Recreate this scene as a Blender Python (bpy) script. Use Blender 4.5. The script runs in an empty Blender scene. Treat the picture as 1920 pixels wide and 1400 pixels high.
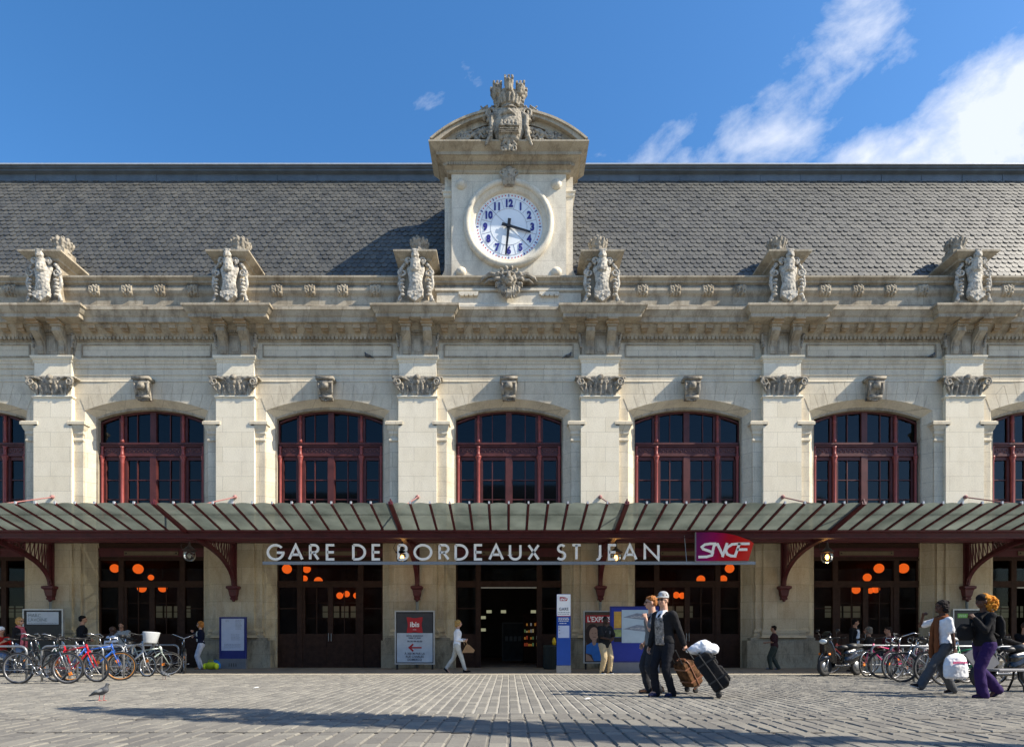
import bpy, math, random
import numpy as np
from math import sin, cos, pi, radians, sqrt, atan2
from mathutils import Vector, Matrix, noise
C = bpy.context.scene
COL = C.collection
RND = random.Random(7)

# ------------------------------------------------------------ camera, sky, sun
FPX = 1144.0                                  # focal length in photo pixels
CAMY, CAMH = -22.0, 1.0                       # facade front plane is Y = 0
cam_d = bpy.data.cameras.new('camera'); cam = bpy.data.objects.new('camera', cam_d); COL.objects.link(cam)
cam.location = (0, CAMY, CAMH); cam.rotation_euler = (radians(90), 0, 0)
cam_d.sensor_width = 36; cam_d.lens = 36 * FPX / 1920
cam_d.shift_x = 6 / 1920; cam_d.shift_y = 500 / 1920
cam_d.clip_start = 0.1; cam_d.clip_end = 2000
C.camera = cam
def at(px, py, Y):
    "point of the scene at depth Y seen at that pixel"
    d = (Y - CAMY) / FPX
    return Vector(((px - 954) * d, Y, CAMH + (1200 - py) * d))
def gnd(px, py):
    "point on the ground seen at that pixel"
    d = FPX * CAMH / (py - 1200)
    return Vector(((px - 954) * d / FPX, CAMY + d, 0))

SUN = Vector((3.3, -1.0, 3.2)).normalized()
sd = bpy.data.lights.new('sun', 'SUN'); sd.energy = 5.0; sd.angle = radians(0.5); sd.color = (1.0, 0.91, 0.76)
so = bpy.data.objects.new('sun', sd); COL.objects.link(so)
so.rotation_euler = SUN.to_track_quat('Z', 'Y').to_euler(); so.location = (30, -30, 40)

w = bpy.data.worlds.new('World'); C.world = w; w.use_nodes = True
nt = w.node_tree; nt.nodes.clear()
def N(t, typ, **kw):
    n = t.nodes.new(typ)
    for k, v in kw.items():
        if k.startswith('i_'):
            n.inputs[int(k[2:]) if k[2:].isdigit() else k[2:]].default_value = v
        else: setattr(n, k, v)
    return n
def mth(t, op, a, b=None, c=None, clamp=False):
    n = t.nodes.new('ShaderNodeMath'); n.operation = op; n.use_clamp = clamp
    for i, v in enumerate((a, b, c)):
        if v is None: continue
        if isinstance(v, (int, float)): n.inputs[i].default_value = v
        else: t.links.new(v, n.inputs[i])
    return n.outputs[0]
def build_sky(t):
    L = t.links
    out = N(t, 'ShaderNodeOutputWorld'); bg = N(t, 'ShaderNodeBackground')
    sky = N(t, 'ShaderNodeTexSky', sky_type='NISHITA', sun_disc=False)
    sky.sun_elevation = math.asin(SUN.z); sky.sun_rotation = atan2(SUN.x, SUN.y)
    sky.altitude = 50; sky.air_density = 1.0; sky.dust_density = 0.7; sky.ozone_density = 2.8
    hs = N(t, 'ShaderNodeHueSaturation'); hs.inputs['Saturation'].default_value = 1.27; hs.inputs['Value'].default_value = 1.52
    L.new(sky.outputs[0], hs.inputs['Color'])
    tc = N(t, 'ShaderNodeTexCoord'); sp = N(t, 'ShaderNodeSeparateXYZ'); L.new(tc.outputs['Generated'], sp.inputs[0])
    X, Y, Z = sp.outputs
    yy = mth(t, 'MAXIMUM', Y, 0.05)
    U = mth(t, 'DIVIDE', X, yy); V = mth(t, 'DIVIDE', Z, yy)      # tangent directions towards the north sky
    # rotate so that q runs along the streaks (down-left to up-right)
    a = radians(33)
    q = mth(t, 'ADD', mth(t, 'MULTIPLY', U, cos(a)), mth(t, 'MULTIPLY', V, sin(a)))
    r = mth(t, 'SUBTRACT', mth(t, 'MULTIPLY', V, cos(a)), mth(t, 'MULTIPLY', U, sin(a)))
    cv = N(t, 'ShaderNodeCombineXYZ'); L.new(q, cv.inputs[0]); L.new(r, cv.inputs[1])
    def fbm(sc, det, rough, st, seed, dist=0.3):
        mp = N(t, 'ShaderNodeMapping'); mp.inputs['Scale'].default_value = (sc, sc * st, 1); mp.inputs['Location'].default_value = (seed, seed * .7, 0)
        L.new(cv.outputs[0], mp.inputs[0])
        n = N(t, 'ShaderNodeTexNoise'); n.inputs['Scale'].default_value = 1; n.inputs['Detail'].default_value = det
        n.inputs['Roughness'].default_value = rough; n.inputs['Distortion'].default_value = dist
        L.new(mp.outputs[0], n.inputs['Vector']); return n.outputs[0]
    def ell(px, py, ra, rb, ang):
        "soft patch of cloud in one direction of the sky"
        u0, v0 = (px - 954) / FPX, (1200 - py) / FPX; c_, s_ = cos(ang), sin(ang)
        du = mth(t, 'SUBTRACT', U, u0); dv = mth(t, 'SUBTRACT', V, v0)
        e1 = mth(t, 'DIVIDE', mth(t, 'ADD', mth(t, 'MULTIPLY', du, c_), mth(t, 'MULTIPLY', dv, s_)), ra / FPX)
        e2 = mth(t, 'DIVIDE', mth(t, 'SUBTRACT', mth(t, 'MULTIPLY', dv, c_), mth(t, 'MULTIPLY', du, s_)), rb / FPX)
        d2 = mth(t, 'ADD', mth(t, 'MULTIPLY', e1, e1), mth(t, 'MULTIPLY', e2, e2))
        return mth(t, 'SUBTRACT', 1.0, d2, clamp=True)
    n1 = fbm(4.5, 9, 0.62, 1.5, 3.1); n2 = fbm(15, 6, 0.6, 1.9, 8.3)
    nz = mth(t, 'ADD', mth(t, 'MULTIPLY', n1, .7), mth(t, 'MULTIPLY', n2, .3))
    patches = [(1620, 50, 150, 120, radians(50), .92), (1520, 160, 280, 110, radians(38), .95), (1400, 260, 330, 120, radians(18), 1.0),
               (1880, 215, 420, 150, radians(38), 1.7), (1720, 285, 330, 100, radians(22), 1.4), (1905, 290, 260, 70, radians(10), 1.1),
               (810, 192, 75, 34, radians(8), .53), (885, 140, 30, 62, radians(30), .54), (1140, 290, 80, 30, 0, .55), (1100, 20, 30, 20, 0, .3)]
    tot = None
    for (px, py, ra, rb, an, amp) in patches:
        m = mth(t, 'MULTIPLY', ell(px, py, ra, rb, an), amp)
        tot = m if tot is None else mth(t, 'MAXIMUM', tot, m)
    d = mth(t, 'MULTIPLY', mth(t, 'SUBTRACT', mth(t, 'ADD', mth(t, 'MULTIPLY', tot, .80), mth(t, 'MULTIPLY', nz, 2.9)), 1.84), 1.15, clamp=True)
    d = mth(t, 'MULTIPLY', d, mth(t, 'MINIMUM', mth(t, 'MULTIPLY', tot, 6), 1.0))
    front = mth(t, 'GREATER_THAN', Y, 0.05)
    d = mth(t, 'MULTIPLY', d, mth(t, 'MULTIPLY', front, .86))
    # wisps elsewhere in the sky dome
    mx = N(t, 'ShaderNodeMixRGB'); mx.inputs[2].default_value = (6.6, 6.9, 7.6, 1)
    L.new(d, mx.inputs[0]); L.new(hs.outputs[0], mx.inputs[1])
    L.new(mx.outputs[0], bg.inputs[0]); bg.inputs[1].default_value = 0.088
    L.new(bg.outputs[0], out.inputs[0])
build_sky(nt)
C.view_settings.view_transform = 'Standard'; C.view_settings.look = 'None'
C.view_settings.exposure = 0.8; C.view_settings.gamma = 1.0
C.render.engine = 'CYCLES'

# ------------------------------------------------------------ materials
MATS = {}
def mat(name, col, rough=.7, metal=0, var=.12, nscale=6, bump=0, bscale=40, emit=None, spec=.4, coat=0, hue=0):
    if name in MATS: return MATS[name]
    m = bpy.data.materials.new(name); m.use_nodes = True; t = m.node_tree; L = t.links
    b = t.nodes['Principled BSDF']; b.inputs['Roughness'].default_value = rough; b.inputs['Metallic'].default_value = metal
    b.inputs['Specular IOR Level'].default_value = spec; b.inputs['Coat Weight'].default_value = coat
    g = N(t, 'ShaderNodeNewGeometry')
    if var > 0:
        n = N(t, 'ShaderNodeTexNoise'); n.inputs['Scale'].default_value = nscale; n.inputs['Detail'].default_value = 5; n.inputs['Roughness'].default_value = .65
        L.new(g.outputs['Position'], n.inputs['Vector'])
        r = N(t, 'ShaderNodeValToRGB'); e = r.color_ramp.elements
        e[0].position = .3; e[1].position = .7
        e[0].color = tuple(max(0, c * (1 - var) * (1 - hue * i)) for i, c in enumerate(col)) + (1,)
        e[1].color = tuple(min(1, c * (1 + var)) for c in col) + (1,)
        L.new(n.outputs[0], r.inputs[0]); L.new(r.outputs[0], b.inputs['Base Color'])
    else: b.inputs['Base Color'].default_value = tuple(col) + (1,)
    if bump > 0:
        n2 = N(t, 'ShaderNodeTexNoise'); n2.inputs['Scale'].default_value = bscale; n2.inputs['Detail'].default_value = 4
        L.new(g.outputs['Position'], n2.inputs['Vector'])
        bp = N(t, 'ShaderNodeBump'); bp.inputs['Strength'].default_value = bump; bp.inputs['Distance'].default_value = .02
        L.new(n2.outputs[0], bp.inputs['Height']); L.new(bp.outputs[0], b.inputs['Normal'])
    if emit:
        b.inputs['Emission Color'].default_value = tuple(emit[:3]) + (1,); b.inputs['Emission Strength'].default_value = emit[3]
    MATS[name] = m; return m

def stone(name, c1, c2, stain=(.16, .12, .08), stain_amt=.5, bw=1.38, rh=.53, joint=.45, off=(0, 0), bump=.25, sfac=(.9, .9, .35), block_var=.35, top=0):
    "ashlar limestone: courses with thin joints, blocks of slightly different tone, weather stains running down"
    if name in MATS: return MATS[name]
    m = bpy.data.materials.new(name); m.use_nodes = True; t = m.node_tree; L = t.links
    b = t.nodes['Principled BSDF']; b.inputs['Roughness'].default_value = .85; b.inputs['Specular IOR Level'].default_value = .2
    g = N(t, 'ShaderNodeNewGeometry'); sp = N(t, 'ShaderNodeSeparateXYZ'); L.new(g.outputs['Position'], sp.inputs[0])
    cv = N(t, 'ShaderNodeCombineXYZ'); L.new(mth(t, 'ADD', mth(t, 'ADD', sp.outputs[0], mth(t, 'MULTIPLY', sp.outputs[1], .83)), 60.0 + off[0]), cv.inputs[0]); L.new(mth(t, 'ADD', sp.outputs[2], 10 + off[1]), cv.inputs[1])
    br = N(t, 'ShaderNodeTexBrick', offset=.5); br.inputs['Scale'].default_value = 1
    br.inputs['Brick Width'].default_value = bw; br.inputs['Row Height'].default_value = rh; br.inputs['Mortar Size'].default_value = .006
    br.inputs['Mortar Smooth'].default_value = .3; br.inputs['Bias'].default_value = 0
    br.inputs['Color1'].default_value = (0, 0, 0, 1); br.inputs['Color2'].default_value = (1, 1, 1, 1); br.inputs['Mortar'].default_value = (.5, .5, .5, 1)
    L.new(cv.outputs[0], br.inputs['Vector'])
    n = N(t, 'ShaderNodeTexNoise'); n.inputs['Scale'].default_value = 2.2; n.inputs['Detail'].default_value = 7; n.inputs['Roughness'].default_value = .7
    L.new(g.outputs['Position'], n.inputs['Vector'])
    mixf = mth(t, 'ADD', mth(t, 'MULTIPLY', br.outputs['Color'], block_var), mth(t, 'MULTIPLY', n.outputs[0], 1.1 - block_var), clamp=True)
    mc = N(t, 'ShaderNodeMixRGB'); mc.inputs[1].default_value = (*c1, 1); mc.inputs[2].default_value = (*c2, 1); L.new(mixf, mc.inputs[0])
    # stains
    mp = N(t, 'ShaderNodeMapping'); mp.inputs['Scale'].default_value = sfac; L.new(g.outputs['Position'], mp.inputs[0])
    n2 = N(t, 'ShaderNodeTexNoise'); n2.inputs['Scale'].default_value = 2.6; n2.inputs['Detail'].default_value = 8; n2.inputs['Roughness'].default_value = .75
    L.new(mp.outputs[0], n2.inputs['Vector'])
    st = mth(t, 'MULTIPLY', mth(t, 'SUBTRACT', n2.outputs[0], .465), 5.0, clamp=True)
    ms = N(t, 'ShaderNodeMixRGB'); ms.inputs[2].default_value = (*stain, 1); L.new(mth(t, 'MULTIPLY', st, stain_amt), ms.inputs[0]); L.new(mc.outputs[0], ms.inputs[1])
    n3 = N(t, 'ShaderNodeTexNoise'); n3.inputs['Scale'].default_value = 30; n3.inputs['Detail'].default_value = 4; L.new(g.outputs['Position'], n3.inputs['Vector'])
    mg = N(t, 'ShaderNodeMixRGB', blend_type='MULTIPLY'); mg.inputs[0].default_value = 1; L.new(ms.outputs[0], mg.inputs[1])
    gr = N(t, 'ShaderNodeValToRGB'); gr.color_ramp.elements[0].position = .3; gr.color_ramp.elements[1].position = .6
    gr.color_ramp.elements[0].color = (.84, .83, .82, 1); gr.color_ramp.elements[1].color = (1, 1, 1, 1); L.new(n3.outputs[0], gr.inputs[0]); L.new(gr.outputs[0], mg.inputs[2])
    if top:   # soot and lichen that settle on upward ledges
        sn = N(t, 'ShaderNodeSeparateXYZ'); L.new(g.outputs['Normal'], sn.inputs[0])
        tf_ = mth(t, 'MULTIPLY', mth(t, 'MULTIPLY', mth(t, 'SUBTRACT', sn.outputs[2], .15), 2.2, clamp=True), mth(t, 'MULTIPLY', mth(t, 'SUBTRACT', n2.outputs[0], .25), 2.6 * top, clamp=True), clamp=True)
        mt_ = N(t, 'ShaderNodeMixRGB'); mt_.inputs[2].default_value = (.075, .068, .058, 1); L.new(tf_, mt_.inputs[0]); L.new(mg.outputs[0], mt_.inputs[1]); mg = mt_
    mj = N(t, 'ShaderNodeMixRGB'); mj.inputs[2].default_value = (.13, .11, .09, 1); L.new(mth(t, 'MULTIPLY', br.outputs['Fac'], joint), mj.inputs[0]); L.new(mg.outputs[0], mj.inputs[1])
    L.new(mj.outputs[0], b.inputs['Base Color'])
    bp = N(t, 'ShaderNodeBump'); bp.inputs['Strength'].default_value = bump; bp.inputs['Distance'].default_value = .02
    L.new(mth(t, 'SUBTRACT', mth(t, 'MULTIPLY', n3.outputs[0], .5), br.outputs['Fac']), bp.inputs['Height']); L.new(bp.outputs[0], b.inputs['Normal'])
    MATS[name] = m; return m

S_PIL = stone('pilaster_limestone', (.70, .62, .46), (.86, .79, .64), stain_amt=.12, joint=.5, off=(0, .05))
S_WALL = stone('wall_limestone', (.54, .465, .335), (.75, .675, .53), stain=(.26, .21, .16), stain_amt=.34, joint=.7, off=(.69, .2))
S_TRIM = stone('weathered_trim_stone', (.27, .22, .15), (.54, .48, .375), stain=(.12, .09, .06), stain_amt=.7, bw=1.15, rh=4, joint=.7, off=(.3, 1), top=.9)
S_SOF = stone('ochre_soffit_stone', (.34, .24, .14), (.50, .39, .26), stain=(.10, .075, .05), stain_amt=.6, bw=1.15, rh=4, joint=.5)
S_CARV = stone('carved_stone', (.25, .22, .175), (.56, .51, .42), stain=(.05, .044, .038), stain_amt=.92, bw=50, rh=50, joint=0, bump=.6, sfac=(2.4, 2.4, 1.8), top=1)
S_TOWER = stone('tower_limestone', (.58, .52, .41), (.76, .70, .58), stain=(.25, .22, .18), stain_amt=.38, bw=1.45, rh=.95, joint=.4)
S_LOW = stone('tan_ground_floor_stone', (.47, .39, .26), (.65, .57, .43), stain=(.30, .18, .09), stain_amt=.4, bw=1.38, rh=.62, off=(.69, 0), joint=.5, block_var=.5)
RED = mat('oxblood_window_paint', (.085, .022, .020), .5, var=.3, nscale=3, hue=.1)
REDD = mat('oxblood_iron_paint', (.085, .016, .020), .45, var=.25, nscale=5)
BROWN = mat('dark_brown_door_paint', (.046, .024, .017), .6, var=.3, spec=.12)
ZINC = mat('zinc_sheet', (.10, .12, .14), .5, metal=.2, var=.25, nscale=1.5)
ZINCL = mat('pale_zinc_ridge', (.45, .47, .50), .4, metal=.2, var=.1)
STEEL = mat('galvanised_steel', (.30, .31, .32), .42, metal=.7, var=.15, nscale=20)
DARK = mat('black_plastic', (.012, .012, .013), .45, var=.2)
RUBBER = mat('tyre_rubber', (.022, .022, .023), .8, var=.2)
WHITE = mat('white_lettering', (.92, .90, .85), .4, var=.03)
CHROME = mat('chrome', (.50, .51, .53), .25, metal=.9, var=.05)

def slate_mat():
    m = bpy.data.materials.new('roof_slate'); m.use_nodes = True; t = m.node_tree; L = t.links
    b = t.nodes['Principled BSDF']; b.inputs['Roughness'].default_value = .55; b.inputs['Specular IOR Level'].default_value = .4
    g = N(t, 'ShaderNodeNewGeometry'); r = N(t, 'ShaderNodeValToRGB'); e = r.color_ramp.elements
    n = N(t, 'ShaderNodeTexNoise'); n.inputs['Scale'].default_value = .55; n.inputs['Detail'].default_value = 6; n.inputs['Roughness'].default_value = .65; L.new(g.outputs['Position'], n.inputs['Vector'])
    n2 = N(t, 'ShaderNodeTexNoise'); n2.inputs['Scale'].default_value = 22; n2.inputs['Detail'].default_value = 5; L.new(g.outputs['Position'], n2.inputs['Vector'])
    f = mth(t, 'ADD', mth(t, 'MULTIPLY', g.outputs['Random Per Island'], .26), mth(t, 'ADD', mth(t, 'MULTIPLY', n.outputs[0], .55), mth(t, 'MULTIPLY', n2.outputs[0], .25)), clamp=True)
    e[0].position = .2; e[1].position = .95; e[0].color = (.034, .037, .039, 1); e[1].color = (.135, .130, .113, 1)
    L.new(f, r.inputs[0]); L.new(r.outputs[0], b.inputs['Base Color'])
    bp = N(t, 'ShaderNodeBump'); bp.inputs['Strength'].default_value = .3; bp.inputs['Distance'].default_value = .01
    L.new(n2.outputs[0], bp.inputs['Height']); L.new(bp.outputs[0], b.inputs['Normal'])
    return m
SLATE = slate_mat()
def sett_mat(name, ca, cb, cc):
    m = bpy.data.materials.new(name); m.use_nodes = True; t = m.node_tree; L = t.links
    b = t.nodes['Principled BSDF']; b.inputs['Roughness'].default_value = .85; b.inputs['Specular IOR Level'].default_value = .15
    g = N(t, 'ShaderNodeNewGeometry'); r = N(t, 'ShaderNodeValToRGB'); e = r.color_ramp.elements
    n = N(t, 'ShaderNodeTexNoise'); n.inputs['Scale'].default_value = 25; n.inputs['Detail'].default_value = 6; n.inputs['Roughness'].default_value = .7; L.new(g.outputs['Position'], n.inputs['Vector'])
    n2 = N(t, 'ShaderNodeTexNoise'); n2.inputs['Scale'].default_value = .7; n2.inputs['Detail'].default_value = 8; n2.inputs['Roughness'].default_value = .7; L.new(g.outputs['Position'], n2.inputs['Vector'])
    f = mth(t, 'ADD', mth(t, 'MULTIPLY', g.outputs['Random Per Island'], .5), mth(t, 'ADD', mth(t, 'MULTIPLY', mth(t, 'SUBTRACT', n.outputs[0], .5), .8), mth(t, 'MULTIPLY', mth(t, 'SUBTRACT', n2.outputs[0], .15), .75)), clamp=True)
    e[0].position = .1; e[1].position = .9; e[0].color = (*ca, 1); e[1].color = (*cb, 1)
    k = r.color_ramp.elements.new(.55); k.color = (*cc, 1)
    L.new(f, r.inputs[0]); L.new(r.outputs[0], b.inputs['Base Color'])
    bp = N(t, 'ShaderNodeBump'); bp.inputs['Strength'].default_value = .5; bp.inputs['Distance'].default_value = .012
    L.new(n.outputs[0], bp.inputs['Height']); L.new(bp.outputs[0], b.inputs['Normal'])
    return m
SETT = sett_mat('granite_setts', (.130, .125, .114), (.265, .250, .215), (.190, .181, .160))
SETT2 = sett_mat('worn_track_setts', (.125, .119, .110), (.245, .230, .195), (.180, .170, .150))
def glass_mat(name, tint, rough=.04, transp=.6, refl=(.9, .95, 1), ior=1.5, noise_amt=0):
    m = bpy.data.materials.new(name); m.use_nodes = True; t = m.node_tree; L = t.links
    t.nodes.remove(t.nodes['Principled BSDF']); out = t.nodes['Material Output']
    tr = N(t, 'ShaderNodeBsdfTransparent'); tr.inputs[0].default_value = (*[c * transp for c in tint], 1)
    gl = N(t, 'ShaderNodeBsdfGlossy'); gl.inputs['Roughness'].default_value = rough; gl.inputs[0].default_value = (*refl, 1)
    fr = N(t, 'ShaderNodeFresnel'); fr.inputs[0].default_value = ior
    mx = N(t, 'ShaderNodeMixShader'); L.new(fr.outputs[0], mx.inputs[0]); L.new(tr.outputs[0], mx.inputs[1]); L.new(gl.outputs[0], mx.inputs[2])
    L.new(mx.outputs[0], out.inputs[0]); return m
WGLASS = glass_mat('window_glass', (.5, .62, .8), transp=.45, refl=(.6, .64, .68))
DGLASS = glass_mat('door_glass', (.9, .9, .9), transp=.8, ior=1.3, refl=(.6, .62, .62))
def frosted():
    m = bpy.data.materials.new('wired_canopy_glass'); m.use_nodes = True; t = m.node_tree; L = t.links
    t.nodes.remove(t.nodes['Principled BSDF']); out = t.nodes['Material Output']
    g = N(t, 'ShaderNodeNewGeometry'); n = N(t, 'ShaderNodeTexNoise'); n.inputs['Scale'].default_value = 1.3; n.inputs['Detail'].default_value = 6; L.new(g.outputs['Position'], n.inputs['Vector'])
    r = N(t, 'ShaderNodeValToRGB'); e = r.color_ramp.elements; e[0].position = .3; e[1].position = .75; e[0].color = (.05, .062, .054, 1); e[1].color = (.20, .232, .20, 1)
    ad = mth(t, 'ADD', mth(t, 'MULTIPLY', n.outputs[0], .8), mth(t, 'MULTIPLY', g.outputs['Random Per Island'], .25)); L.new(ad, r.inputs[0])
    tl = N(t, 'ShaderNodeBsdfTranslucent'); L.new(r.outputs[0], tl.inputs[0])
    df = N(t, 'ShaderNodeBsdfDiffuse'); L.new(r.outputs[0], df.inputs[0])
    gl = N(t, 'ShaderNodeBsdfGlossy'); gl.inputs['Roughness'].default_value = .25
    tr = N(t, 'ShaderNodeBsdfTransparent'); tr.inputs[0].default_value = (.75, .8, .74, 1)
    m1 = N(t, 'ShaderNodeMixShader'); m1.inputs[0].default_value = .4; L.new(tl.outputs[0], m1.inputs[1]); L.new(df.outputs[0], m1.inputs[2])
    m2 = N(t, 'ShaderNodeMixShader'); m2.inputs[0].default_value = .09; L.new(m1.outputs[0], m2.inputs[1]); L.new(gl.outputs[0], m2.inputs[2])
    m3 = N(t, 'ShaderNodeMixShader'); m3.inputs[0].default_value = .06; L.new(m2.outputs[0], m3.inputs[1]); L.new(tr.outputs[0], m3.inputs[2])
    L.new(m3.outputs[0], out.inputs[0]); return m
FROST = frosted()

# ------------------------------------------------------------ mesh helpers
class MB:
    def __init__(s): s.v = []; s.f = []; s.mi = []; s.k = 0
    def add(s, vs, fs):
        o = len(s.v); s.v += [tuple(p) for p in vs]; s.f += [tuple(i + o for i in f) for f in fs]; s.mi += [s.k] * len(fs); return s
    def box(s, x0, x1, y0, y1, z0, z1, M=None, bev=0):
        if bev > 0:
            b = bev
            r0 = [(x0 + b, y0 + b), (x1 - b, y0 + b), (x1 - b, y1 - b), (x0 + b, y1 - b)]
            r1 = [(x0, y0), (x1, y0), (x1, y1), (x0, y1)]
            rings = [(r0, z0), (r1, z0 + b), (r1, z1 - b), (r0, z1)]
            vs = [(x, y, z) for r, z in rings for x, y in r]
            fs = [(3, 2, 1, 0), (12, 13, 14, 15)]
            for k in range(3):
                for i in range(4): fs.append((k * 4 + i, k * 4 + (i + 1) % 4, k * 4 + 4 + (i + 1) % 4, k * 4 + 4 + i))
        else:
            vs = [(x0, y0, z0), (x1, y0, z0), (x1, y1, z0), (x0, y1, z0), (x0, y0, z1), (x1, y0, z1), (x1, y1, z1), (x0, y1, z1)]
            fs = [(3, 2, 1, 0), (4, 5, 6, 7), (0, 1, 5, 4), (1, 2, 6, 5), (2, 3, 7, 6), (3, 0, 4, 7)]
        if M is not None: vs = [M @ Vector(p) for p in vs]
        return s.add(vs, fs)
    def prism(s, pts, y0, y1, M=None):
        "outline in x,z extruded from y0 (front) to y1"
        n = len(pts); vs = [(x, y0, z) for x, z in pts] + [(x, y1, z) for x, z in pts]
        if M is not None: vs = [M @ Vector(p) for p in vs]
        area = sum(pts[i][0] * pts[(i + 1) % n][1] - pts[(i + 1) % n][0] * pts[i][1] for i in range(n))
        fr = tuple(range(n)); bk = tuple(range(2 * n - 1, n - 1, -1))
        if area < 0:
            fr = fr[::-1]; bk = bk[::-1]; sd_ = [(i, n + i, n + (i + 1) % n, (i + 1) % n) for i in range(n)]
        else: sd_ = [((i + 1) % n, n + (i + 1) % n, n + i, i) for i in range(n)]
        return s.add(vs, [fr, bk] + sd_)
    def tube(s, path, r, seg=8, cap=True, closed=False):
        path = [Vector(p) for p in path]; n = len(path); rs = r if isinstance(r, (list, tuple)) else [r] * n
        up = Vector((0, 0, 1)); rings = []; prev = None
        for i, p in enumerate(path):
            if closed: d = path[(i + 1) % n] - path[i - 1]
            else: d = path[min(i + 1, n - 1)] - path[max(i - 1, 0)]
            d = d.normalized() if d.length > 1e-9 else Vector((0, 0, 1))
            if prev is None:
                a = d.cross(up)
                if a.length < .05: a = d.cross(Vector((1, 0, 0)))
            else: a = prev - d * prev.dot(d)
            if a.length < 1e-6: a = d.orthogonal()
            a.normalize(); b = d.cross(a); prev = a
            rings.append([p + (a * cos(2 * pi * k / seg) + b * sin(2 * pi * k / seg)) * rs[i] for k in range(seg)])
        vs = [q for R in rings for q in R]; fs = []
        m = n if closed else n - 1
        for i in range(m):
            j = (i + 1) % n
            for k in range(seg):
                k2 = (k + 1) % seg; fs.append((i * seg + k, i * seg + k2, j * seg + k2, j * seg + k))
        if cap and not closed:
            fs.append(tuple(range(seg))[::-1]); fs.append(tuple((n - 1) * seg + k for k in range(seg)))
        return s.add(vs, fs)
    def bar(s, a, b, w_, h_):
        a = Vector(a); b = Vector(b); d = b - a; L_ = d.length; M = Matrix.Translation(a) @ d.to_track_quat('Z', 'Y').to_matrix().to_4x4()
        return s.box(-w_ / 2, w_ / 2, -h_ / 2, h_ / 2, 0, L_, M)
    def lathe(s, prof, o=(0, 0, 0), seg=20, M=None, sx=1, sy=1):
        vs = []; fs = []; n = len(prof)
        for (r, z) in prof:
            for k in range(seg):
                a = 2 * pi * k / seg; vs.append(Vector((r * cos(a) * sx, r * sin(a) * sy, z)))
        for i in range(n - 1):
            for k in range(seg):
                k2 = (k + 1) % seg; fs.append((i * seg + k, i * seg + k2, (i + 1) * seg + k2, (i + 1) * seg + k))
        if prof[0][0] > 1e-4: fs.append(tuple(range(seg))[::-1])
        if prof[-1][0] > 1e-4: fs.append(tuple((n - 1) * seg + k for k in range(seg)))
        o = Vector(o); vs = [(M @ p if M is not None else p) + o for p in vs]
        return s.add(vs, fs)
    def ball(s, c, r, seg=12, rings=8, R=None):
        rx, ry, rz = r if isinstance(r, (tuple, list)) else (r, r, r); c = Vector(c); vs = []; fs = []
        for i in range(rings + 1):
            th = pi * i / rings
            for k in range(seg):
                a = 2 * pi * k / seg; p = Vector((rx * sin(th) * cos(a), ry * sin(th) * sin(a), -rz * cos(th)))
                if R is not None: p = R @ p
                vs.append(p + c)
        for i in range(rings):
            for k in range(seg):
                k2 = (k + 1) % seg; fs.append((i * seg + k, i * seg + k2, (i + 1) * seg + k2, (i + 1) * seg + k))
        return s.add(vs, fs)
    def cap(s, a, b, ra, rb, seg=10):
        "tapered limb with round ends"
        a = Vector(a); b = Vector(b); d = b - a; L_ = max(d.length, 1e-5); q = d.to_track_quat('Z', 'Y').to_matrix(); vs = []; fs = []; R = []
        for i in range(4): th = -pi / 2 + i * pi / 6 + .001; R.append((ra * cos(th), ra * sin(th)))
        R.append((ra, 0)); R.append((rb, L_))
        for i in range(1, 4): th = i * pi / 6 - .001; R.append((rb * cos(th), L_ + rb * sin(th)))
        for r_, z in R:
            for k in range(seg): t_ = 2 * pi * k / seg; vs.append(a + q @ Vector((r_ * cos(t_), r_ * sin(t_), z)))
        n = len(R)
        for i in range(n - 1):
            for k in range(seg): k2 = (k + 1) % seg; fs.append((i * seg + k, i * seg + k2, (i + 1) * seg + k2, (i + 1) * seg + k))
        fs.append(tuple(range(seg))[::-1]); fs.append(tuple((n - 1) * seg + k for k in range(seg)))
        return s.add(vs, fs)
    def limb(s, pts, rs, seg=10):
        for i in range(len(pts) - 1): s.cap(pts[i], pts[i + 1], rs[i], rs[i + 1], seg)
        return s
    def loft(s, rings, seg=18):
        "rings of (centre, rx, ry[, yaw]) stacked; closed both ends"
        vs = []; fs = []
        for R in rings:
            c = Vector(R[0]); rx, ry = R[1], R[2]; yw = R[3] if len(R) > 3 else 0
            for k in range(seg):
                a = 2 * pi * k / seg; x, y = rx * cos(a), ry * sin(a)
                vs.append(c + Vector((x * cos(yw) - y * sin(yw), x * sin(yw) + y * cos(yw), 0)))
        n = len(rings)
        for i in range(n - 1):
            for k in range(seg): k2 = (k + 1) % seg; fs.append((i * seg + k, i * seg + k2, (i + 1) * seg + k2, (i + 1) * seg + k))
        fs.append(tuple(range(seg))[::-1]); fs.append(tuple((n - 1) * seg + k for k in range(seg)))
        return s.add(vs, fs)
    def moulding(s, x0, x1, yf, yb, prof, sides=True):
        "profile of (projection, z) from bottom to top run round the front and both returns of a block"
        rings = []
        for p, z in prof:
            q = p if sides else 0
            rings.append([(x0 - q, yb, z), (x0 - q, yf - p, z), (x1 + q, yf - p, z), (x1 + q, yb, z)])
        vs = [v for R in rings for v in R]; fs = []
        for i in range(len(rings) - 1):
            for k in range(3): fs.append((i * 4 + k, i * 4 + k + 1, i * 4 + 5 + k, i * 4 + 4 + k))
        fs.append((3, 2, 1, 0)); m = (len(rings) - 1) * 4; fs.append((m, m + 1, m + 2, m + 3))
        return s.add(vs, fs)
    def xf(s, M, i0=0):
        for i in range(i0, len(s.v)): s.v[i] = tuple(M @ Vector(s.v[i]))
        return s
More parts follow.
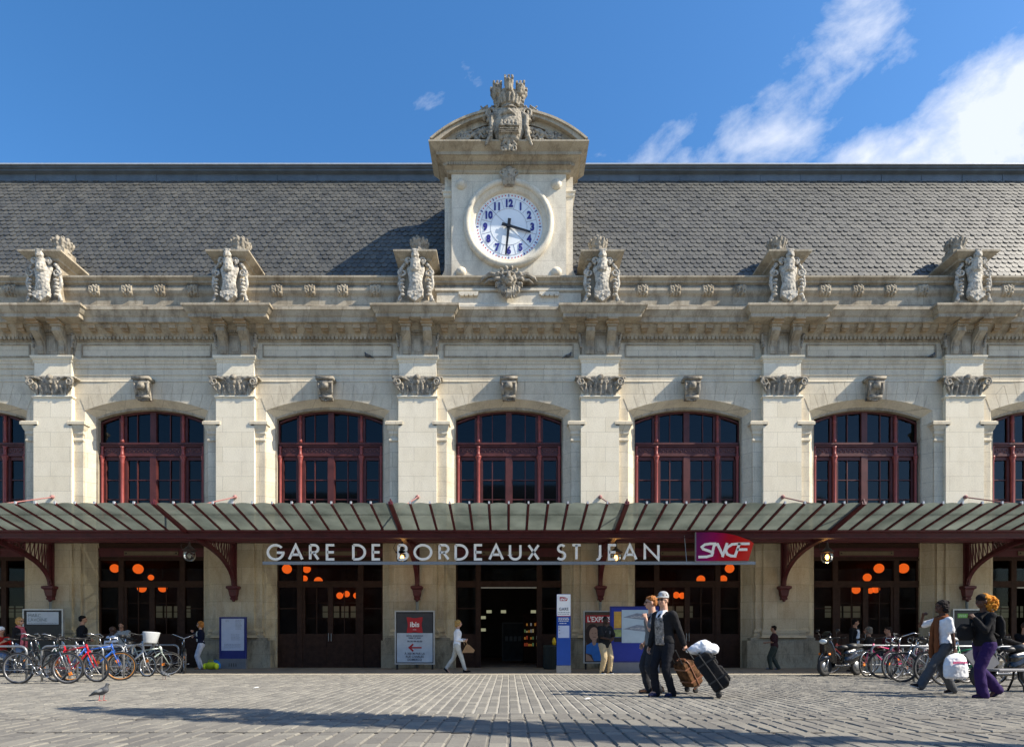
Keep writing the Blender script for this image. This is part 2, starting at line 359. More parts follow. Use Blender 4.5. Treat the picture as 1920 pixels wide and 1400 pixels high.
    def build(s, name, mats, parent=None, smooth=False, loc=None):
        me = bpy.data.meshes.new(name); me.from_pydata(s.v, [], s.f)
        if not isinstance(mats, (list, tuple)): mats = [mats]
        for m in mats: me.materials.append(m)
        if len(mats) > 1: me.polygons.foreach_set('material_index', s.mi)
        if smooth: me.polygons.foreach_set('use_smooth', [True] * len(me.polygons))
        me.update()
        o = bpy.data.objects.new(name, me); COL.objects.link(o)
        if parent is not None: o.parent = parent
        if loc is not None: o.location = loc
        return o
def wrinkle(o, amp, sc, amp2=0, sc2=1):
    me = o.data; n = len(me.vertices); co = np.empty(n * 3, 'f'); me.vertices.foreach_get('co', co); co = co.reshape(-1, 3)
    nr = np.empty(n * 3, 'f'); me.vertex_normals.foreach_get('vector', nr); nr = nr.reshape(-1, 3); nn = noise.noise
    d = np.array([nn((x * sc, y * sc, z * sc)) * amp + (nn((x * sc2, y * sc2, z * sc2)) * amp2 if amp2 else 0) for x, y, z in co.tolist()])
    me.vertices.foreach_set('co', (co + nr * d[:, None]).astype('f').ravel()); me.update()
def remesh(o, voxel, smooth_it=2, wr=None):
    "fuse the overlapping pieces of a mesh into one continuous skin"
    m = o.modifiers.new('r', 'REMESH'); m.mode = 'VOXEL'; m.voxel_size = voxel; m.use_smooth_shade = True
    if smooth_it:
        q = o.modifiers.new('s', 'SMOOTH'); q.factor = .5; q.iterations = smooth_it
    dg = bpy.context.evaluated_depsgraph_get(); ev = o.evaluated_get(dg)
    me = bpy.data.meshes.new_from_object(ev); old = o.data; o.modifiers.clear(); o.data = me
    mats = [m_ for m_ in old.materials]
    me.materials.clear()
    for m_ in mats: me.materials.append(m_)
    bpy.data.meshes.remove(old)
    me.polygons.foreach_set('use_smooth', [True] * len(me.polygons))
    if wr: wrinkle(o, *wr)
    return o
def tag(o, label=None, cat=None, group=None, kind=None):
    if label: o['label'] = label
    if cat: o['category'] = cat
    if group: o['group'] = group
    if kind: o['kind'] = kind
    return o
def thing(name, label, cat, loc=(0, 0, 0), rz=0, group=None, sc=1):
    o = bpy.data.objects.new(name, None); COL.objects.link(o); o.empty_display_size = .2
    o.location = loc; o.rotation_euler = (0, 0, rz); o.scale = (sc, sc, sc)
    return tag(o, label, cat, group)
def text_mesh(name, txt, size, m, parent, loc, depth=.01, align='CENTER', sx=1, bold=0, rot=(pi / 2, 0, 0), shear=0):
    cu = bpy.data.curves.new(name, 'FONT'); cu.body = txt; cu.size = size; cu.extrude = depth; cu.align_x = align; cu.offset = bold; cu.shear = shear
    cu.resolution_u = 3
    t = bpy.data.objects.new(name, cu); COL.objects.link(t)
    dg = bpy.context.evaluated_depsgraph_get(); me = bpy.data.meshes.new_from_object(t.evaluated_get(dg))
    bpy.data.objects.remove(t); bpy.data.curves.remove(cu)
    me.materials.clear(); me.materials.append(m); me.name = name
    o = bpy.data.objects.new(name, me); COL.objects.link(o); o.parent = parent; o.location = loc; o.rotation_euler = rot; o.scale = (sx, 1, 1)
    return o
# ------------------------------------------------------------ ground
BAY = 6.58
mb = MB(); mb.box(-150, 150, -120, 140, -.5, -.03)
tag(mb.build('ground', mat('joint_grit', (.30, .28, .24), .95, var=.25, nscale=8, bump=.3)), kind='structure')
mb = MB(); mb.box(-34, 34, -3.6, 20, -.25, 0)
tag(mb.build('pavement', stone('smooth_pavement_slabs', (.26, .21, .16), (.36, .30, .24), stain=(.12, .10, .08), stain_amt=.5, bw=.9, rh=.4, joint=.3)), kind='structure')
mb = MB(); mb.box(-34, 34, -3.95, -3.604, -.25, -.002)
tag(mb.build('pavement_border', mat('pale_border_stone', (.42, .38, .30), .8, var=.12, nscale=3)), kind='structure')
def setts(name, rows, m, wx, ly, gap, x_of, jit=1):
    "courses of stones running away from the building; each with its own height and tilt"
    vs = []; fs = []
    y0, y1 = rows
    ncol = int(2 * x_of(y0, y1) / wx)
    for c in range(-ncol // 2, ncol // 2 + 1):
        xa = c * wx; y = y0; fst_ = True
        xj = RND.uniform(-1, 1) * .004
        while y < y1 - .03:
            l_ = ly * RND.uniform(.72, 1.3) * (RND.uniform(.3, 1) if fst_ else 1); fst_ = False; ye = min(y + l_, y1)
            d = y - CAMY
            if abs(xa) < d * .84 + 3.0 and ye - y > .05:
                g = gap * RND.uniform(.8, 1.3); h = RND.uniform(-.004, .004) * jit; tx = RND.uniform(-.004, .004) * jit; ty = RND.uniform(-.003, .003) * jit
                X0, X1, Y0, Y1 = xa + g / 2 + xj, xa + wx - g / 2 + xj, y + g / 2, ye - g / 2
                b = .014; o = len(vs); ch = .012
                vs += [(X0, Y0, -.04), (X1, Y0, -.04), (X1, Y1, -.04), (X0, Y1, -.04)]
                vs += [(X0, Y0, h - ch - ty), (X1, Y0, h - ch - ty), (X1, Y1, h - ch + ty), (X0, Y1, h - ch + ty)]
                vs += [(X0 + b, Y0 + b, h - tx - ty), (X1 - b, Y0 + b, h + tx - ty), (X1 - b, Y1 - b, h + tx + ty), (X0 + b, Y1 - b, h - tx + ty)]
                for k in (0, 4):
                    for i in range(4): fs.append((o + k + i, o + k + (i + 1) % 4, o + k + 4 + (i + 1) % 4, o + k + 4 + i))
                fs.append((o + 8, o + 9, o + 10, o + 11))
            y = ye
    q = MB(); q.add(vs, fs); return q.build(name, m)
wide = lambda a, b: (b - CAMY) * .84 + 3.5
mb = MB(); mb.box(-26, 26, -13.58, -3.96, -.2, -.010)
tag(mb.build('sett_mortar', mat('pale_joint_sand', (.34, .32, .275), .95, var=.2, nscale=6)), kind='structure')
mb = MB(); mb.box(-26, 26, -19.2, -13.581, -.2, -.0145)
tag(mb.build('track_mortar', mat('dark_joint_grit', (.15, .14, .12), .95, var=.3, nscale=9)), kind='structure')
tag(setts('square_setts', (-13.6, -3.96), SETT, .165, .27, .017, wide, .6), kind='structure')
# tram track: two grooved rails set in rows of bigger worn setts
tag(setts('track_border_setts', (-14.18, -13.62), SETT2, .20, .28, .016, wide), kind='structure')
tag(setts('track_setts', (-15.28, -14.26), SETT2, .205, .34, .015, wide, .9), kind='structure')
tag(setts('foreground_setts', (-19.0, -15.36), SETT2, .205, .33, .015, wide, .9), kind='structure')
RAILM = mat('rail_steel', (.05, .045, .042), .5, metal=.6, var=.2)
for yy in (-14.22, -15.32):
    o = MB().box(-26, 26, yy - .036, yy - .004, -.2, -.010).box(-26, 26, yy + .022, yy + .036, -.2, -.012).box(-26, 26, yy - .004, yy + .022, -.2, -.022).build('tram_rail', RAILM)
    tag(o, 'grooved steel tram rail ' + ('nearer the station front' if yy > -15 else 'nearer the viewer') + ', sunk in the setts', 'rail', 'rails of the tram track')

# ------------------------------------------------------------ station building
ST = thing('station_building', 'long cream limestone railway station with slate mansard roof and central clock tower', 'station')
XE = 4.5 * BAY + .9
def arcpts(hw, zs, zc, n=20):
    h = zc - zs; R = (hw * hw + h * h) / (2 * h); a0 = math.asin(hw / R)
    return [(R * sin(-a0 + 2 * a0 * i / n), zc - R + R * cos(-a0 + 2 * a0 * i / n)) for i in range(n + 1)]
def arch_layer(mb, cx, x0, x1, z0, z1, hw, zs, zc, yf, yb, n=24, back=None):
    "one bay of wall with an arched opening, plus the reveal behind its edge"
    A = arcpts(hw, zs, zc, n); hb, zsb, zcb = back or (hw, zs, zc); B = arcpts(hb, zsb, zcb, n)
    def q(a, b, c, d): mb.add([a, b, c, d], [(0, 1, 2, 3)])
    q((x0, yf, z0), (cx - hw, yf, z0), (cx - hw, yf, z1), (x0, yf, z1))
    q((cx + hw, yf, z0), (x1, yf, z0), (x1, yf, z1), (cx + hw, yf, z1))
    for i in range(n):
        (xa, za), (xb, zb) = A[i], A[i + 1]
        q((cx + xa, yf, za), (cx + xb, yf, zb), (cx + xb, yf, z1), (cx + xa, yf, z1))
        q((cx + xa, yf, za), (cx + B[i][0], yb, B[i][1]), (cx + B[i + 1][0], yb, B[i + 1][1]), (cx + xb, yf, zb))
    q((cx - hw, yf, z0), (cx - hb, yb, z0), (cx - hb, yb, zsb), (cx - hw, yf, zs))
    q((cx + hw, yf, zs), (cx + hb, yb, zsb), (cx + hb, yb, z0), (cx + hw, yf, z0))
ZSPLIT = 4.62
wl = MB(); lw = MB()
for k in range(-4, 5):
    cx = k * BAY
    arch_layer(wl, cx, cx - BAY / 2, cx + BAY / 2, ZSPLIT, 11.0, 2.24, 9.34, 9.76, .17, .42, back=(2.0, 9.18, 9.56))
    arch_layer(lw, cx, cx - BAY / 2, cx + BAY / 2, 0, ZSPLIT, 2.24, ZSPLIT - .0012, ZSPLIT - .001, .17, .42, back=(2.0, ZSPLIT - .0012, ZSPLIT - .001))
    wl.k = 1; arch_layer(wl, cx, cx - 2.6, cx + 2.6, ZSPLIT, 10.4, 1.95, 9.13, 9.47, .423, .62); wl.k = 0
    arch_layer(lw, cx, cx - 2.6, cx + 2.6, 0, ZSPLIT, 1.95, ZSPLIT - .0012, ZSPLIT - .001, .423, .62)
wl.add([(-XE, .17, 11), (XE, .17, 11), (XE, .17, 13.4), (-XE, .17, 13.4)], [(0, 1, 2, 3)])
wl.build('upper_wall', [S_WALL, S_TRIM], ST)
lw.build('ground_floor_wall', S_LOW, ST)
# floor slab between storeys and interior shell of the hall
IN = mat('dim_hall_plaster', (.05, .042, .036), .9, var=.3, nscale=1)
inn = MB()
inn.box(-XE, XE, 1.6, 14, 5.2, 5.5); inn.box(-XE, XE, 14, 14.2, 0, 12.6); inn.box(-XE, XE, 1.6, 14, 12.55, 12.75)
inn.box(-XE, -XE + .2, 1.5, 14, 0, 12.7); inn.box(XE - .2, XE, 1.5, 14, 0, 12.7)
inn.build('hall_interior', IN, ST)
FARW = mat('far_daylit_window', (.3, .3, .25), .5, var=0, emit=(.75, .8, .55, .03))
for k in range(-4, 5):
    if k == 0: continue
    cx = k * BAY * 1.5; q = MB()
    for i in range(4):
        for j in range(2):
            q.box(cx + (i - 2) * .55, cx + (i - 2) * .55 + .42, 13.96, 13.985, 2.35 + j * .36, 2.66 + j * .36)
    q.build('far_window', FARW, ST)

# course lines: mouldings of the entablature between pilasters
en = MB()
en.moulding(-XE, XE, .17, .3, [(0, 10.86), (.03, 10.86), (.03, 10.96), (.06, 11.02), (.06, 11.08), (.10, 11.14), (.10, 11.18), (0, 11.2)], False)
en.moulding(-XE, XE, .17, .3, [(0, 10.38), (.02, 10.38), (.02, 10.41), (0, 10.44)], False)
en.moulding(-XE, XE, .17, .3, [(0, 10.62), (.025, 10.62), (.025, 10.65), (0, 10.665)], False)
en.build('architrave', S_WALL, ST)
co = MB()
co.moulding(-XE, XE, .17, .3, [(0, 11.80), (.04, 11.82), (.04, 11.87), (.17, 12.0), (.17, 12.04), (.40, 12.22), (.40, 12.27), (.52, 12.29), (.52, 12.46), (.56, 12.5), (.63, 12.64), (.66, 12.66), (.66, 12.76), (0, 12.86)], False)
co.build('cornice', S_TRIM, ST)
pi_ = MB()   # dentils and modillion blocks
for k in range(-4, 5):
    d = MB(); md = MB()
    cx = k * BAY
    n = 34
    for i in range(n):
        x = cx - 2.42 + 4.84 * i / (n - 1); d.box(x - .042, x + .042, .02, .16, 11.87, 11.98)
    for i in range(9):
        x = cx - 2.3 + 4.6 * i / 8; md.box(x - .13, x + .13, -.27, .1, 12.12, 12.28); md.box(x - .10, x + .10, -.19, .1, 12.06, 12.12)
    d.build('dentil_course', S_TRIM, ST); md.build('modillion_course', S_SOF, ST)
fr = MB()
for k in range(-4, 5):
    cx = k * BAY; a, b, z0, z1, y, t = cx - 2.36, cx + 2.36, 11.27, 11.75, .13, .045
    for (u0, u1, w0, w1) in ((a, b, z0, z0 + t), (a, b, z1 - t, z1), (a, a + t, z0 + t, z1 - t), (b - t, b, z0 + t, z1 - t)):
        fr.box(u0, u1, y, .18, w0, w1)
fr.build('frieze_panel', S_TRIM, ST)

# parapet with its cushion roll, above the cornice
pa = MB(); pa.moulding(-XE, XE, .05, 1.2, [(.10, 12.78), (.10, 13.05), (.0, 13.12), (0, 13.4), (.02, 13.44), (.07, 13.5), (.10, 13.58), (.10, 13.66), (.07, 13.74), (.03, 13.79), (.02, 13.82), (.10, 13.86), (.10, 13.92), (.2, 14.0), (.2, 14.06), (0, 14.1)], False)
pa.build('parapet', S_TRIM, ST, )
bd = MB()
for dx in (-.16, -.055, .055, .16):
    bd.tube([(dx, .06, 13.42), (dx, .0, 13.46), (dx, -.055, 13.58), (dx, -.045, 13.72), (dx, .02, 13.82)], .045, 6)
for j in range(12): bd.ball((RND.uniform(-.14, .14), -.06, 13.5 + (j % 6) * .05), .045, 6, 4)
bd0 = remesh(bd.build('cushion_band', S_TRIM, ST, True), .016, 1, (.01, 14)); fst = True
for k in range(-4, 5):
    if k == 0: continue
    for i in range(4):
        x = k * BAY + (i - 1.5) * 1.18
        if fst: bd0.location.x = x; fst = False
        else: c = bd0.copy(); COL.objects.link(c); c.location.x = x

# ---- pilaster with capital, consoles, broken cornice and attic pedestal (built once, copied along the front)
S_CART = stone('cartouche_stone', (.44, .40, .33), (.72, .68, .60), stain=(.06, .052, .045), stain_amt=.85, bw=50, rh=50, joint=0, bump=.6, sfac=(2.8, 2.8, 2.0), top=1)
def leaf(mb, x, y, z, h, w_, out):
    "curling acanthus leaf"
    pts = [(0, 0, 0), (0, -.35 * out, .45 * h), (0, -.8 * out, .85 * h), (0, -1.25 * out, h), (0, -1.45 * out, .86 * h)]
    ws = [w_ * .5, w_ * .55, w_ * .5, w_ * .38, w_ * .15]
    for i in range(4):
        a = Vector(pts[i]) + Vector((x, y, z)); b = Vector(pts[i + 1]) + Vector((x, y, z)); mb.cap(a, b, ws[i], ws[i + 1], 8)
def spiral(mb, c, r0, turns, rad, sgn, y=0, start=0, n=18):
    P = []; R = []
    for i in range(n + 1):
        t_ = i / n; a = start + sgn * turns * 2 * pi * t_; r = r0 * (1 - .82 * t_)
        P.append((c[0] + r * cos(a), y - .03 * t_, c[1] + r * sin(a))); R.append(rad * (1 - .35 * t_))
    mb.tube(P, R, 7)
def make_axis():
    out = []
    p = MB(); hw = .69
    p.box(-hw, hw, 0, .5, ZSPLIT, 9.72)
    p.moulding(-hw, hw, 0, .5, [(0, 9.72), (.03, 9.74), (.05, 9.78), (.03, 9.82), (.0, 9.84)])
    p.box(-.67, .67, .015, .5, 9.84, 11.02)
    p.moulding(-.67, .67, .015, .5, [(0, 11.0), (.03, 11.04), (.03, 11.09), (.07, 11.12), (.10, 11.2), (.10, 11.24), (0, 11.26)])
    out.append(('pilaster', p, S_PIL, False, None))
    lp = MB()
    lp.box(-.69, .69, 0, .5, 1.05, ZSPLIT); lp.box(-.95, .95, .085, .5, 1.05, ZSPLIT)
    lp.moulding(-.71, .71, -.02, .5, [(.14, 1.10), (.14, 1.1), (.06, 1.2), (.08, 1.28), (.05, 1.34), (0, 1.4)])
    pl_ = MB(); pl_.box(-1.3, 1.3, -.08, .5, 0, 1.0); pl_.box(-1.16, 1.16, -.04, .5, 1.0, 1.10); out.append(('plinth', pl_, stone('grimy_plinth_stone', (.30, .26, .19), (.46, .41, .31), stain=(.10, .085, .065), stain_amt=.75, bw=1.3, rh=.5, joint=.5, sfac=(1.4, 1.4, .5), block_var=.3), False, None))
    lp.moulding(-.95, .95, .085, .5, [(.10, 1.1), (.10, 1.16), (.04, 1.24), (.06, 1.32), (.03, 1.38), (0, 1.44)])
    out.append(('pilaster_base', lp, S_LOW, False, None))
    # capital
    c = MB(); c.loft([((0, .26, 9.85), .66, .30), ((0, .26, 10.1), .68, .33), ((0, .26, 10.38), .76, .42)], 24)
    c.box(-.90, .90, -.14, .45, 10.40, 10.47)
    for i in range(7):
        x = -.54 + 1.08 * i / 6; leaf(c, x, .0, 9.87, .24 if i % 2 else .34, .11, .10)
    for s in (-1, 1):
        spiral(c, (s * .70, 10.26), .15, 1.6, .045, -s, -.14, pi / 2 if s > 0 else pi / 2); c.tube([(s * .15, -.05, 10.2), (s * .35, -.1, 10.36), (s * .55, -.14, 10.42), (s * .70, -.14, 10.41)], .04, 6)
        spiral(c, (s * .22, 10.28), .08, 1.3, .03, s, -.1, pi / 2)
        c.cap((s * .72, -.1, 10.1), (s * .60, -.04, 9.95), .06, .03)
    c.ball((0, -.16, 10.42), (.11, .08, .10)); c.ball((0, -.1, 10.27), (.07, .08, .09))
    out.append(('capital', c, S_CARV, True, (.011, 0, (.012, 12))))
    # paired consoles below the broken cornice
    cs = MB()
    for s in (-1, 1):
        x = s * .38
        prof = [(.05, 11.27), (-.02, 11.3), (-.05, 11.42), (-.03, 11.58), (-.10, 11.74), (-.24, 11.86), (-.36, 11.98), (-.36, 12.14), (.05, 12.14)]
        M = Matrix(((0, 1, 0, x), (1, 0, 0, 0), (0, 0, 1, 0), (0, 0, 0, 1)))
        cs.prism(prof, -.15, .15, M)
        M2 = M.copy()
        cs.prism([(a - .03, b) for a, b in prof[1:7]] + [(.0, 11.9), (0, 11.3)], -.085, .085, M)
        cs.box(x - .19, x + .19, -.42, .1, 12.14, 12.2)
    cs.box(-.19, .19, -.015, .03, 11.32, 11.88); cs.box(-.13, .13, -.03, 0, 11.38, 11.82)
    cs.box(-.66, .66, .0, .5, 11.26, 12.2)
    cs.box(-.75, .75, -.04, .5, 12.0, 12.04)
    for i in range(6): cs.box(-.17 + i * .068 - .022, -.17 + i * .068 + .022, -.12, 0, 12.05, 12.15)
    out.append(('console_pair', cs, S_TRIM, False, None))
    fo = MB()
    for s in (-1, 1):
        for j in range(5): fo.ball((s * (.74 - .015 * j), .02 + .0 * j, 12.0 - j * .1), (.06, .12 - .014 * j, .065), 8, 6)
        fo.prism([(s * .67, 11.3), (s * .80, 11.95), (s * .67, 11.95)], .1, .4)
    out.append(('console_foliage', fo, S_CARV, True, (.015, 1, (.01, 12))))
    sf = MB()
    for s in (-1, 1):
        x = s * .38
        for (a, b, z0, z1) in ((.22, -.50, 12.2, 12.27), (.17, -.62, 12.27, 12.335)): sf.box(x - a, x + a, b, .2, z0, z1)
    sf.moulding(-.75, .75, 0, .5, [(0, 12.2), (.12, 12.22), (.16, 12.3), (.16, 12.335)])
    for s in (-1, 1):
        sf.box(s * 1.1 - .13, s * 1.1 + .13, -.1, .2, 12.19, 12.335)
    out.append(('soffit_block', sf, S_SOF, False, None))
    bc = MB(); bc.moulding(-.82, .82, -.05, .5, [(.30, 12.30), (.52, 12.33), (.56, 12.34), (.56, 12.46), (.60, 12.49), (.66, 12.58), (.70, 12.66), (.73, 12.66), (.73, 12.74), (.0, 12.87)])
    out.append(('broken_cornice', bc, S_TRIM, False, None))
    # attic pedestal running back into the roof
    pd = MB(); pd.box(-.68, .68, -.42, 1.3, 12.83, 13.02)
    pd.box(-.42, .42, -.30, 1.2, 13.02, 14.36)
    pd.moulding(-.42, .42, -.30, 1.25, [(0, 14.32), (.05, 14.38), (.12, 14.42), (.14, 14.47), (.24, 14.54), (.34, 14.62), (.34, 14.68), (.26, 14.70)])
    pd.moulding(-.40, .40, -.10, 1.0, [(.08, 14.70), (.0, 14.94), (-.04, 14.96)])
    pd.moulding(-.24, .24, .25, .85, [(.06, 15.0), (.06, 15.08), (0, 15.14), (0, 15.3)])
    out.append(('attic_pedestal', pd, S_TRIM, False, None))
    fn = MB()
    fn.loft([((0, .5, 15.22), .26, .3), ((0, .5, 15.36), .24, .28), ((0, .5, 15.55), .33, .33), ((0, .5, 15.66), .30, .3), ((0, .5, 15.72), .18, .2)], 16)
    for i in range(12):
        a = 2 * pi * i / 12; fn.cap((.24 * cos(a), .5 + .24 * sin(a), 15.36), (.32 * cos(a), .5 + .32 * sin(a), 15.62), .035, .06, 6)
    for i in range(7): a = 2 * pi * i / 7; fn.ball((.2 * cos(a), .5 + .2 * sin(a), 15.72), .075, 6, 5)
    out.append(('finial', fn, S_CARV, True, (.013, 0, (.03, 11))))
    ct = MB()   # shield cartouche with side scrolls and mask on top
    ct.loft([((0, -.42, 13.16), .23, .08), ((0, -.45, 13.35), .25, .10), ((0, -.47, 13.6), .20, .12), ((0, -.46, 13.85), .23, .13), ((0, -.43, 14.1), .29, .11), ((0, -.38, 14.28), .25, .10)], 16)
    sh = [(-.24, 13.10), (-.24, 13.25), (0, 13.28), (.24, 13.25), (.24, 13.10), (0, 12.90)]
    ct.prism(sh, -.60, -.40); ct.ball((0, -.60, 13.12), .04); ct.ball((0, -.53, 13.98), .09)
    spiral(ct, (0, 13.98), .13, 1, .03, 1, -.53)
    for s in (-1, 1):
        spiral(ct, (s * .41, 13.98), .14, 1.5, .045, -s, -.42, pi / 2)
        ct.limb([(s * .50, -.38, 13.9), (s * .52, -.38, 13.6), (s * .44, -.38, 13.3), (s * .5, -.38, 13.05)], [.05, .06, .05, .07], 7)
        for j in range(5): ct.ball((s * (.40 + .02 * (j % 2)), -.44, 13.72 - j * .13), (.075, .07, .06), 8, 6)
        spiral(ct, (s * .20, 14.36), .11, 1.3, .045, s, -.52, -pi / 2); ct.cap((s * .46, -.40, 14.14), (s * .34, -.38, 14.30), .05, .07, 7)
    ct.ball((0, -.60, 14.50), (.13, .12, .15)); ct.ball((0, -.70, 14.44), (.06, .06, .06)); ct.ball((0, -.56, 14.66), (.17, .12, .07)); ct.cap((0, -.54, 14.34), (0, -.52, 14.08), .15, .17)
    ct.v = [(x * 1.14, y, z) for x, y, z in ct.v]
    out.append(('cartouche', ct, S_CART, True, (.011, 0, (.014, 13))))
    return out
axis_objs = []
for name, m, mt, sm, rm in make_axis():
    o = m.build(name, mt, ST, sm)
    if rm: remesh(o, rm[0], rm[1], rm[2])
    o.location.x = .5 * BAY; axis_objs.append(o)
for k in (-5, -4, -3, -2, -1, 1, 2, 3, 4):
    for o in axis_objs:
        c = o.copy(); COL.objects.link(c); c.location.x = (k + .5) * BAY; c.parent = ST

# ---- arch keystone consoles and imposts
ks = MB()
prof = [(.45, 10.52), (.10, 10.5), (.10, 10.44), (.16, 10.40), (.10, 10.32), (.14, 10.1), (.24, 9.98), (.2, 9.9), (.24, 9.82), (.30, 9.78), (.45, 9.78)]
M = Matrix(((0, 1, 0, 0), (1, 0, 0, 0), (0, 0, 1, 0), (0, 0, 0, 1)))
ks.prism(prof, -.22, .22, M); ks.box(-.32, .32, .04, .45, 10.44, 10.54); ks.tube([(-.27, .14, 10.36), (.27, .14, 10.36)], .075, 12); ks.tube([(-.24, .22, 9.86), (.24, .22, 9.86)], .075, 12)
ks.tube([(-.235, .12, 10.36), (-.235, .12, 10.1), (-.21, .22, 9.88)], .045, 8); ks.tube([(.235, .12, 10.36), (.235, .12, 10.1), (.21, .22, 9.88)], .045, 8)
ks.tube([(0, .10, 10.34), (0, .13, 10.12)], .13, 12)
for j in range(5): ks.ball(((j - 2) * .08, .24, 9.74 + .02 * abs(j - 2)), .05, 8, 5)
ks.v = [(x, y - .28, 1 + (z - 1) * .9878) for x, y, z in ks.v]
key = ks.build('keystone', S_CARV, ST, True)
imps = []
for s in (-1, 1):
    im = MB(); a, b = (-2.62, -2.262) if s < 0 else (2.262, 2.62)
    im.moulding(a, b, .10, .5, [(0, 8.20), (.02, 8.22), (.02, 8.28), (-.01, 8.31), (-.01, 8.41), (.03, 8.47), (.03, 8.56), (.07, 8.64), (.10, 8.74), (.10, 8.78), (.14, 8.78), (.14, 8.88), (.09, 8.92)])
    im.box(a, b, .125, .4, ZSPLIT, 8.2)
    imps.append(im.build('impost', S_WALL, ST))
vs_ = MB()   # dark joints of the radiating voussoirs are cut as thin grooves: modelled as raised stones
A0 = arcpts(2.242, 9.34, 9.76, 13)
for i in range(13):
    (xa, za), (xb, zb) = A0[i], A0[i + 1]
    R_ = (2.242 ** 2 + .42 ** 2) / .84; cz = 9.76 - R_
    def outp(x, z, g):
        v = Vector((x, z - cz)); v.normalize(); top = min(10.37, z + .70) if abs(x) < 1.7 else z + .45
        t_ = (top - z) / v.y; return (x + v.x * t_, top)
    g = .012 / 2
    oa = outp(xa + g, za, 0); ob = outp(xb - g, zb, 0)
    vs_.prism([(xa + g, za + .001), (xb - g, zb + .001), ob, oa], .158, .18)
vou = vs_.build('voussoir', S_WALL, ST)
for k in (-4, -3, -2, -1, 1, 2, 3, 4):
    for o in (key, vou, *imps):
        c = o.copy(); COL.objects.link(c); c.location.x = k * BAY; c.parent = ST

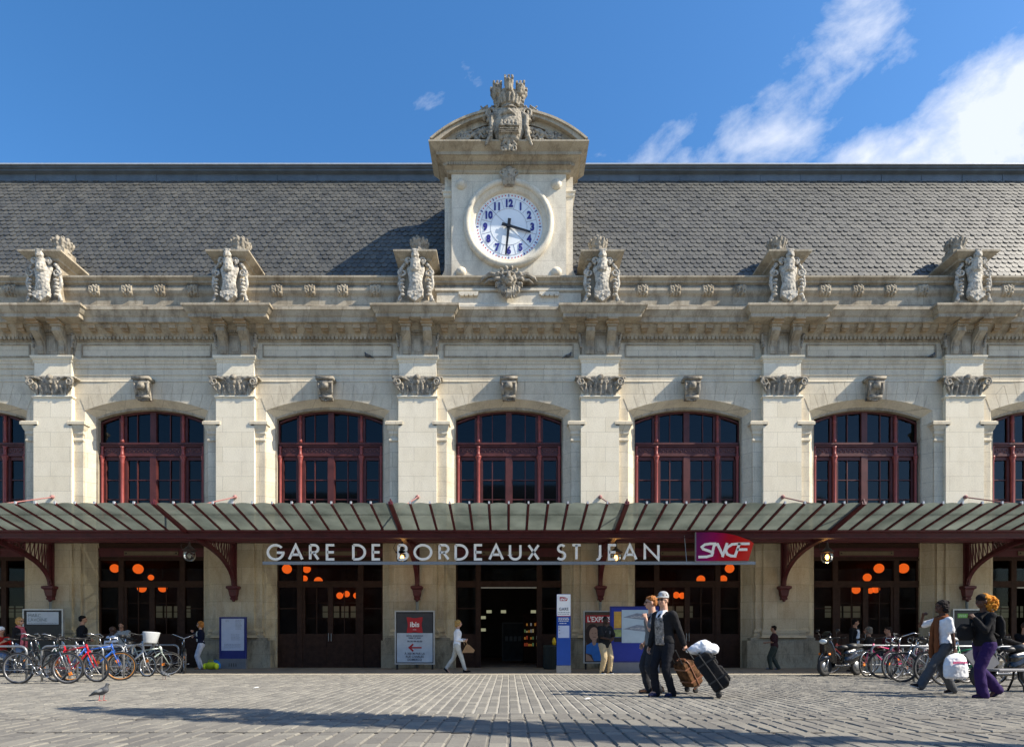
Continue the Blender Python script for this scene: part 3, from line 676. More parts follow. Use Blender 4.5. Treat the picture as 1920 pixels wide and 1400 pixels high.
# ---- windows
def win_outline(hw, zs, zc, inset):
    return arcpts(hw - inset, zs - inset * .9, zc - inset, 20)
WY = 1.28
win = thing('x', 'x', 'x')
bpy.data.objects.remove(win)
def resize(o, fx, fz, oz, dy):
    for q in [o] + list(o.children):
        for v in q.data.vertices: v.co = (v.co.x * fx, v.co.y + dy, v.co.z * fz + oz)
def make_window():
    f = MB(); y0, y1 = WY, WY + .12; hw, zs, zc = 2.06, 9.27, 9.745
    Ao = arcpts(hw, zs, zc, 20); Ai = arcpts(hw - .09, zs - .03, zc - .1, 20)
    for i in range(20):
        (a, b), (c, d_) = Ao[i], Ao[i + 1]; (e, g), (h, j) = Ai[i], Ai[i + 1]
        f.prism([(e, g), (h, j), (c, d_), (a, b)], y0, y1)
    f.box(-hw, -hw + .09, y0, y1, 5.5, zs); f.box(hw - .09, hw, y0, y1, 5.5, zs)
    def topz(x): R_ = (hw * hw + (zc - zs) ** 2) / (2 * (zc - zs)); return zc - R_ + sqrt(max(0, R_ * R_ - x * x)) - .05
    f.box(-.12, .12, y0 - .03, y1, 5.5, 8.0); f.box(-.11, .11, y0 - .02, y1, 8.5, topz(.1))
    for s in (-1, 1):
        f.box(s * 1.165 - .15, s * 1.165 + .15, y0 - .005, y1, 5.5, 8.0); f.box(s * 1.165 - .14, s * 1.165 + .14, y0, y1, 8.5, topz(1.3))
        pass
        f.box(s * 1.88 - .05, s * 1.88 + .05, y0 + .01, y1, 5.5, 8.0)
    f.box(-1.97, 1.97, y0 - .06, y1, 8.36, 8.43); f.box(-1.97, 1.97, y0 - .10, y1, 8.43, 8.50); f.box(-1.97, 1.97, y0 - .01, y1, 8.08, 8.36)
    f.box(-1.97, 1.97, y0 - .05, y1, 8.0, 8.08); f.box(-1.97, 1.97, y0 + .01, y1, 7.86, 8.0)
    fr_ = f.build('window', RED, ST)
    CM = mat('oxblood_highlight_paint', (.24, .05, .042), .45, var=.2)
    for s in (-1, 1):
        for x, r in ((s * 1.165, .065), (s * 1.93, .05)):
            c = MB()
            c.lathe([(r * 1.3, 5.5), (r * 1.3, 5.7), (r, 5.75), (r, 7.72), (r * 1.2, 7.76), (r, 7.8), (r * 1.7, 7.95), (r * 1.8, 8.0)], (x, y0 - .05, 0), 12)
            c.lathe([(r * .9, 8.0), (r * 1.3, 8.05), (r * .9, 8.1), (r * .9, 8.3), (r * 1.3, 8.36)], (x, y0 - .05, 0), 10)
            c.build('colonnette', CM, fr_, True)
        x = s * 1.165; c = MB(); c.lathe([(.07, 8.5), (.07, 8.6), (.05, 8.66), (.05, topz(1.2) - .3), (.075, topz(1.2) - .26), (.05, topz(1.2) - .2), (.05, topz(1.2))], (x, y0 - .04, 0), 10); c.build('colonnette', CM, fr_, True)
    o_ = MB()
    for i in range(44):
        x = -1.85 + 3.7 * i / 43
        if abs(abs(x) - 1.165) < .1: continue
        o_.ball((x, y0 - .012, 8.22 + .03 * (-1) ** i), (.035, .02, .04), 6, 4)
    o_.build('transom_ornament', mat('faded_transom_paint', (.13, .05, .045), .6), fr_, True)
    g = MB()
    for x in (-1.56, -.63, .63, 1.56):
        t_ = topz(x) if abs(x) < 1.4 else topz(1.9)
        if abs(x) < 1: g.box(x - .018, x + .018, y0 + .02, y0 + .06, 5.5, 7.9); g.box(x - .014, x + .014, y0 + .02, y0 + .06, 8.5, t_)
    for (a, b) in ((-1.84, -1.31), (-1.02, -.12), (.12, 1.02), (1.31, 1.84)):
        for z in (6.37, 7.11): g.box(a, b, y0 + .025, y0 + .055, z - .018, z + .018)
        for e_ in (a + .012, b - .012): g.box(e_ - .014, e_ + .014, y0 + .005, y0 + .08, 5.5, 7.9)
    g.build('glazing_bar', RED, fr_)
    p = MB(); p.add([(-1.98, y0 + .07, 5.5), (1.98, y0 + .07, 5.5), (1.98, y0 + .07, 7.98), (-1.98, y0 + .07, 7.98)], [(0, 1, 2, 3)])
    Ai = arcpts(1.99, 9.2, 9.7, 20); v = [(-1.99, y0 + .07, 8.45), (1.99, y0 + .07, 8.45)] + [(x, y0 + .07, z) for x, z in Ai[::-1]]
    p.add(v, [tuple(range(len(v)))])
    p.build('pane', WGLASS, fr_)
    resize(fr_, .9675, .972, .028, -.68)
    return fr_
def copy_part(o, dx):
    c = o.copy(); COL.objects.link(c); c.location.x = dx; c.parent = o.parent
    for ch in o.children:
        d_ = ch.copy(); COL.objects.link(d_); d_.parent = c
    return c
W0 = make_window()
for k in (-4, -3, -2, -1, 1, 2, 3, 4): copy_part(W0, k * BAY)

# ---- doors of the ground floor
def make_door(open_mid):
    f = MB(); y0, y1 = 1.36, 1.46; hw = 2.06
    f.box(-hw, hw, y0, y1 + .1, 4.35, ZSPLIT + .7); f.box(-hw, hw, y0 - .03, y1, 4.05, 4.13); f.box(-hw, -hw + .1, y0, y1, 0, 4.35); f.box(hw - .1, hw, y0, y1, 0, 4.35)
    f.box(-hw, hw, y0, y1, 4.13, 4.2)
    for s in (-1, 1): f.box(s * 1.165 - .1, s * 1.165 + .1, y0 - .025, y1, 0, 4.048)
    f.box(-hw, hw, y0 - .02, y1, 3.04, 3.28)
    for s in (-1, 1):
        a, b = (1.265, 1.96)
        if s < 0: a, b = -1.96, -1.265
        f.box(a, b, y0 + .01, y1, 0, 1.28); f.box(a + .1, b - .1, y0 - .01, y0 + .02, .2, .8); f.box(a, b, y0 + .02, y0 + .06, 2.22, 2.26)
        if not open_mid:
            a, b = (.0, 1.065) if s > 0 else (-1.065, 0)
            f.box(a, b, y0 + .005, y1, 0, 1.28); f.box(a + .14, b - .14, y0 - .015, y0 + .02, .16, .62); f.box(a + .14, b - .14, y0 - .015, y0 + .02, .74, 1.16)
            f.box(a, a + .1, y0, y1, 1.28, 3.04); f.box(b - .1, b, y0, y1, 1.28, 3.04)
            m_ = (a + b) / 2; f.box(m_ - .014, m_ + .014, y0 + .02, y0 + .05, 1.28, 3.04)
            for z in (1.86, 2.45): f.box(a + .1, b - .1, y0 + .022, y0 + .048, z - .012, z + .012)
    fr_ = f.build('door', BROWN, ST)
    hb = MB(); hb.box(-hw, hw, y0 - .02, y1, 4.2, 4.44); hb.box(-hw - .0, hw, y0 - .05, y0, 4.44, 4.52)
    hb.build('door_head', REDD, fr_)
    sp_ = MB(); sp_.box(-1.03, 1.03, y0 - .06, y0 - .022, 4.25, 4.4)
    sp_.k = 1
    for s in (-1, 1): sp_.ball((s * .95, y0 - .06, 4.325), .028, 8, 6)
    sp_.build('name_plate', [mat('tarnished_plate', (.16, .12, .07), .6), DARK], fr_)
    p = MB()
    def pane(a, b, z0, z1): p.add([(a, y0 + .05, z0), (b, y0 + .05, z0), (b, y0 + .05, z1), (a, y0 + .05, z1)], [(0, 1, 2, 3)])
    pane(-1.96, -1.265, 3.28, 4.05); pane(-1.065, 1.065, 3.28, 4.05); pane(1.265, 1.96, 3.28, 4.05); pane(-1.96, -1.265, 1.28, 3.04); pane(1.265, 1.96, 1.28, 3.04)
    if not open_mid: pane(-.965, -.1, 1.28, 3.04); pane(.1, .965, 1.28, 3.04)
    p.build('door_pane', DGLASS, fr_)
    if not open_mid:
        h = MB(); h.tube([(-.05, y0 - .06, 1.0), (-.05, y0 - .06, 1.3)], .014); h.tube([(.05, y0 - .06, 1.0), (.05, y0 - .06, 1.3)], .014); h.build('door_handle', STEEL, fr_)
    else:
        h = MB(); h.box(-1.06, 1.06, y0 - .05, y0 + .02, 3.0, 3.05); h.build('door_track', mat('pale_track', (.45, .43, .38), .5), fr_)
    resize(fr_, .9665, .972, 0, -.86)
    return fr_
D0 = make_door(False); D0.location.x = BAY
for k in (-4, -2, -1, 2, 4): copy_part(D0, k * BAY)
D1 = make_door(True)
copy_part(D1, 3 * BAY); copy_part(D1, -3 * BAY)

# ---- mansard roof: scalloped slates laid one by one
def roof_profile(n=60):
    P = [Vector((0.62, 13.98))]; L_ = 6.25
    for i in range(n):
        th = radians(72.5 - 9.5 * (i + .5) / n); P.append(P[-1] + Vector((cos(th), sin(th))) * L_ / n)
    return P, L_
RP, RL = roof_profile()
def roof_at(s):
    t_ = max(0, min(s / RL, .9999)) * 60; i = int(t_); p = RP[i].lerp(RP[i + 1], t_ - i); d = (RP[i + 1] - RP[i]).normalized(); return p, d
vs = []; fs = []
SW, SE = .226, .212; rows = int(RL / SE) + 1
shape = [(-.5, .30), (-.5, .035)] + [(-.5 * cos(a), .035 - .118 * sin(a)) for a in [pi * i / 8 for i in range(1, 8)]] + [(.5, .035), (.5, .30)]
NC = int(48 / SW)
for r in range(rows):
    s = r * SE + .08
    for c in range(NC):
        x = -24 + (c + (.5 if r % 2 else 0)) * SW; tl_ = RND.uniform(-.012, .012); lift = RND.uniform(.030, .052); ds = RND.uniform(-.008, .008); o = len(vs)
        p, d_ = roof_at(s); nrm = Vector((-d_.y, d_.x))
        top = []; bot = []
        for (u, v) in shape:
            k = (.32 - v) / .40; h = lift * k + .003; w_ = SW * .97
            q = p + d_ * (v + ds + tl_ * u) + nrm * h; top.append((x + u * w_, q.x, q.y)); q2 = q - nrm * .024; bot.append((x + u * w_, q2.x, q2.y))
        n = len(shape); vs += top + bot; fs.append(tuple(o + i for i in range(n)))
        for i in range(1, n - 2): fs.append((o + i + 1, o + i, o + n + i, o + n + i + 1))
rf = MB(); rf.add(vs, fs); 
roof = rf.build('roof', SLATE, ST)
ub = MB()
for i in range(60):
    a, b = RP[i], RP[i + 1]; ub.add([(-XE, a.x + .01, a.y), (XE, a.x + .01, a.y), (XE, b.x + .01, b.y), (-XE, b.x + .01, b.y)], [(0, 1, 2, 3)])
tp = RP[-1]
ub.box(-XE, XE, tp.x + .02, 16, tp.y - .1, tp.y + .3); ub.box(-XE, XE, 14.4, 15, 12, tp.y)
ub.build('roof_boarding', ZINC, roof)
zc_ = MB(); zc_.moulding(-XE, XE, tp.x, 15.9, [(0, tp.y - .06), (.02, tp.y + .02), (.02, tp.y + .28), (.16, tp.y + .34), (.16, tp.y + .40), (.22, tp.y + .42), (.22, tp.y + .46), (.26, tp.y + .48), (.26, tp.y + .50)], False)
for i in range(-16, 17): zc_.box(i * 1.65 - .012, i * 1.65 + .012, tp.x - .235, tp.x, tp.y + .42, tp.y + .48)
for i in range(-16, 17): zc_.box(i * 1.65 + .4, i * 1.65 + .43, tp.x - .04, tp.x, tp.y - .04, tp.y + .33)
zc_.build('zinc_cornice', ZINC, roof)
rg = MB(); rg.box(-XE, XE, tp.x - .29, tp.x + .3, tp.y + .50, tp.y + .55)
for i in range(-14, 15): rg.ball((i * 1.75 + .3, tp.x - .1, tp.y + .56), .035, 8, 5)
rg.build('ridge_capping', ZINCL, roof)
# ------------------------------------------------------------ clock tower on the axis
tw = MB()
tw.box(-2.34, 2.34, .28, 1.0, 13.0, 17.9); tw.box(-2.2, 2.2, 1.0, 2.9, 13.0, 18.4); tw.box(-2.07, 2.07, .24, .3, 13.62, 17.95)
CZ = 1 + (1200 - 419.5) / 52
NS = 72; ring = [(1.45 * cos(2 * pi * i / NS), CZ + 1.45 * sin(2 * pi * i / NS)) for i in range(NS)]
def onrect(x, z):
    dx, dz = x, z - CZ; t_ = min([v for v in ((2.07 / abs(dx)) if abs(dx) > 1e-6 else 1e9, ((17.95 - CZ) / dz) if dz > 1e-6 else 1e9, ((CZ - 13.62) / -dz) if dz < -1e-6 else 1e9)]); return (dx * t_, CZ + dz * t_)
for i in range(NS):
    a, b = ring[i], ring[(i + 1) % NS]; A_, B_ = onrect(*a), onrect(*b); mid = []
    if abs(abs(A_[0]) - 2.07) < 1e-5 and abs(abs(B_[0]) - 2.07) > 1e-5 or abs(abs(B_[0]) - 2.07) < 1e-5 and abs(abs(A_[0]) - 2.07) > 1e-5:
        mid = [(math.copysign(2.07, A_[0] + B_[0]), 17.95 if A_[1] + B_[1] > 2 * CZ else 13.62)]
    P = [a, A_] + mid + [B_, b]; tw.add([(x, .04, z) for x, z in P], [tuple(range(len(P)))])
    tw.add([(a[0], .04, a[1]), (b[0], .04, b[1]), (b[0], .24, b[1]), (a[0], .24, a[1])], [(0, 1, 2, 3)])
for s in (-1, 1): tw.box(s * 2.069 - .001, s * 2.069 + .001, .04, .3, 13.62, 17.95)
tw.box(-2.6, 2.6, -.02, .5, 12.86, 13.55); tw.moulding(-2.6, 2.6, -.02, .5, [(0, 13.55), (.05, 13.57), (.05, 13.64), (0, 13.66)])
tw.moulding(-2.9, 2.9, -.08, .5, [(.05, 12.83), (.05, 13.05), (0, 13.1)])
for s in (-1, 1):
    tw.moulding(s * 2.2 - .16, s * 2.2 + .16, .26, .98, [(0, 17.15), (.03, 17.2), (.03, 17.28), (.07, 17.32), (.07, 17.36), (0, 17.38)])
    A = [(s * 2.34, 14.65)] + [(s * (2.34 + .42 * (1 - cos(t_ * pi / 2 / 6))), 14.65 - .5 * sin(t_ * pi / 2 / 6)) for t_ in range(1, 7)] + [(s * 2.34, 14.0)]
    tw.prism(A if s < 0 else A[::-1], .3, .9)
    tw.box(s * 2.5 - .22, s * 2.5 + .22, .05, .8, 13.66, 14.15)
    tw.box(s * 1.45 - .35, s * 1.45 + .35, -.10, .0, 13.42, 13.52)
    for j in range(4): tw.box(s * 1.45 - .30 + j * .165, s * 1.45 - .17 + j * .165, -.12, .0, 13.36, 13.42)
tw.build('clock_tower', S_TOWER, ST)
for s in (-1, 1):
    for z in (14.28, 17.45):
        bs = MB(); bs.lathe([(.19, 0), (.19, .03), (.15, .05), (.14, .09), (.09, .13), (0, .15)], (s * 1.72, .04, z), 20, Matrix.Rotation(pi / 2, 4, 'X')); bs.build('round_boss', S_TOWER, ST, True)
tc = MB()
tc.moulding(-2.2, 2.2, .02, 1.0, [(0, 17.82), (.04, 17.86), (.04, 17.93), (.16, 18.0), (.16, 18.1), (.34, 18.22), (.38, 18.22), (.38, 18.33), (.50, 18.42), (.62, 18.5), (.62, 18.55)])
for i in range(52):
    x = -2.2 + 4.4 * i / 51; tc.box(x - .025, x + .025, -.2, -.05, 18.0, 18.10)
for s in (-1, 1):
    for i in range(5):
        y = 0 + i * .2; tc.box(s * 2.30 - .04, s * 2.30 + .04, y, y + .1, 18.0, 18.09)
tc.build('tower_cornice', S_TRIM, ST)
# segmental pediment
pe = MB(); n = 28
def arcband(hw0, z0, zc0, hw1, z1, zc1, yf, yb):
    A = arcpts(hw0, z0, zc0, n); B = arcpts(hw1, z1, zc1, n)
    for i in range(n):
        pe.prism([A[i], A[i + 1], B[i + 1], B[i]], yf, yb)
arcband(2.15, 18.56, 19.36, 2.6, 18.56, 19.56, -.36, .9)
arcband(2.5, 18.56, 19.54, 2.72, 18.57, 19.64, -.52, .95)
arcband(2.70, 18.62, 19.63, 2.78, 18.64, 19.71, -.58, 1.0)
A = arcpts(2.15, 18.56, 19.36, n)
pe.prism([(x, z) for x, z in A], -.22, .85)
pe.build('pediment', S_TRIM, ST)
tf = MB()
for s in (-1, 1):
    for j in range(4):
        x = s * (.85 + j * .30); z = 18.80 + .10 * (3 - j) * .5
        spiral(tf, (x, z), .19 - .025 * j, 1.3, .055, s if j % 2 else -s, -.36, pi / 2)
        tf.ball((x, -.38, z), .075, 8, 6)
        tf.cap((x - s * .1, -.34, z + .18), (x + s * .14, -.35, z + .08), .07, .04, 7)
    tf.limb([(s * .5, -.36, 19.16), (s * .9, -.37, 19.06), (s * 1.3, -.37, 18.88), (s * 1.8, -.36, 18.66)], [.10, .09, .07, .03], 7)
    for j in range(9): tf.ball((s * (.6 + .12 * j + RND.uniform(-.03, .03)), -.38, 18.64 + RND.uniform(0, .16) * (1 - j / 10)), (.07, .06, .05), 7, 5)
remesh(tf.build('tympanum_foliage', S_CARV, ST, True), .012, 0, (.014, 12))
# crest: shield, scrolls, leaves and mural crown
cr = MB(); yc = -.52
cr.loft([((0, yc, 18.85), .12, .14), ((0, yc, 19.0), .40, .22), ((0, yc, 19.3), .54, .26), ((0, yc, 19.7), .56, .27), ((0, yc, 20.05), .50, .24), ((0, yc, 20.2), .40, .2)], 28)
for s in (-1, 1):
    cr.limb([(s * .42, yc - .05, 20.1), (s * .62, yc - .1, 19.85), (s * .60, yc - .12, 19.5), (s * .66, yc - .08, 19.15), (s * .80, yc - .05, 18.85)], [.08, .10, .08, .09, .05], 8)
    spiral(cr, (s * .62, 20.05), .19, 1.4, .06, s, yc - .08, -pi / 2)
    for j in range(7): cr.ball((s * (.66 + .05 * sin(j * 2)), yc - .02, 19.95 - j * .15), (.1, .09, .07), 8, 6)
    for j, (dx, dz, h) in enumerate(((.58, 20.15, .35), (.74, 20.1, .42), (.86, 20.0, .3))):
        cr.limb([(s * dx, yc + .1, dz), (s * (dx + .05), yc + .05, dz + h * .6), (s * (dx + .01), yc, dz + h)], [.1, .08, .02], 7)
    cr.cap((s * .82, yc, 20.2), (s * .98, yc - .02, 20.42), .05, .03, 6); cr.cap((s * .98, yc, 20.2), (s * .76, yc - .02, 20.48), .06, .03, 6)
    for j in range(5): cr.ball((s * (.40 + .06 * (j % 2)), yc, 20.35 + j * .12), (.10, .1, .08), 8, 6)
    spiral(cr, (s * .18, 18.66), .13, 1.4, .045, s, yc - .1, pi / 2); cr.cap((s * .1, yc - .1, 18.95), (s * .25, yc - .1, 18.8), .07, .05, 7)
cr.cap((0, yc - .1, 18.9), (0, yc - .1, 18.6), .08, .05)
for i in range(3): cr.box(-.36 + .02 * i, .36 - .02 * i, yc - .31, yc - .2, 19.12 + i * .07, 19.15 + i * .07)
for i in range(5): cr.box(-.3 + i * .13, -.22 + i * .13, yc - .33, yc - .2, 19.42, 19.58)
cr.box(-.36, .36, yc - .32, yc - .2, 19.36, 19.42)
cr.limb([(-.25, yc - .22, 19.85), (0, yc - .28, 19.95), (.22, yc - .22, 19.83)], [.06, .08, .05], 7)
cr.loft([((0, yc, 20.15), .36, .28), ((0, yc, 20.3), .28, .24), ((0, yc, 20.5), .34, .3), ((0, yc, 20.75), .42, .34), ((0, yc, 20.85), .44, .36), ((0, yc, 20.92), .42, .34)], 24)
for i in range(16):
    a = 2 * pi * i / 16; cr.cap((.34 * cos(a), yc + .28 * sin(a), 20.38), (.40 * cos(a), yc + .33 * sin(a), 20.72), .05, .07, 6)
cr.loft([((0, yc, 20.85), .38, .3), ((0, yc, 21.05), .43, .35)], 24)
for a, hh in ((-pi / 2, .34), (-pi / 2 - .95, .26), (-pi / 2 + .95, .26), (0.05, .24), (pi - .05, .24), (pi / 2, .3)):
    c_, s_ = cos(a), sin(a); cx, cy = .44 * c_, yc + .34 * s_
    cr.cap((cx, cy, 20.9), (cx * 1.12, yc + (cy - yc) * 1.12, 20.92 + hh), .13, .17, 8)
    for e in (-.12, 0, .12): cr.box(cx * 1.12 + e - .04, cx * 1.12 + e + .04, yc + (cy - yc) * 1.12 - .14, yc + (cy - yc) * 1.12 + .1, 21.0 + hh, 21.16 + hh)
for i_ in range(len(cr.v)): v_ = cr.v[i_]; cr.v[i_] = (v_[0], v_[1], 18.12 + (v_[2] - 18.55) * .91 if v_[2] < 20.2 else 19.62 + (v_[2] - 20.2) * .62)
remesh(cr.build('crest', S_CARV, ST, True), .013, 0, (.014, 13))
# ring round the clock
rgm = MB()
def yring(prof, seg=72):
    vs = []; fs = []
    for (r, y) in prof:
        for k in range(seg): a = 2 * pi * k / seg; vs.append((r * cos(a), y, CZ + r * sin(a)))
    for i in range(len(prof) - 1):
        for k in range(seg): k2 = (k + 1) % seg; fs.append((i * seg + k, (i + 1) * seg + k, (i + 1) * seg + k2, i * seg + k2))
    rgm.add(vs, fs)
yring([(1.62, .05), (1.62, -.04), (1.58, -.10), (1.50, -.13), (1.42, -.10), (1.40, -.05), (1.40, -.02), (1.36, -.02), (1.34, .0), (1.28, .02), (1.24, .05), (1.22, .235)])
rgm.build('clock_surround', S_TOWER, ST, True)
kk = MB(); kk.loft([((0, -.02, CZ + 1.32), .16, .14), ((0, -.04, CZ + 1.5), .22, .2), ((0, -.04, CZ + 1.75), .2, .2), ((0, -.04, CZ + 1.85), .28, .2)], 14); kk.ball((0, -.05, CZ + 1.92), (.16, .12, .1))
for s in (-1, 1): spiral(kk, (s * .24, CZ + 1.72), .13, 1.4, .05, s, -.14, pi / 2); kk.cap((s * .2, -.14, CZ + 1.6), (s * .17, -.1, CZ + 1.35), .06, .05, 7)
kk.ball((0, -.22, CZ + 1.62), .06)
remesh(kk.build('clock_keystone', S_CARV, ST, True), .016, 1)
# lion mask under the dial
ln = MB(); lz = 13.86; ly = -.22
ln.ball((0, ly + .05, lz), (.30, .26, .32)); ln.ball((0, ly - .16, lz - .10), (.17, .14, .14)); ln.cap((0, ly - .2, lz + .12), (0, ly - .28, lz - .03), .06, .085)
for s in (-1, 1):
    ln.ball((s * .12, ly - .2, lz + .12), (.085, .06, .04)); ln.ball((s * .17, ly - .12, lz - .02), (.10, .12, .10)); ln.ball((s * .25, ly, lz + .22), (.08, .06, .08))
    for j in range(8):
        a = radians(78 - j * 24); r0 = .30; ln.limb([(s * r0 * cos(a) * .8, ly + .05, lz + r0 * sin(a)), (s * (.48) * cos(a) * .95, ly - .02, lz + .46 * sin(a) - .02), (s * (.50) * cos(a), ly + .02, lz + .56 * sin(a) - .08)], [.085, .07, .025], 7)
    ln.limb([(s * .35, ly + .05, lz + .15), (s * .65, ly + .05, lz + .22), (s * .92, ly + .08, lz + .10), (s * 1.0, ly + .08, lz)], [.10, .09, .06, .02], 7)
    ln.limb([(s * .40, ly + .08, lz + .05), (s * .72, ly + .08, lz + .03), (s * .88, ly + .1, lz - .08)], [.08, .06, .02], 7)
    for j in range(4): ln.limb([(s * (.06 + .1 * j), ly, lz - .25), (s * (.05 + .09 * j), ly - .03, lz - .50 + .04 * j), (s * (.09 + .08 * j), ly, lz - .66 + .06 * j)], [.07, .06, .02], 7)
ln.ball((0, ly - .18, lz - .22), (.10, .08, .05))
remesh(ln.build('lion_mask', S_CARV, ST, True), .011, 0, (.012, 14))

# ---- the clock itself
CK = thing('clock', 'round white station clock with blue numerals and black hands, on the tower', 'clock', (0, .17, CZ))
q = MB(); q.lathe([(0, 0), (1.235, 0), (1.235, .03)], (0, 0, 0), 72, Matrix.Rotation(-pi / 2, 4, 'X')); q.xf(Matrix.Translation((0, 0.0, 0)))
dial = q.build('dial', mat('enamel_dial', (.80, .84, .88), .35, var=.06, nscale=1.2), CK)
q = MB()
def rr(mb, a, r0, r1, w_, y0, y1):
    M = Matrix.Rotation(-a, 4, 'Y'); mb.box(-w_ / 2, w_ / 2, y0, y1, r0, r1, M)
for r in (.66, 1.03):
    q.tube([(r * cos(2 * pi * i / 60), -.004, r * sin(2 * pi * i / 60)) for i in range(60)], .006, 4, closed=True)
for i in range(12): rr(q, -radians(30 * i + 15), .66, 1.03, .010, -.008, 0)
q.bar((-.88, -.004, .86), (.9, -.004, -.86), .012, .012)
q.build('dial_joint', mat('dial_joint_grey', (.35, .36, .40), .6), dial)
BLUE = mat('numeral_blue', (.035, .035, .22), .4, var=0)
for i in range(12): q = MB(); rr(q, -radians(30 * i), 1.09, 1.18, .032, -.014, 0); q.build('hour_mark', BLUE, CK)
q = MB(); 
for i in range(60):
    if i % 5: a = radians(6 * i); q.lathe([(.024, 0), (.024, .008)], (1.135 * sin(a), 0, 1.135 * cos(a)), 10, Matrix.Rotation(pi / 2, 4, 'X'))
q.build('minute_dot', mat('minute_dot_red', (.55, .06, .06), .5, var=0), CK)
for i in range(1, 13):
    a = radians(30 * i); text_mesh('numeral', str(i), .36, BLUE, CK, (.855 * sin(a), -.012, .855 * cos(a) - .125), .008, sx=.84, bold=.018)
BLK = mat('clock_hand_black', (.01, .01, .012), .4, var=0)
q = MB(); q.prism([(-.055, -.26), (.055, -.26), (.05, 0), (.03, .82), (-.03, .82), (-.05, 0)], -.075, -.06, Matrix.Rotation(radians(105.5), 4, 'Y')); q.build('hour_hand', BLK, CK)
q = MB(); q.prism([(-.06, -.25), (.06, -.25), (.05, 0), (.028, 1.06), (-.028, 1.06), (-.05, 0)], -.10, -.085, Matrix.Rotation(radians(186), 4, 'Y')); q.lathe([(.07, 0), (.07, .12)], (0, 0, 0), 16, Matrix.Rotation(pi / 2, 4, 'X')); q.build('minute_hand', BLK, CK)

# ------------------------------------------------------------ glass canopy along the front
CN = thing('glass_canopy', 'long glass and oxblood iron canopy sloping out over the station doors', 'canopy')
YO, ZO, YB, ZB = -5.0, 4.80, -3.30, 4.36
q = MB(); L_ = XE
q.box(-L_, L_, YB - .08, YB + .08, 4.30, 4.345); q.box(-L_, L_, YB - .08, YB + .08, 4.12, 4.155); q.box(-L_, L_, YB - .02, YB + .02, 4.155, 4.30)
q.box(-L_, L_, YB - .14, YB - .08, 4.30, 4.36)
q.build('front_beam', REDD, CN)
q = MB(); q.box(-L_, L_, -.10, .0, 4.50, 4.72); q.box(-L_, L_, -.16, .0, 4.50, 4.53); q.box(-L_, L_, .02, .172, 4.80, 4.90); q.build('wall_beam', REDD, CN)
q = MB(); q.box(-L_, L_, -2.2, -2.1, 4.22, 4.36); q.box(-L_, L_, -1.1, -1.0, 4.35, 4.46); q.build('purlin', REDD, CN)
def sl(t_): return Vector((0, YB + (YO - YB) * t_, ZB + (ZO - ZB) * t_))
q = MB(); a = sl(.62); q.box(-L_, L_, a.y - .015, a.y + .015, a.z + .03, a.z + .05); q.build('glazing_strip', mat('strip_metal', (.16, .13, .12), .5), CN)
ribm = MB(); a = sl(-.02); b = sl(1.02); ribm.bar((0, a.y, a.z), (0, b.y, b.z), .06, .035); ribm.bar((0, a.y, a.z - .03), (0, b.y, b.z - .03), .06, .018); ribm.k = 1; ribm.box(-.022, .022, b.y - .04, b.y + .02, b.z - .02, b.z + .05); ribm.k = 0
rib0 = ribm.build('glazing_rib', [REDD, ZINCL], CN)
majm = MB(); a = sl(-.08); b = sl(1.04)
majm.prism([(0, 0)] * 0 or [(-1, 0), (1, 0), (1, 1), (-1, 1)], 0, .001) if False else None
majm.bar((0, a.y, a.z - .06), (0, b.y, b.z + .0), .12, .09); majm.bar((0, a.y, a.z + .05), (0, b.y, b.z + .05), .03, .13)
maj0 = majm.build('main_rib', REDD, CN)
pn = MB(); H = BAY / 24
vs = []; ns = 6
for j in range(ns + 1):
    u = -H + .02 + (2 * H - .04) * j / ns; sag = .018 * (1 - (2 * j / ns - 1) ** 2)
    for t_ in (0, .6): p = sl(t_); vs.append((u, p.y, p.z + sag * .3))
    p = sl(1.0 + .02 * (1 - (2 * j / ns - 1) ** 2)); vs.append((u, p.y, p.z + .0 + sag))
fs = []
for j in range(ns):
    for k in range(2): o_ = j * 3 + k; fs.append((o_, o_ + 1, o_ + 4, o_ + 3))
pn.add(vs, fs); pane0 = pn.build('glass_pane', FROST, CN, True)
ipn = MB(); ipn.add([(-L_, YB, 4.40), (L_, YB, 4.40), (L_, .18, 4.82), (-L_, .18, 4.82)], [(0, 1, 2, 3)]); ipn.build('rear_glazing', FROST, CN)
first = [True, True, True]
NR = 12 * 8
for i in range(-48 + 6, 49 - 6):
    x = i * BAY / 12
    if (i - 6) % 12 == 0:
        if first[0]: maj0.location.x = x; first[0] = False
        else: c = maj0.copy(); COL.objects.link(c); c.location.x = x
    else:
        if first[1]: rib0.location.x = x; first[1] = False
        else: c = rib0.copy(); COL.objects.link(c); c.location.x = x
    if first[2]: pane0.location.x = x + H; first[2] = False
    elif i < 42: c = pane0.copy(); COL.objects.link(c); c.location.x = x + H
q = MB()
for i in range(-42, 43): x = i * BAY / 12; q.bar((x, YB, 4.33), (x, 0, 4.73), .035, .045)
q.build('rear_rib', REDD, CN)
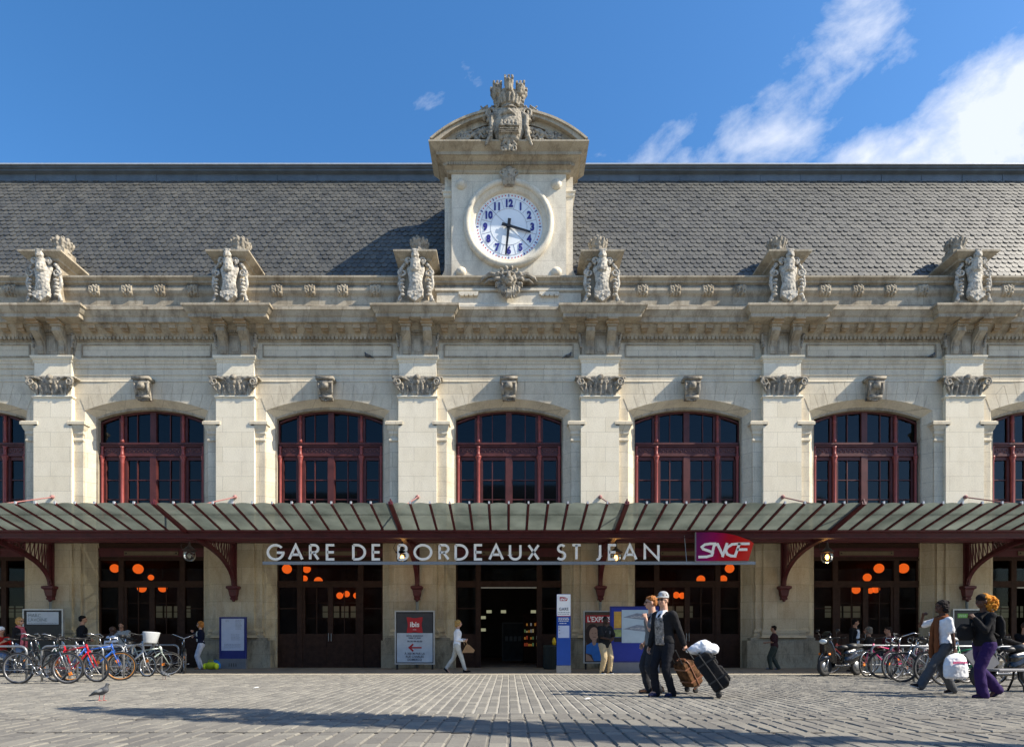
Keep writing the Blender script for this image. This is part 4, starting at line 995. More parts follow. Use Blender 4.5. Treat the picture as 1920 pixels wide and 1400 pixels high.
# brackets
def make_bracket():
    b = MB()
    b.box(-.075, .075, -.10, .0, 2.95, 4.5); b.box(-.02, .02, -.18, -.1, 2.95, 4.5)
    # curved arm from the corbel out to the front beam
    pts = []
    for i in range(17):
        t_ = i / 16 * pi / 2; pts.append(Vector((0, -.14 - 3.05 * (1 - cos(t_)) ** 1.0, 2.98 + 1.18 * sin(t_))))
    for i in range(16): b.bar(pts[i], pts[i + 1] + (pts[i + 1] - pts[i]) * .03, .14, .03); b.bar(pts[i] + Vector((0, .0, .09)), pts[i + 1] + Vector((0, 0, .09)), .03, .12)
    b.box(-.06, .06, YB, 0, 4.16, 4.24) if False else b.bar((0, -.05, 4.48), (0, YB, 4.2), .12, .05)
    # lattice in the spandrel
    for i in range(2, 14, 1):
        p = pts[i]; t_ = (p.y + .05) / (YB + .05); top = Vector((0, p.y, 4.47 + (4.2 - 4.47) * t_))
        if top.z - p.z > .12:
            b.bar(p, top, .03, .03)
            p2 = pts[i + 1]; b.bar(top, p2, .02, .02)
    o = b.build('bracket', REDD, CN)
    c = MB(); c.moulding(-.09, .09, -.16, .0, [(.0, 2.45), (.02, 2.5), (.0, 2.54), (.03, 2.6), (.06, 2.78), (.07, 2.82), (.12, 2.86), (.12, 2.93), (.06, 2.96)])
    c.ball((0, -.12, 2.44), .06); c.build('corbel', REDD, o)
    return o
B0 = make_bracket(); B0.location.x = BAY / 2
tr = MB(); tr.tube([(0, -.02, 6.16), (0, -.12, 6.12), (0, -4.3, 4.72)], .022, 8); tr.lathe([(.07, 0), (.07, .05), (.03, .09)], (0, 0, 6.16), 12, Matrix.Rotation(pi / 2, 4, 'X')); tr0 = tr.build('tie_rod', mat('faded_pink_iron', (.30, .13, .12), .5), CN); tr0.location.x = BAY / 2
for k in (-4, -3, -2, -1, 1, 2, 3):
    copy_part(B0, (k + .5) * BAY); c = tr0.copy(); COL.objects.link(c); c.location.x = (k + .5) * BAY
for k in (-3, -1, 0, 2):
    q = MB(); x = (k + .5) * BAY; q.tube([(x, -.09, .0), (x, -.09, 2.5)], .05, 12)
    for z in (.6, 1.8): q.box(x - .07, x + .07, -.15, .0, z, z + .04)
    o = q.build('downpipe', mat('grey_pipe', (.20, .22, .22), .5, var=.15), ST, True)

# ------------------------------------------------------------ station name sign
SY = -3.62
SG = thing('name_sign', 'white capital letters of the station name standing on a thin steel rail under the canopy', 'sign', (0, 0, 0))
a = at(493, 1055, SY); b = at(1416, 1055, SY)
q = MB(); q.box(a.x, b.x, SY - .03, SY + .03, a.z - .05, a.z + .045); q.build('rail', STEEL, SG)
q = MB()
for px in (1288,): p = at(px, 1055, SY); q.bar((p.x, SY + .02, p.z), (p.x, YB - .05, 4.2), .018, .018)
q.build('hanger', STEEL, SG)
def arc(cx, cy, rx, ry, a0, a1, n=16): return [(cx + rx * cos(radians(a0 + (a1 - a0) * i / n)), cy + ry * sin(radians(a0 + (a1 - a0) * i / n))) for i in range(n + 1)]
GL = {'A': [[(0, 0), (.5, 1), (1, 0)], [(.2, .33), (.8, .33)]], 'B': [[(0, 0), (0, 1)], [(0, 1)] + arc(.45, .76, .42, .24, 90, -90) + [(0, .52)], [(0, .52)] + arc(.5, .26, .5, .26, 90, -90) + [(0, 0)]],
 'D': [[(0, 0), (0, 1)], [(0, 1)] + arc(.3, .5, .7, .5, 90, -90) + [(0, 0)]], 'E': [[(1, 1), (0, 1), (0, 0), (1, 0)], [(0, .5), (.94, .5)]],
 'G': [arc(.5, .5, .5, .5, 40, 350, 24) + [(.99, .47), (.58, .47)]], 'J': [[(1, 1), (1, .25)] + arc(.5, .25, .5, .25, 0, -115)],
 'N': [[(0, 0), (0, 1), (1, 0), (1, 1)]], 'O': [arc(.5, .5, .5, .5, 0, 360, 32)], 'R': [[(0, 0), (0, 1)], [(0, 1)] + arc(.5, .74, .48, .26, 90, -90) + [(0, .48)], [(.42, .48), (1, 0)]],
 'S': [arc(.52, .76, .40, .24, 35, 250, 14) + arc(.46, .26, .46, .26, 75, -145, 14)], 'T': [[(0, 1), (1, 1)], [(.5, 1), (.5, 0)]], 'U': [[(0, 1), (0, .32)] + arc(.5, .32, .5, .32, 180, 360) + [(1, 1)]],
 'X': [[(0, 0), (1, 1)], [(0, 1), (1, 0)]], 'C': [arc(.55, .5, .55, .5, 45, 315, 20)], 'F': [[(1, 1), (0, 1), (0, 0)], [(0, .5), (.85, .5)]]}
def stroke_letter(mb, ch, x0, x1, z0, z1, wd, y0, y1, slant=0):
    h = wd / 2
    for st in GL[ch]:
        P = [Vector((x0 + h + (x1 - x0 - wd) * u + slant * v * (z1 - z0), z0 + h + (z1 - z0 - wd) * v)) for u, v in st]
        closed = (P[0] - P[-1]).length < 1e-4; L_ = []; R_ = []
        if closed: P = P[:-1]
        n = len(P)
        for i in range(n):
            if closed: d0 = (P[i] - P[i - 1]).normalized(); d1 = (P[(i + 1) % n] - P[i]).normalized()
            else:
                d0 = (P[i] - P[i - 1]).normalized() if i else None; d1 = (P[i + 1] - P[i]).normalized() if i < n - 1 else None
                if d0 is None: d0 = d1
                if d1 is None: d1 = d0
            m_ = (d0 + d1).normalized() if (d0 + d1).length > .2 else d0; nn = Vector((-m_.y, m_.x)); k = min(1 / max(.25, abs(m_.dot(d0))), 2.2)
            L_.append(P[i] + nn * h * k); R_.append(P[i] - nn * h * k)
        m2 = n if closed else n - 1
        for i in range(m2):
            j = (i + 1) % n; mb.prism([tuple(R_[i]), tuple(R_[j]), tuple(L_[j]), tuple(L_[i])], y0, y1)
LET = [('G', 499.5, 533), ('A', 539.5, 568.5), ('R', 579, 598.5), ('E', 610.5, 628.5), ('D', 660, 686), ('E', 696.5, 714.3), ('B', 745, 766), ('O', 775, 810.6), ('R', 822, 843), ('D', 852, 878), ('E', 888.5, 906), ('A', 915.5, 945), ('U', 954, 978), ('X', 989, 1012), ('S', 1042.5, 1063), ('T', 1071, 1091), ('J', 1114, 1127.5), ('E', 1140, 1157.5), ('A', 1167, 1195.5), ('N', 1207, 1237)]
for ch, p0, p1 in LET:
    q = MB(); A_ = at(p0, 1052, SY - .03); B_ = at(p1, 1019, SY - .03)
    stroke_letter(q, ch, A_.x, B_.x, A_.z + .03, B_.z, .072, SY - .02, SY + .01)
    o = q.build('letter', WHITE, SG)
# operator's logo panel
LG = thing('logo_panel', 'purple to red curved panel with white slanted letters, right end of the rail', 'sign', (0, 0, 0))
def gradient_mat(name, stops, x0, x1):
    m = bpy.data.materials.new(name); m.use_nodes = True; t = m.node_tree; b = t.nodes['Principled BSDF']; b.inputs['Roughness'].default_value = .6; b.inputs['Specular IOR Level'].default_value = .15
    g = N(t, 'ShaderNodeNewGeometry'); sp = N(t, 'ShaderNodeSeparateXYZ'); t.links.new(g.outputs['Position'], sp.inputs[0])
    f = mth(t, 'DIVIDE', mth(t, 'SUBTRACT', mth(t, 'SUBTRACT', sp.outputs[0], mth(t, 'MULTIPLY', mth(t, 'SUBTRACT', sp.outputs[2], 3.8), .35)), x0), x1 - x0)
    r = N(t, 'ShaderNodeValToRGB'); t.links.new(f, r.inputs[0]); e = r.color_ramp.elements; e[0].position = stops[0][0]; e[0].color = (*stops[0][1], 1); e[1].position = stops[-1][0]; e[1].color = (*stops[-1][1], 1)
    for p, c in stops[1:-1]: k = e.new(p); k.color = (*c, 1)
    t.links.new(r.outputs[0], b.inputs['Base Color']); return m
a = at(1304, 1052, SY); b = at(1412, 998, SY)
GM = gradient_mat('logo_gradient', [(0, (.14, .008, .10)), (.25, (.28, .002, .10)), (.5, (.42, .002, .02)), (.75, (.58, .008, .004)), (1, (.66, .04, .025))], a.x, b.x)
W_, H_ = b.x - a.x, b.z - a.z
ol = [(0, 0), (.905, .02), (1, .62), (.93, .72), (.82, .80), (.68, .90), (.5, .97), (.3, 1.0), (0, 1.0)]
q = MB(); q.prism([(a.x + u * W_, a.z + v * H_) for u, v in ol], SY - .06, SY + .03); q.build('panel', GM, LG)
q = MB(); q.box(a.x - .02, a.x, SY - .065, SY + .035, a.z - .02, b.z); q.box(a.x - .02, a.x + .905 * W_, SY - .065, SY + .035, a.z - .02, a.z); q.build('frame', STEEL, LG)
def sncf(name, parent, ax, az, W_, H_, y0, y1, wd):
    q = MB(); P = lambda u, v: (ax + u * W_, az + v * H_)
    S1 = [P(*p) for p in [(.33, .60), (.24, .60), (.15, .57), (.095, .49), (.12, .42), (.22, .35), (.285, .29), (.27, .20), (.18, .15), (.05, .14)]]
    strokes = [S1, [P(.285, .35), P(.31, .55), P(.37, .58), P(.46, .20)], [P(.455, .17), P(.53, .60)], [P(.72, .60), P(.62, .58), P(.54, .48), P(.51, .36), P(.535, .24), P(.60, .18), P(.68, .17)], [P(.67, .17), P(.745, .60)], [P(.74, .60), P(.91, .60)], [P(.72, .40), P(.87, .40)]]
    for st in strokes:
        pts = [Vector(p) for p in st]
        for i in range(len(pts) - 1):
            d_ = (pts[i + 1] - pts[i]); L2 = d_.length; d_.normalize(); nn = Vector((-d_.y, d_.x)) * wd / 2; e = d_ * wd * .3
            q.prism([tuple(pts[i] - nn - e), tuple(pts[i + 1] - nn + e), tuple(pts[i + 1] + nn + e), tuple(pts[i] + nn - e)], y0 - .0003 * i, y1)
    return q.build(name, WHITE, parent)
sncf('logo_letters', LG, a.x, a.z, W_, H_, SY - .085, SY - .055, .075)

# ------------------------------------------------------------ lanterns under the canopy and globe lamps in the hall
LGL = glass_mat('lantern_glass', (.9, .9, .85), transp=.9)
def lantern(px, py, lit, label):
    Y = -1.9; p = at(px, py, Y)
    t_ = thing('hanging_lantern', label, 'lantern', (p.x, Y, p.z), group='lanterns under the canopy')
    q = MB(); q.lathe([(.02, .52), (.04, .36), (.05, .30), (.16, .20), (.22, .17), (.22, .14), (.17, .12)], (0, 0, 0), 20); q.tube([(0, 0, .5), (0, 0, 4.45 - p.z)], .012, 6)
    q.tube([(-.20, 0, .15), (-.28, 0, .3), (-.2, 0, .52), (0, 0, .62)], .012, 6); q.build('cap', mat('lantern_iron', (.05, .03, .03), .5), t_, True)
    q = MB(); q.lathe([(.165, .12), (.19, .02), (.18, -.1), (.12, -.19), (0, -.22)], (0, 0, 0), 20); q.build('glass_bell', LGL, t_, True)
    q = MB(); q.ball((0, 0, -.02), (.06, .06, .09)); q.build('bulb', mat('lit_bulb', (1, .8, .5), .5, var=0, emit=(1, .42, .08, 9)) if lit else mat('unlit_bulb', (.5, .5, .47), .4), t_, True)
    if lit:
        l = bpy.data.lights.new('lantern_light', 'POINT'); l.energy = 4; l.color = (1, .55, .2); l.shadow_soft_size = .1
        o = bpy.data.objects.new('lantern_light', l); COL.objects.link(o); o.parent = t_; o.location = (0, 0, -.30)
lantern(355, 1040, False, 'unlit clear lantern hanging under the canopy before the left doors')
lantern(754, 1044, True, 'lit lantern glowing behind the letter B of the sign')
lantern(1155, 1044, True, 'lit lantern glowing behind the letter E of the sign')
lantern(1551, 1043, True, 'lit lantern hanging clear of the sign at right')
GLOBE = mat('orange_globe', (.8, .2, .05), .5, var=0, emit=(1.0, .14, .014, .6))
first_g = None
WHERE = {-2: 'far left doors', -1: 'doors under the G of the sign', 1: 'doors below the logo panel', 2: 'doors behind the scooter'}
GLB = [(-2, [(215, 1065, 9), (259, 1066, 10.3), (266, 1102, 9), (305, 1102, 8.6), (283, 1082, 6)]), (-1, [(538, 1066, 10), (575, 1066, 8.5), (571, 1084, 6.5), (597, 1089, 9), (637, 1116, 7), (650, 1113, 6.6), (668, 1116, 6.4)]),
       (1, [(1368, 1065, 9.6), (1314, 1086, 9), (1356, 1085, 8), (1247, 1116, 7), (1268, 1115, 7), (1279, 1116, 6.8)]), (2, [(1648, 1065, 10), (1694, 1065, 10.4), (1626, 1082, 8.4), (1605, 1105, 8.6), (1632, 1107, 6), (1642, 1104, 8)])]
ORD = ['first', 'second', 'third', 'fourth', 'fifth', 'sixth', 'seventh']
for b_, L_ in GLB:
    L_ = sorted(L_)
    for n_, (px, py, r) in enumerate(L_):
        d_ = .26 * FPX / r; Y = max(3.2, min(CAMY + d_, 13.2)); p = at(px, py, Y); rr_ = .88 * r * (Y - CAMY) / FPX
        g_ = thing('globe_lamp', '%s orange globe from the left inside the %s' % (ORD[n_], WHERE[b_]), 'lamp', (p.x, Y, p.z), group='globe lamps in the hall')
        MB().ball((0, 0, 0), rr_, 16, 10).build('globe', GLOBE, g_, True)
        MB().tube([(0, 0, rr_), (0, 0, 5.2 - p.z)], .015, 6).build('stem', DARK, g_)

ORD5 = ['second', 'third', 'fourth', 'lowest', 'first']
# things seen in the hall through the open doorway
a = at(941, 1238, 6.0); b = at(985, 1166, 6.0)
t_ = thing('hall_poster', 'dark framed poster inside the open central doorway', 'poster', ((a.x + b.x) / 2, 6, 0)); W = (b.x - a.x) / 2
MB().box(-W, W, 0, .06, a.z, b.z).build('frame', mat('hall_frame', (.12, .12, .12), .5), t_); MB().box(-W + .06, W - .06, -.01, 0, a.z + .06, b.z - .06).build('sheet', mat('hall_sheet', (.03, .035, .04), .6, var=.5, nscale=4), t_)
q = MB()
for i in range(7): q.box(-W + .15 + i * .2, -W + .28 + i * .2, -.016, -.01, a.z + .9, a.z + 1.12)
q.build('lettering', mat('hall_letters', (.22, .24, .25), .6), t_)
p = at(1000, 1252, 5.0); t_ = thing('shop_display', 'lit shop display of small coloured packets inside the central doorway', 'display', (p.x, 5, 0))
MB().box(-.45, .45, .1, .5, 0, 2.2).build('cabinet', BROWN, t_)
cols = [(.8, .35, .06), (.6, .1, .04), (.75, .6, .3), (.2, .35, .15), (.5, .5, .5)]
for r in range(4):
    for k in range(9):
        c = cols[RND.randrange(5)]; m_ = mat('packet_%d' % cols.index(c), c, .5, var=0, emit=(*c, .12)); x = -.4 + k * .09
        if RND.random() < .75: MB().box(x, x + .06, .02, .09, .75 + r * .3, .75 + r * .3 + RND.uniform(.08, .16)).build('packet', m_, t_)
for i, (px, py) in enumerate(((917, 1147), (944, 1147), (1000, 1147), (906, 1181), (906, 1158))):
    p = at(px, py, 9.0); t_ = thing('wall_lamp', 'faint pale wall lamp in the hall seen through the central doorway, %s of five' % ORD5[i], 'lamp', p, group='wall lamps in the hall')
    MB().box(-.13, .13, -.05, 0, -.05, .10).build('lamp_shade', mat('dim_lamp_shade', (.5, .5, .35), .5, var=0, emit=(.8, .8, .5, .18)), t_); MB().box(-.06, .06, 0, .2, -.03, .03).build('lamp_arm', DARK, t_)
# ------------------------------------------------------------ street furniture, posters, boards
ALU = mat('brushed_frame_aluminium', (.50, .50, .48), .4, metal=.4, var=.06)
NAVY = mat('navy_board_paint', (.022, .03, .17), .4, var=.08)
BLUEP = mat('blue_totem_paint', (.015, .07, .33), .35, var=.06)
PAPER = mat('pale_paper', (.52, .56, .60), .6, var=.08, nscale=4)
INK = mat('dark_ink', (.05, .05, .07), .6, var=0)
GREYB = mat('grey_plinth_metal', (.17, .17, .18), .5, var=.1)
REDP = mat('poster_red', (.45, .02, .025), .5, var=.05)
def stand(label, px0, px1, pyt, pyb, Y, cat='poster', legs=True, name='poster_stand', frame=ALU, inner=DARK):
    a = at(px0, pyb, Y); b = at(px1, pyt, Y); W = b.x - a.x; zb = max(a.z, .0); zt = b.z
    t_ = thing(name, label, cat, ((a.x + b.x) / 2, Y, 0))
    f = .045
    q = MB(); q.box(-W / 2, W / 2, .0, .10, zb, zb + f); q.box(-W / 2, W / 2, 0, .10, zt - f, zt); q.box(-W / 2, -W / 2 + f, 0, .10, zb + f, zt - f); q.box(W / 2 - f, W / 2, 0, .1, zb + f, zt - f)
    q.build('frame', frame, t_)
    q = MB(); q.box(-W / 2 + f, W / 2 - f, .02, .09, zb + f, zt - f); q.build('panel', inner, t_)
    if legs:
        q = MB()
        for s in (-1, 1): q.box(s * (W / 2 - .08) - .03, s * (W / 2 - .08) + .03, .02, .08, 0, zb)
        q.build('leg', DARK, t_)
    return t_, W, zb, zt
def sheet(name, m, parent, x0, x1, z0, z1, y): return MB().box(x0, x1, y, y + .004, z0, z1).build(name, m, parent)
def lines(parent, x0, x1, z0, z1, n, y, m=INK, h=.012, name='text_line'):
    q = MB()
    for i in range(n):
        z = z1 - (z1 - z0) * i / max(1, n - 1); x = x0
        while x < x1 - .02: l_ = RND.uniform(.02, .07); q.box(x, min(x + l_, x1), y, y + .003, z - h / 2, z + h / 2); x += l_ + .015
    return q.build(name, m, parent)
# hotel poster
t_, W, zb, zt = stand('hotel poster stand with a red cushion logo above a red arrow', 740, 815, 1144, 1245, -1.0)
sheet('upper_sheet', mat('charcoal_print', (.05, .05, .055), .6), t_, -W / 2 + .075, W / 2 - .075, zb + 1.08, zt - .09, .012)
sheet('lower_sheet', PAPER, t_, -W / 2 + .075, W / 2 - .075, zb + .075, zb + 1.08, .012)
cz = zt - .50
P = []
for i in range(32):
    a = 2 * pi * i / 32; k = .25 / max(abs(cos(a)), abs(sin(a))); c4 = abs(sin(2 * a)) ** 3
    P.append((cos(a) * k * (1 - .13 * (1 - c4)) * 1.1, cz + sin(a) * k * (1 - .13 * (1 - c4)) * 1.1))
MB().prism(P, .002, .012).build('logo_cushion', REDP, t_)
text_mesh('logo_word', 'ibis', .25, WHITE, t_, (0, -.001, cz - .06), .002, bold=.006)
text_mesh('small_word', 'HOTEL', .04, WHITE, t_, (0, -.001, cz - .17), .002)
for s_, z, sz, sx_ in (('HÔTEL BORDEAUX', zb + .96, .075, .9), ('GARE ST JEAN', zb + .885, .075, .9), ('05 56 94 00 00', zb + .77, .085, 1.0), ('À 300 M PAR LA', zb + .34, .105, .95), ('RUE CHARLES', zb + .235, .105, .95), ('DOMERCQ', zb + .13, .105, .95)):
    text_mesh('text_line', s_, sz, INK, t_, (0, .008, z), .002, sx=sx_, bold=.001)
MB().prism([(-.23, zb + .58), (-.07, zb + .72), (-.03, zb + .68), (-.11, zb + .605), (.24, zb + .605), (.24, zb + .555), (-.11, zb + .555), (-.03, zb + .48), (-.07, zb + .44)], .004, .010).build('arrow', REDP, t_)
# concert poster at left
t_, W, zb, zt = stand('concert poster stand with white panel and thin lettering behind the left bicycles', 42, 118, 1141, 1245, -.9)
sheet('white_panel', PAPER, t_, -W / 2 + .14, W / 2 - .16, zt - .53, zt - .10, .012)
text_mesh('lettering', 'MARC', .17, mat('grey_ink', (.16, .2, .2), .6, var=0), t_, (-W / 2 + .19, .008, zt - .28), .002, align='LEFT', sx=.95, bold=-.002)
text_mesh('lettering', 'LAVOINE', .17, mat('grey_ink', (0, 0, 0)), t_, (-W / 2 + .19, .008, zt - .43), .002, align='LEFT', sx=.95, bold=-.002)
lines(t_, -W / 2 + .19, W / 2 - .2, zt - .49, zt - .49, 1, .008)
# magazine poster
t_, W, zb, zt = stand('magazine poster stand with a red title band and a smiling woman in a blue shirt', 1094, 1166, 1144, 1243, -1.0)
sheet('photo_ground', mat('poster_brown', (.10, .065, .045), .6, var=.3, nscale=3), t_, -W / 2 + .075, W / 2 - .075, zb + .075, zt - .075, .014)
sheet('title_band', REDP, t_, -W / 2 + .08, W / 2 - .08, zt - .42, zt - .16, .010)
text_mesh('title', "L'EXPRESS", .25, WHITE, t_, (-W / 2 + .13, .006, zt - .385), .002, align='LEFT', sx=.82, bold=.006)
SKINP = mat('poster_skin', (.42, .25, .17), .6, var=.1); HAIRP = mat('poster_hair', (.035, .018, .012), .6)
def flat_ell(name, m, cx, cz_, rx, rz, y, par): MB().prism([(cx + rx * cos(2 * pi * i / 24), cz_ + rz * sin(2 * pi * i / 24)) for i in range(24)], y, y + .002).build(name, m, par)
hx = -.33
flat_ell('poster_hair', HAIRP, hx - .02, zt - .86, .26, .40, .0115, t_); flat_ell('poster_face', SKINP, hx + .03, zt - .80, .16, .23, .0092, t_)
MB().prism([(-W / 2 + .08, zb + .35), (-W / 2 + .1, zb + .62), (hx - .05, zb + .72), (hx + .2, zb + .70), (.32, zb + .55), (.34, zb + .08), (-.3, zb + .08), (-.38, zb + .3)], .0088, .0112).build('poster_shirt', mat('poster_shirt_blue', (.04, .17, .50), .6, var=.15, nscale=5), t_)
MB().prism([(hx - .03, zb + .8), (hx + .12, zb + .8), (hx + .1, zb + .66), (hx + .03, zb + .60), (hx - .03, zb + .68)], .0072, .0086).build('poster_neck', SKINP, t_)
MB().prism([(-W / 2 + .085, zb + .08), (-W / 2 + .085, zb + .34), (-W / 2 + .22, zb + .26), (-W / 2 + .34, zb + .08)], .0072, .0086).build('poster_arm', SKINP, t_)
MB().prism([(-.05, zb + .32), (-.05, zb + .68), (.2, zb + .68), (.2, zb + .34)], .005, .007).build('poster_badge', mat('poster_yellow', (.62, .5, .03), .6), t_)
q = MB(); q.box(hx - .04, hx, .0080, .009, zt - .78, zt - .765); q.box(hx + .07, hx + .11, .008, .009, zt - .78, zt - .765); q.box(hx + .0, hx + .1, .008, .009, zt - .92, zt - .905); q.build('poster_features', HAIRP, t_)
# info boards
t_, W, zb, zt = stand('narrow navy timetable board with a white sheet, right of the door lantern', 411, 461, 1156, 1252, -.55, 'notice board', False, 'notice_board', NAVY, NAVY)
sheet('timetable', mat('lavender_paper', (.50, .54, .66), .6, var=.05), t_, -W / 2 + .07, W / 2 - .07, zb + .62, zt - .06, .012)
lines(t_, -.25, -.12, zt - .16, zt - .12, 2, .008, h=.008); lines(t_, .1, .32, zt - .42, zt - .12, 8, .008, h=.008); lines(t_, -.3, .3, zb + .72, zb + .84, 4, .008, h=.006); lines(t_, -.05, .25, zb + 1.0, zb + 1.18, 5, .008, h=.008)
MB().box(-W / 2 - .01, W / 2 + .01, -.02, .12, 0, .36).build('plinth', GREYB, t_)
q = MB()
for i in range(4): q.box(-.12 + i * .08, -.10 + i * .08, -.024, -.02, .08, .2)
q.build('vent', DARK, t_)
t_, W, zb, zt = stand('wide blue board with two grey site plans beside the magazine poster', 1144, 1236, 1136, 1241, -3.2, 'notice board', False, 'site_plan_board', NAVY, mat('blue_board', (.02, .035, .26), .4, var=.05))
sheet('plan_sheet', mat('plan_paper', (.42, .50, .54), .6, var=.06), t_, -W / 2 + .36, W / 2 - .05, zb + .60, zt - .11, .010)
sheet('orange_map', mat('orange_print', (.55, .30, .05), .6, var=.25, nscale=6), t_, -W / 2 + .12, -W / 2 + .35, zb + 1.05, zt - .16, .010)
sheet('green_map', mat('green_print', (.25, .30, .10), .6, var=.3, nscale=9), t_, -W / 2 + .12, -W / 2 + .35, zb + .78, zb + 1.02, .010); sheet('map_strip', DARK, t_, -W / 2 + .12, -W / 2 + .35, zb + .63, zb + .76, .010)
for k_, z in enumerate((zt - .34, zt - .70)):
    x0 = -W / 2 + .40
    q = MB(); q.prism([(x0, z), (x0 + .42, z + .13), (W / 2 - .07, z + .06), (W / 2 - .07, z - .13)], .006, .009)
    q.k = 1
    for i in range(34): x = RND.uniform(x0 + .2, W / 2 - .14); dz = RND.uniform(-.05, .06) * (x - x0); q.box(x, x + RND.uniform(.02, .06), .003 - .00002 * i, .006, z + dz * .7, z + dz * .7 + .018)
    q.build('site_plan', [mat('plan_grey', (.22, .24, .28), .6, var=.2, nscale=12), mat('plan_light', (.45, .44, .42), .6, var=.4, nscale=40)], t_)
MB().box(-W / 2, W / 2, -.02, .14, 0, zb).build('plinth', GREYB, t_)
# totem
a = at(1044, 1262, -3.45); b = at(1070, 1113, -3.45); W = b.x - a.x; zt = b.z
t_ = thing('station_totem', 'tall slim white and blue totem sign reading GARE in front of the open doorway', 'sign', ((a.x + b.x) / 2, -3.45, 0))
MB().box(-W / 2, W / 2, 0, .14, .24, zt, bev=.01).build('post', BLUEP, t_); MB().box(-W / 2 - .01, W / 2 + .01, -.01, .15, 0, .24).build('base', STEEL, t_)
sheet('white_head', WHITE, t_, -W / 2 + .005, W / 2 - .005, zt - .66, zt - .01, -.006); sheet('red_line', REDP, t_, -W / 2 + .01, W / 2 - .01, zt - .68, zt - .662, -.006)
sheet('timetable', mat('lavender_paper', (0, 0, 0)), t_, -W / 2 + .04, W / 2 - .04, zt - 1.33, zt - .96, -.006)
text_mesh('lettering', 'GARE', .125, INK, t_, (0, -.012, zt - .50), .002, sx=.95)
lines(t_, -W / 2 + .03, W / 2 - .03, zt - .61, zt - .56, 2, -.009, h=.014); lines(t_, -W / 2 + .05, W / 2 - .05, zt - .82, zt - .73, 3, -.009, WHITE, .018); lines(t_, -W / 2 + .08, W / 2 - .1, zt - .89, zt - .89, 1, -.009, WHITE, .02); lines(t_, -W / 2 + .06, -W / 2 + .1, zt - 1.2, zt - 1.0, 3, -.009, h=.015)
lw_, lh_ = .24, .12; lx, lz = -.12, zt - .21
q = MB(); q.prism([(lx + u * lw_, lz + v * lh_) for u, v in ol], -.012, -.006); q.build('logo', REDP, t_)
sncf('logo_letters', t_, lx, lz, lw_, lh_, -.016, -.012, .014)
# green-titled board at right
t_, W, zb, zt = stand('dark advertising board with a small green title strip behind the two walking women', 1787, 1862, 1141, 1245, -.9, 'poster')
sheet('green_title', mat('poster_green', (.16, .42, .06), .6), t_, -W / 2 + .17, -W / 2 + .52, zt - .31, zt - .16, .012); sheet('poster_sheet', mat('poster_umber', (.055, .05, .048), .6, var=.3, nscale=2), t_, -W / 2 + .08, W / 2 - .08, zb + .1, zt - .1, .016)
lines(t_, -W / 2 + .20, -W / 2 + .48, zt - .26, zt - .21, 2, .008, mat('pale_green', (.5, .7, .4), .6), .03); lines(t_, -W / 2 + .58, -W / 2 + .8, zt - .24, zt - .24, 1, .010, WHITE, .03)
# litter bin with yellow bag
p = at(1031, 1252, -.8)
t_ = thing('litter_bin', 'dark round litter bin between the open doorway and the totem', 'bin', (p.x, -.8, 0))
MB().lathe([(.20, 0), (.22, .04), (.22, .74), (.24, .78), (.24, .82), (.2, .84), (.17, .80)], (0, 0, 0), 24).build('body', mat('bin_green_black', (.018, .024, .02), .6), t_, True)
q = MB()
for i in range(20): a = 2 * pi * i / 20; q.bar((.226 * cos(a), .226 * sin(a), .05), (.226 * cos(a), .226 * sin(a), .74), .02, .01)
q.build('slats', mat('bin_slat', (.03, .035, .03), .6), t_)
q = MB(); q.loft([((.14, -.1, .84), .05, .04), ((.14, -.1, .95), .07, .05), ((.14, -.1, 1.05), .05, .04), ((.14, -.1, 1.1), .02, .02)], 12)
tag(q.build('waste_bag', mat('yellow_plastic', (.75, .48, .02), .4), None, True, (p.x, -.8, 0)), 'yellow plastic bag on top of the litter bin', 'bag')
# benches
def stone_bench(px0, px1, Y, label):
    a = at(px0, 1250, Y).x; b = at(px1, 1250, Y).x
    t_ = thing('stone_bench', label, 'bench', ((a + b) / 2, Y, 0)); W = (b - a) / 2
    MB().box(-W, W, -.25, .25, .40, .50, bev=.015).build('seat', S_TOWER, t_)
    for x in (-W + .3, 0, W - .3): MB().box(x - .15, x + .15, -.2, .2, 0, .40).build('support', S_TOWER, t_)
stone_bench(-60, 240, -3.0, 'low stone bench behind the left bicycles'); stone_bench(1620, 1700, -2.6, 'low stone bench behind the scooter and right bicycles'); stone_bench(1860, 2010, -4.2, 'low stone bench at the right edge of the square')
p = gnd(1905, 1296)
t_ = thing('metal_bench', 'dark grey bench with cast curved legs at the right edge', 'bench', (p.x, p.y, 0))
MB().box(-.50, 1.3, -.22, .22, .40, .445, bev=.01).build('seat', GREYB, t_); q = MB(); q.box(-.22, .22, -.02, .02, 0, .55, Matrix.Translation((-.42, .1, .42)) @ Matrix.Rotation(radians(-38), 4, 'Y')); q.build('end_panel', GREYB, t_)
for x in (0, 1.1):
    for s in (-1, 1): MB().tube([(x, s * .05, .40), (x, s * .07, .25), (x + .02, s * .16, .12), (x, s * .2, 0)], .02, 8).build('leg', DARK, t_, True)
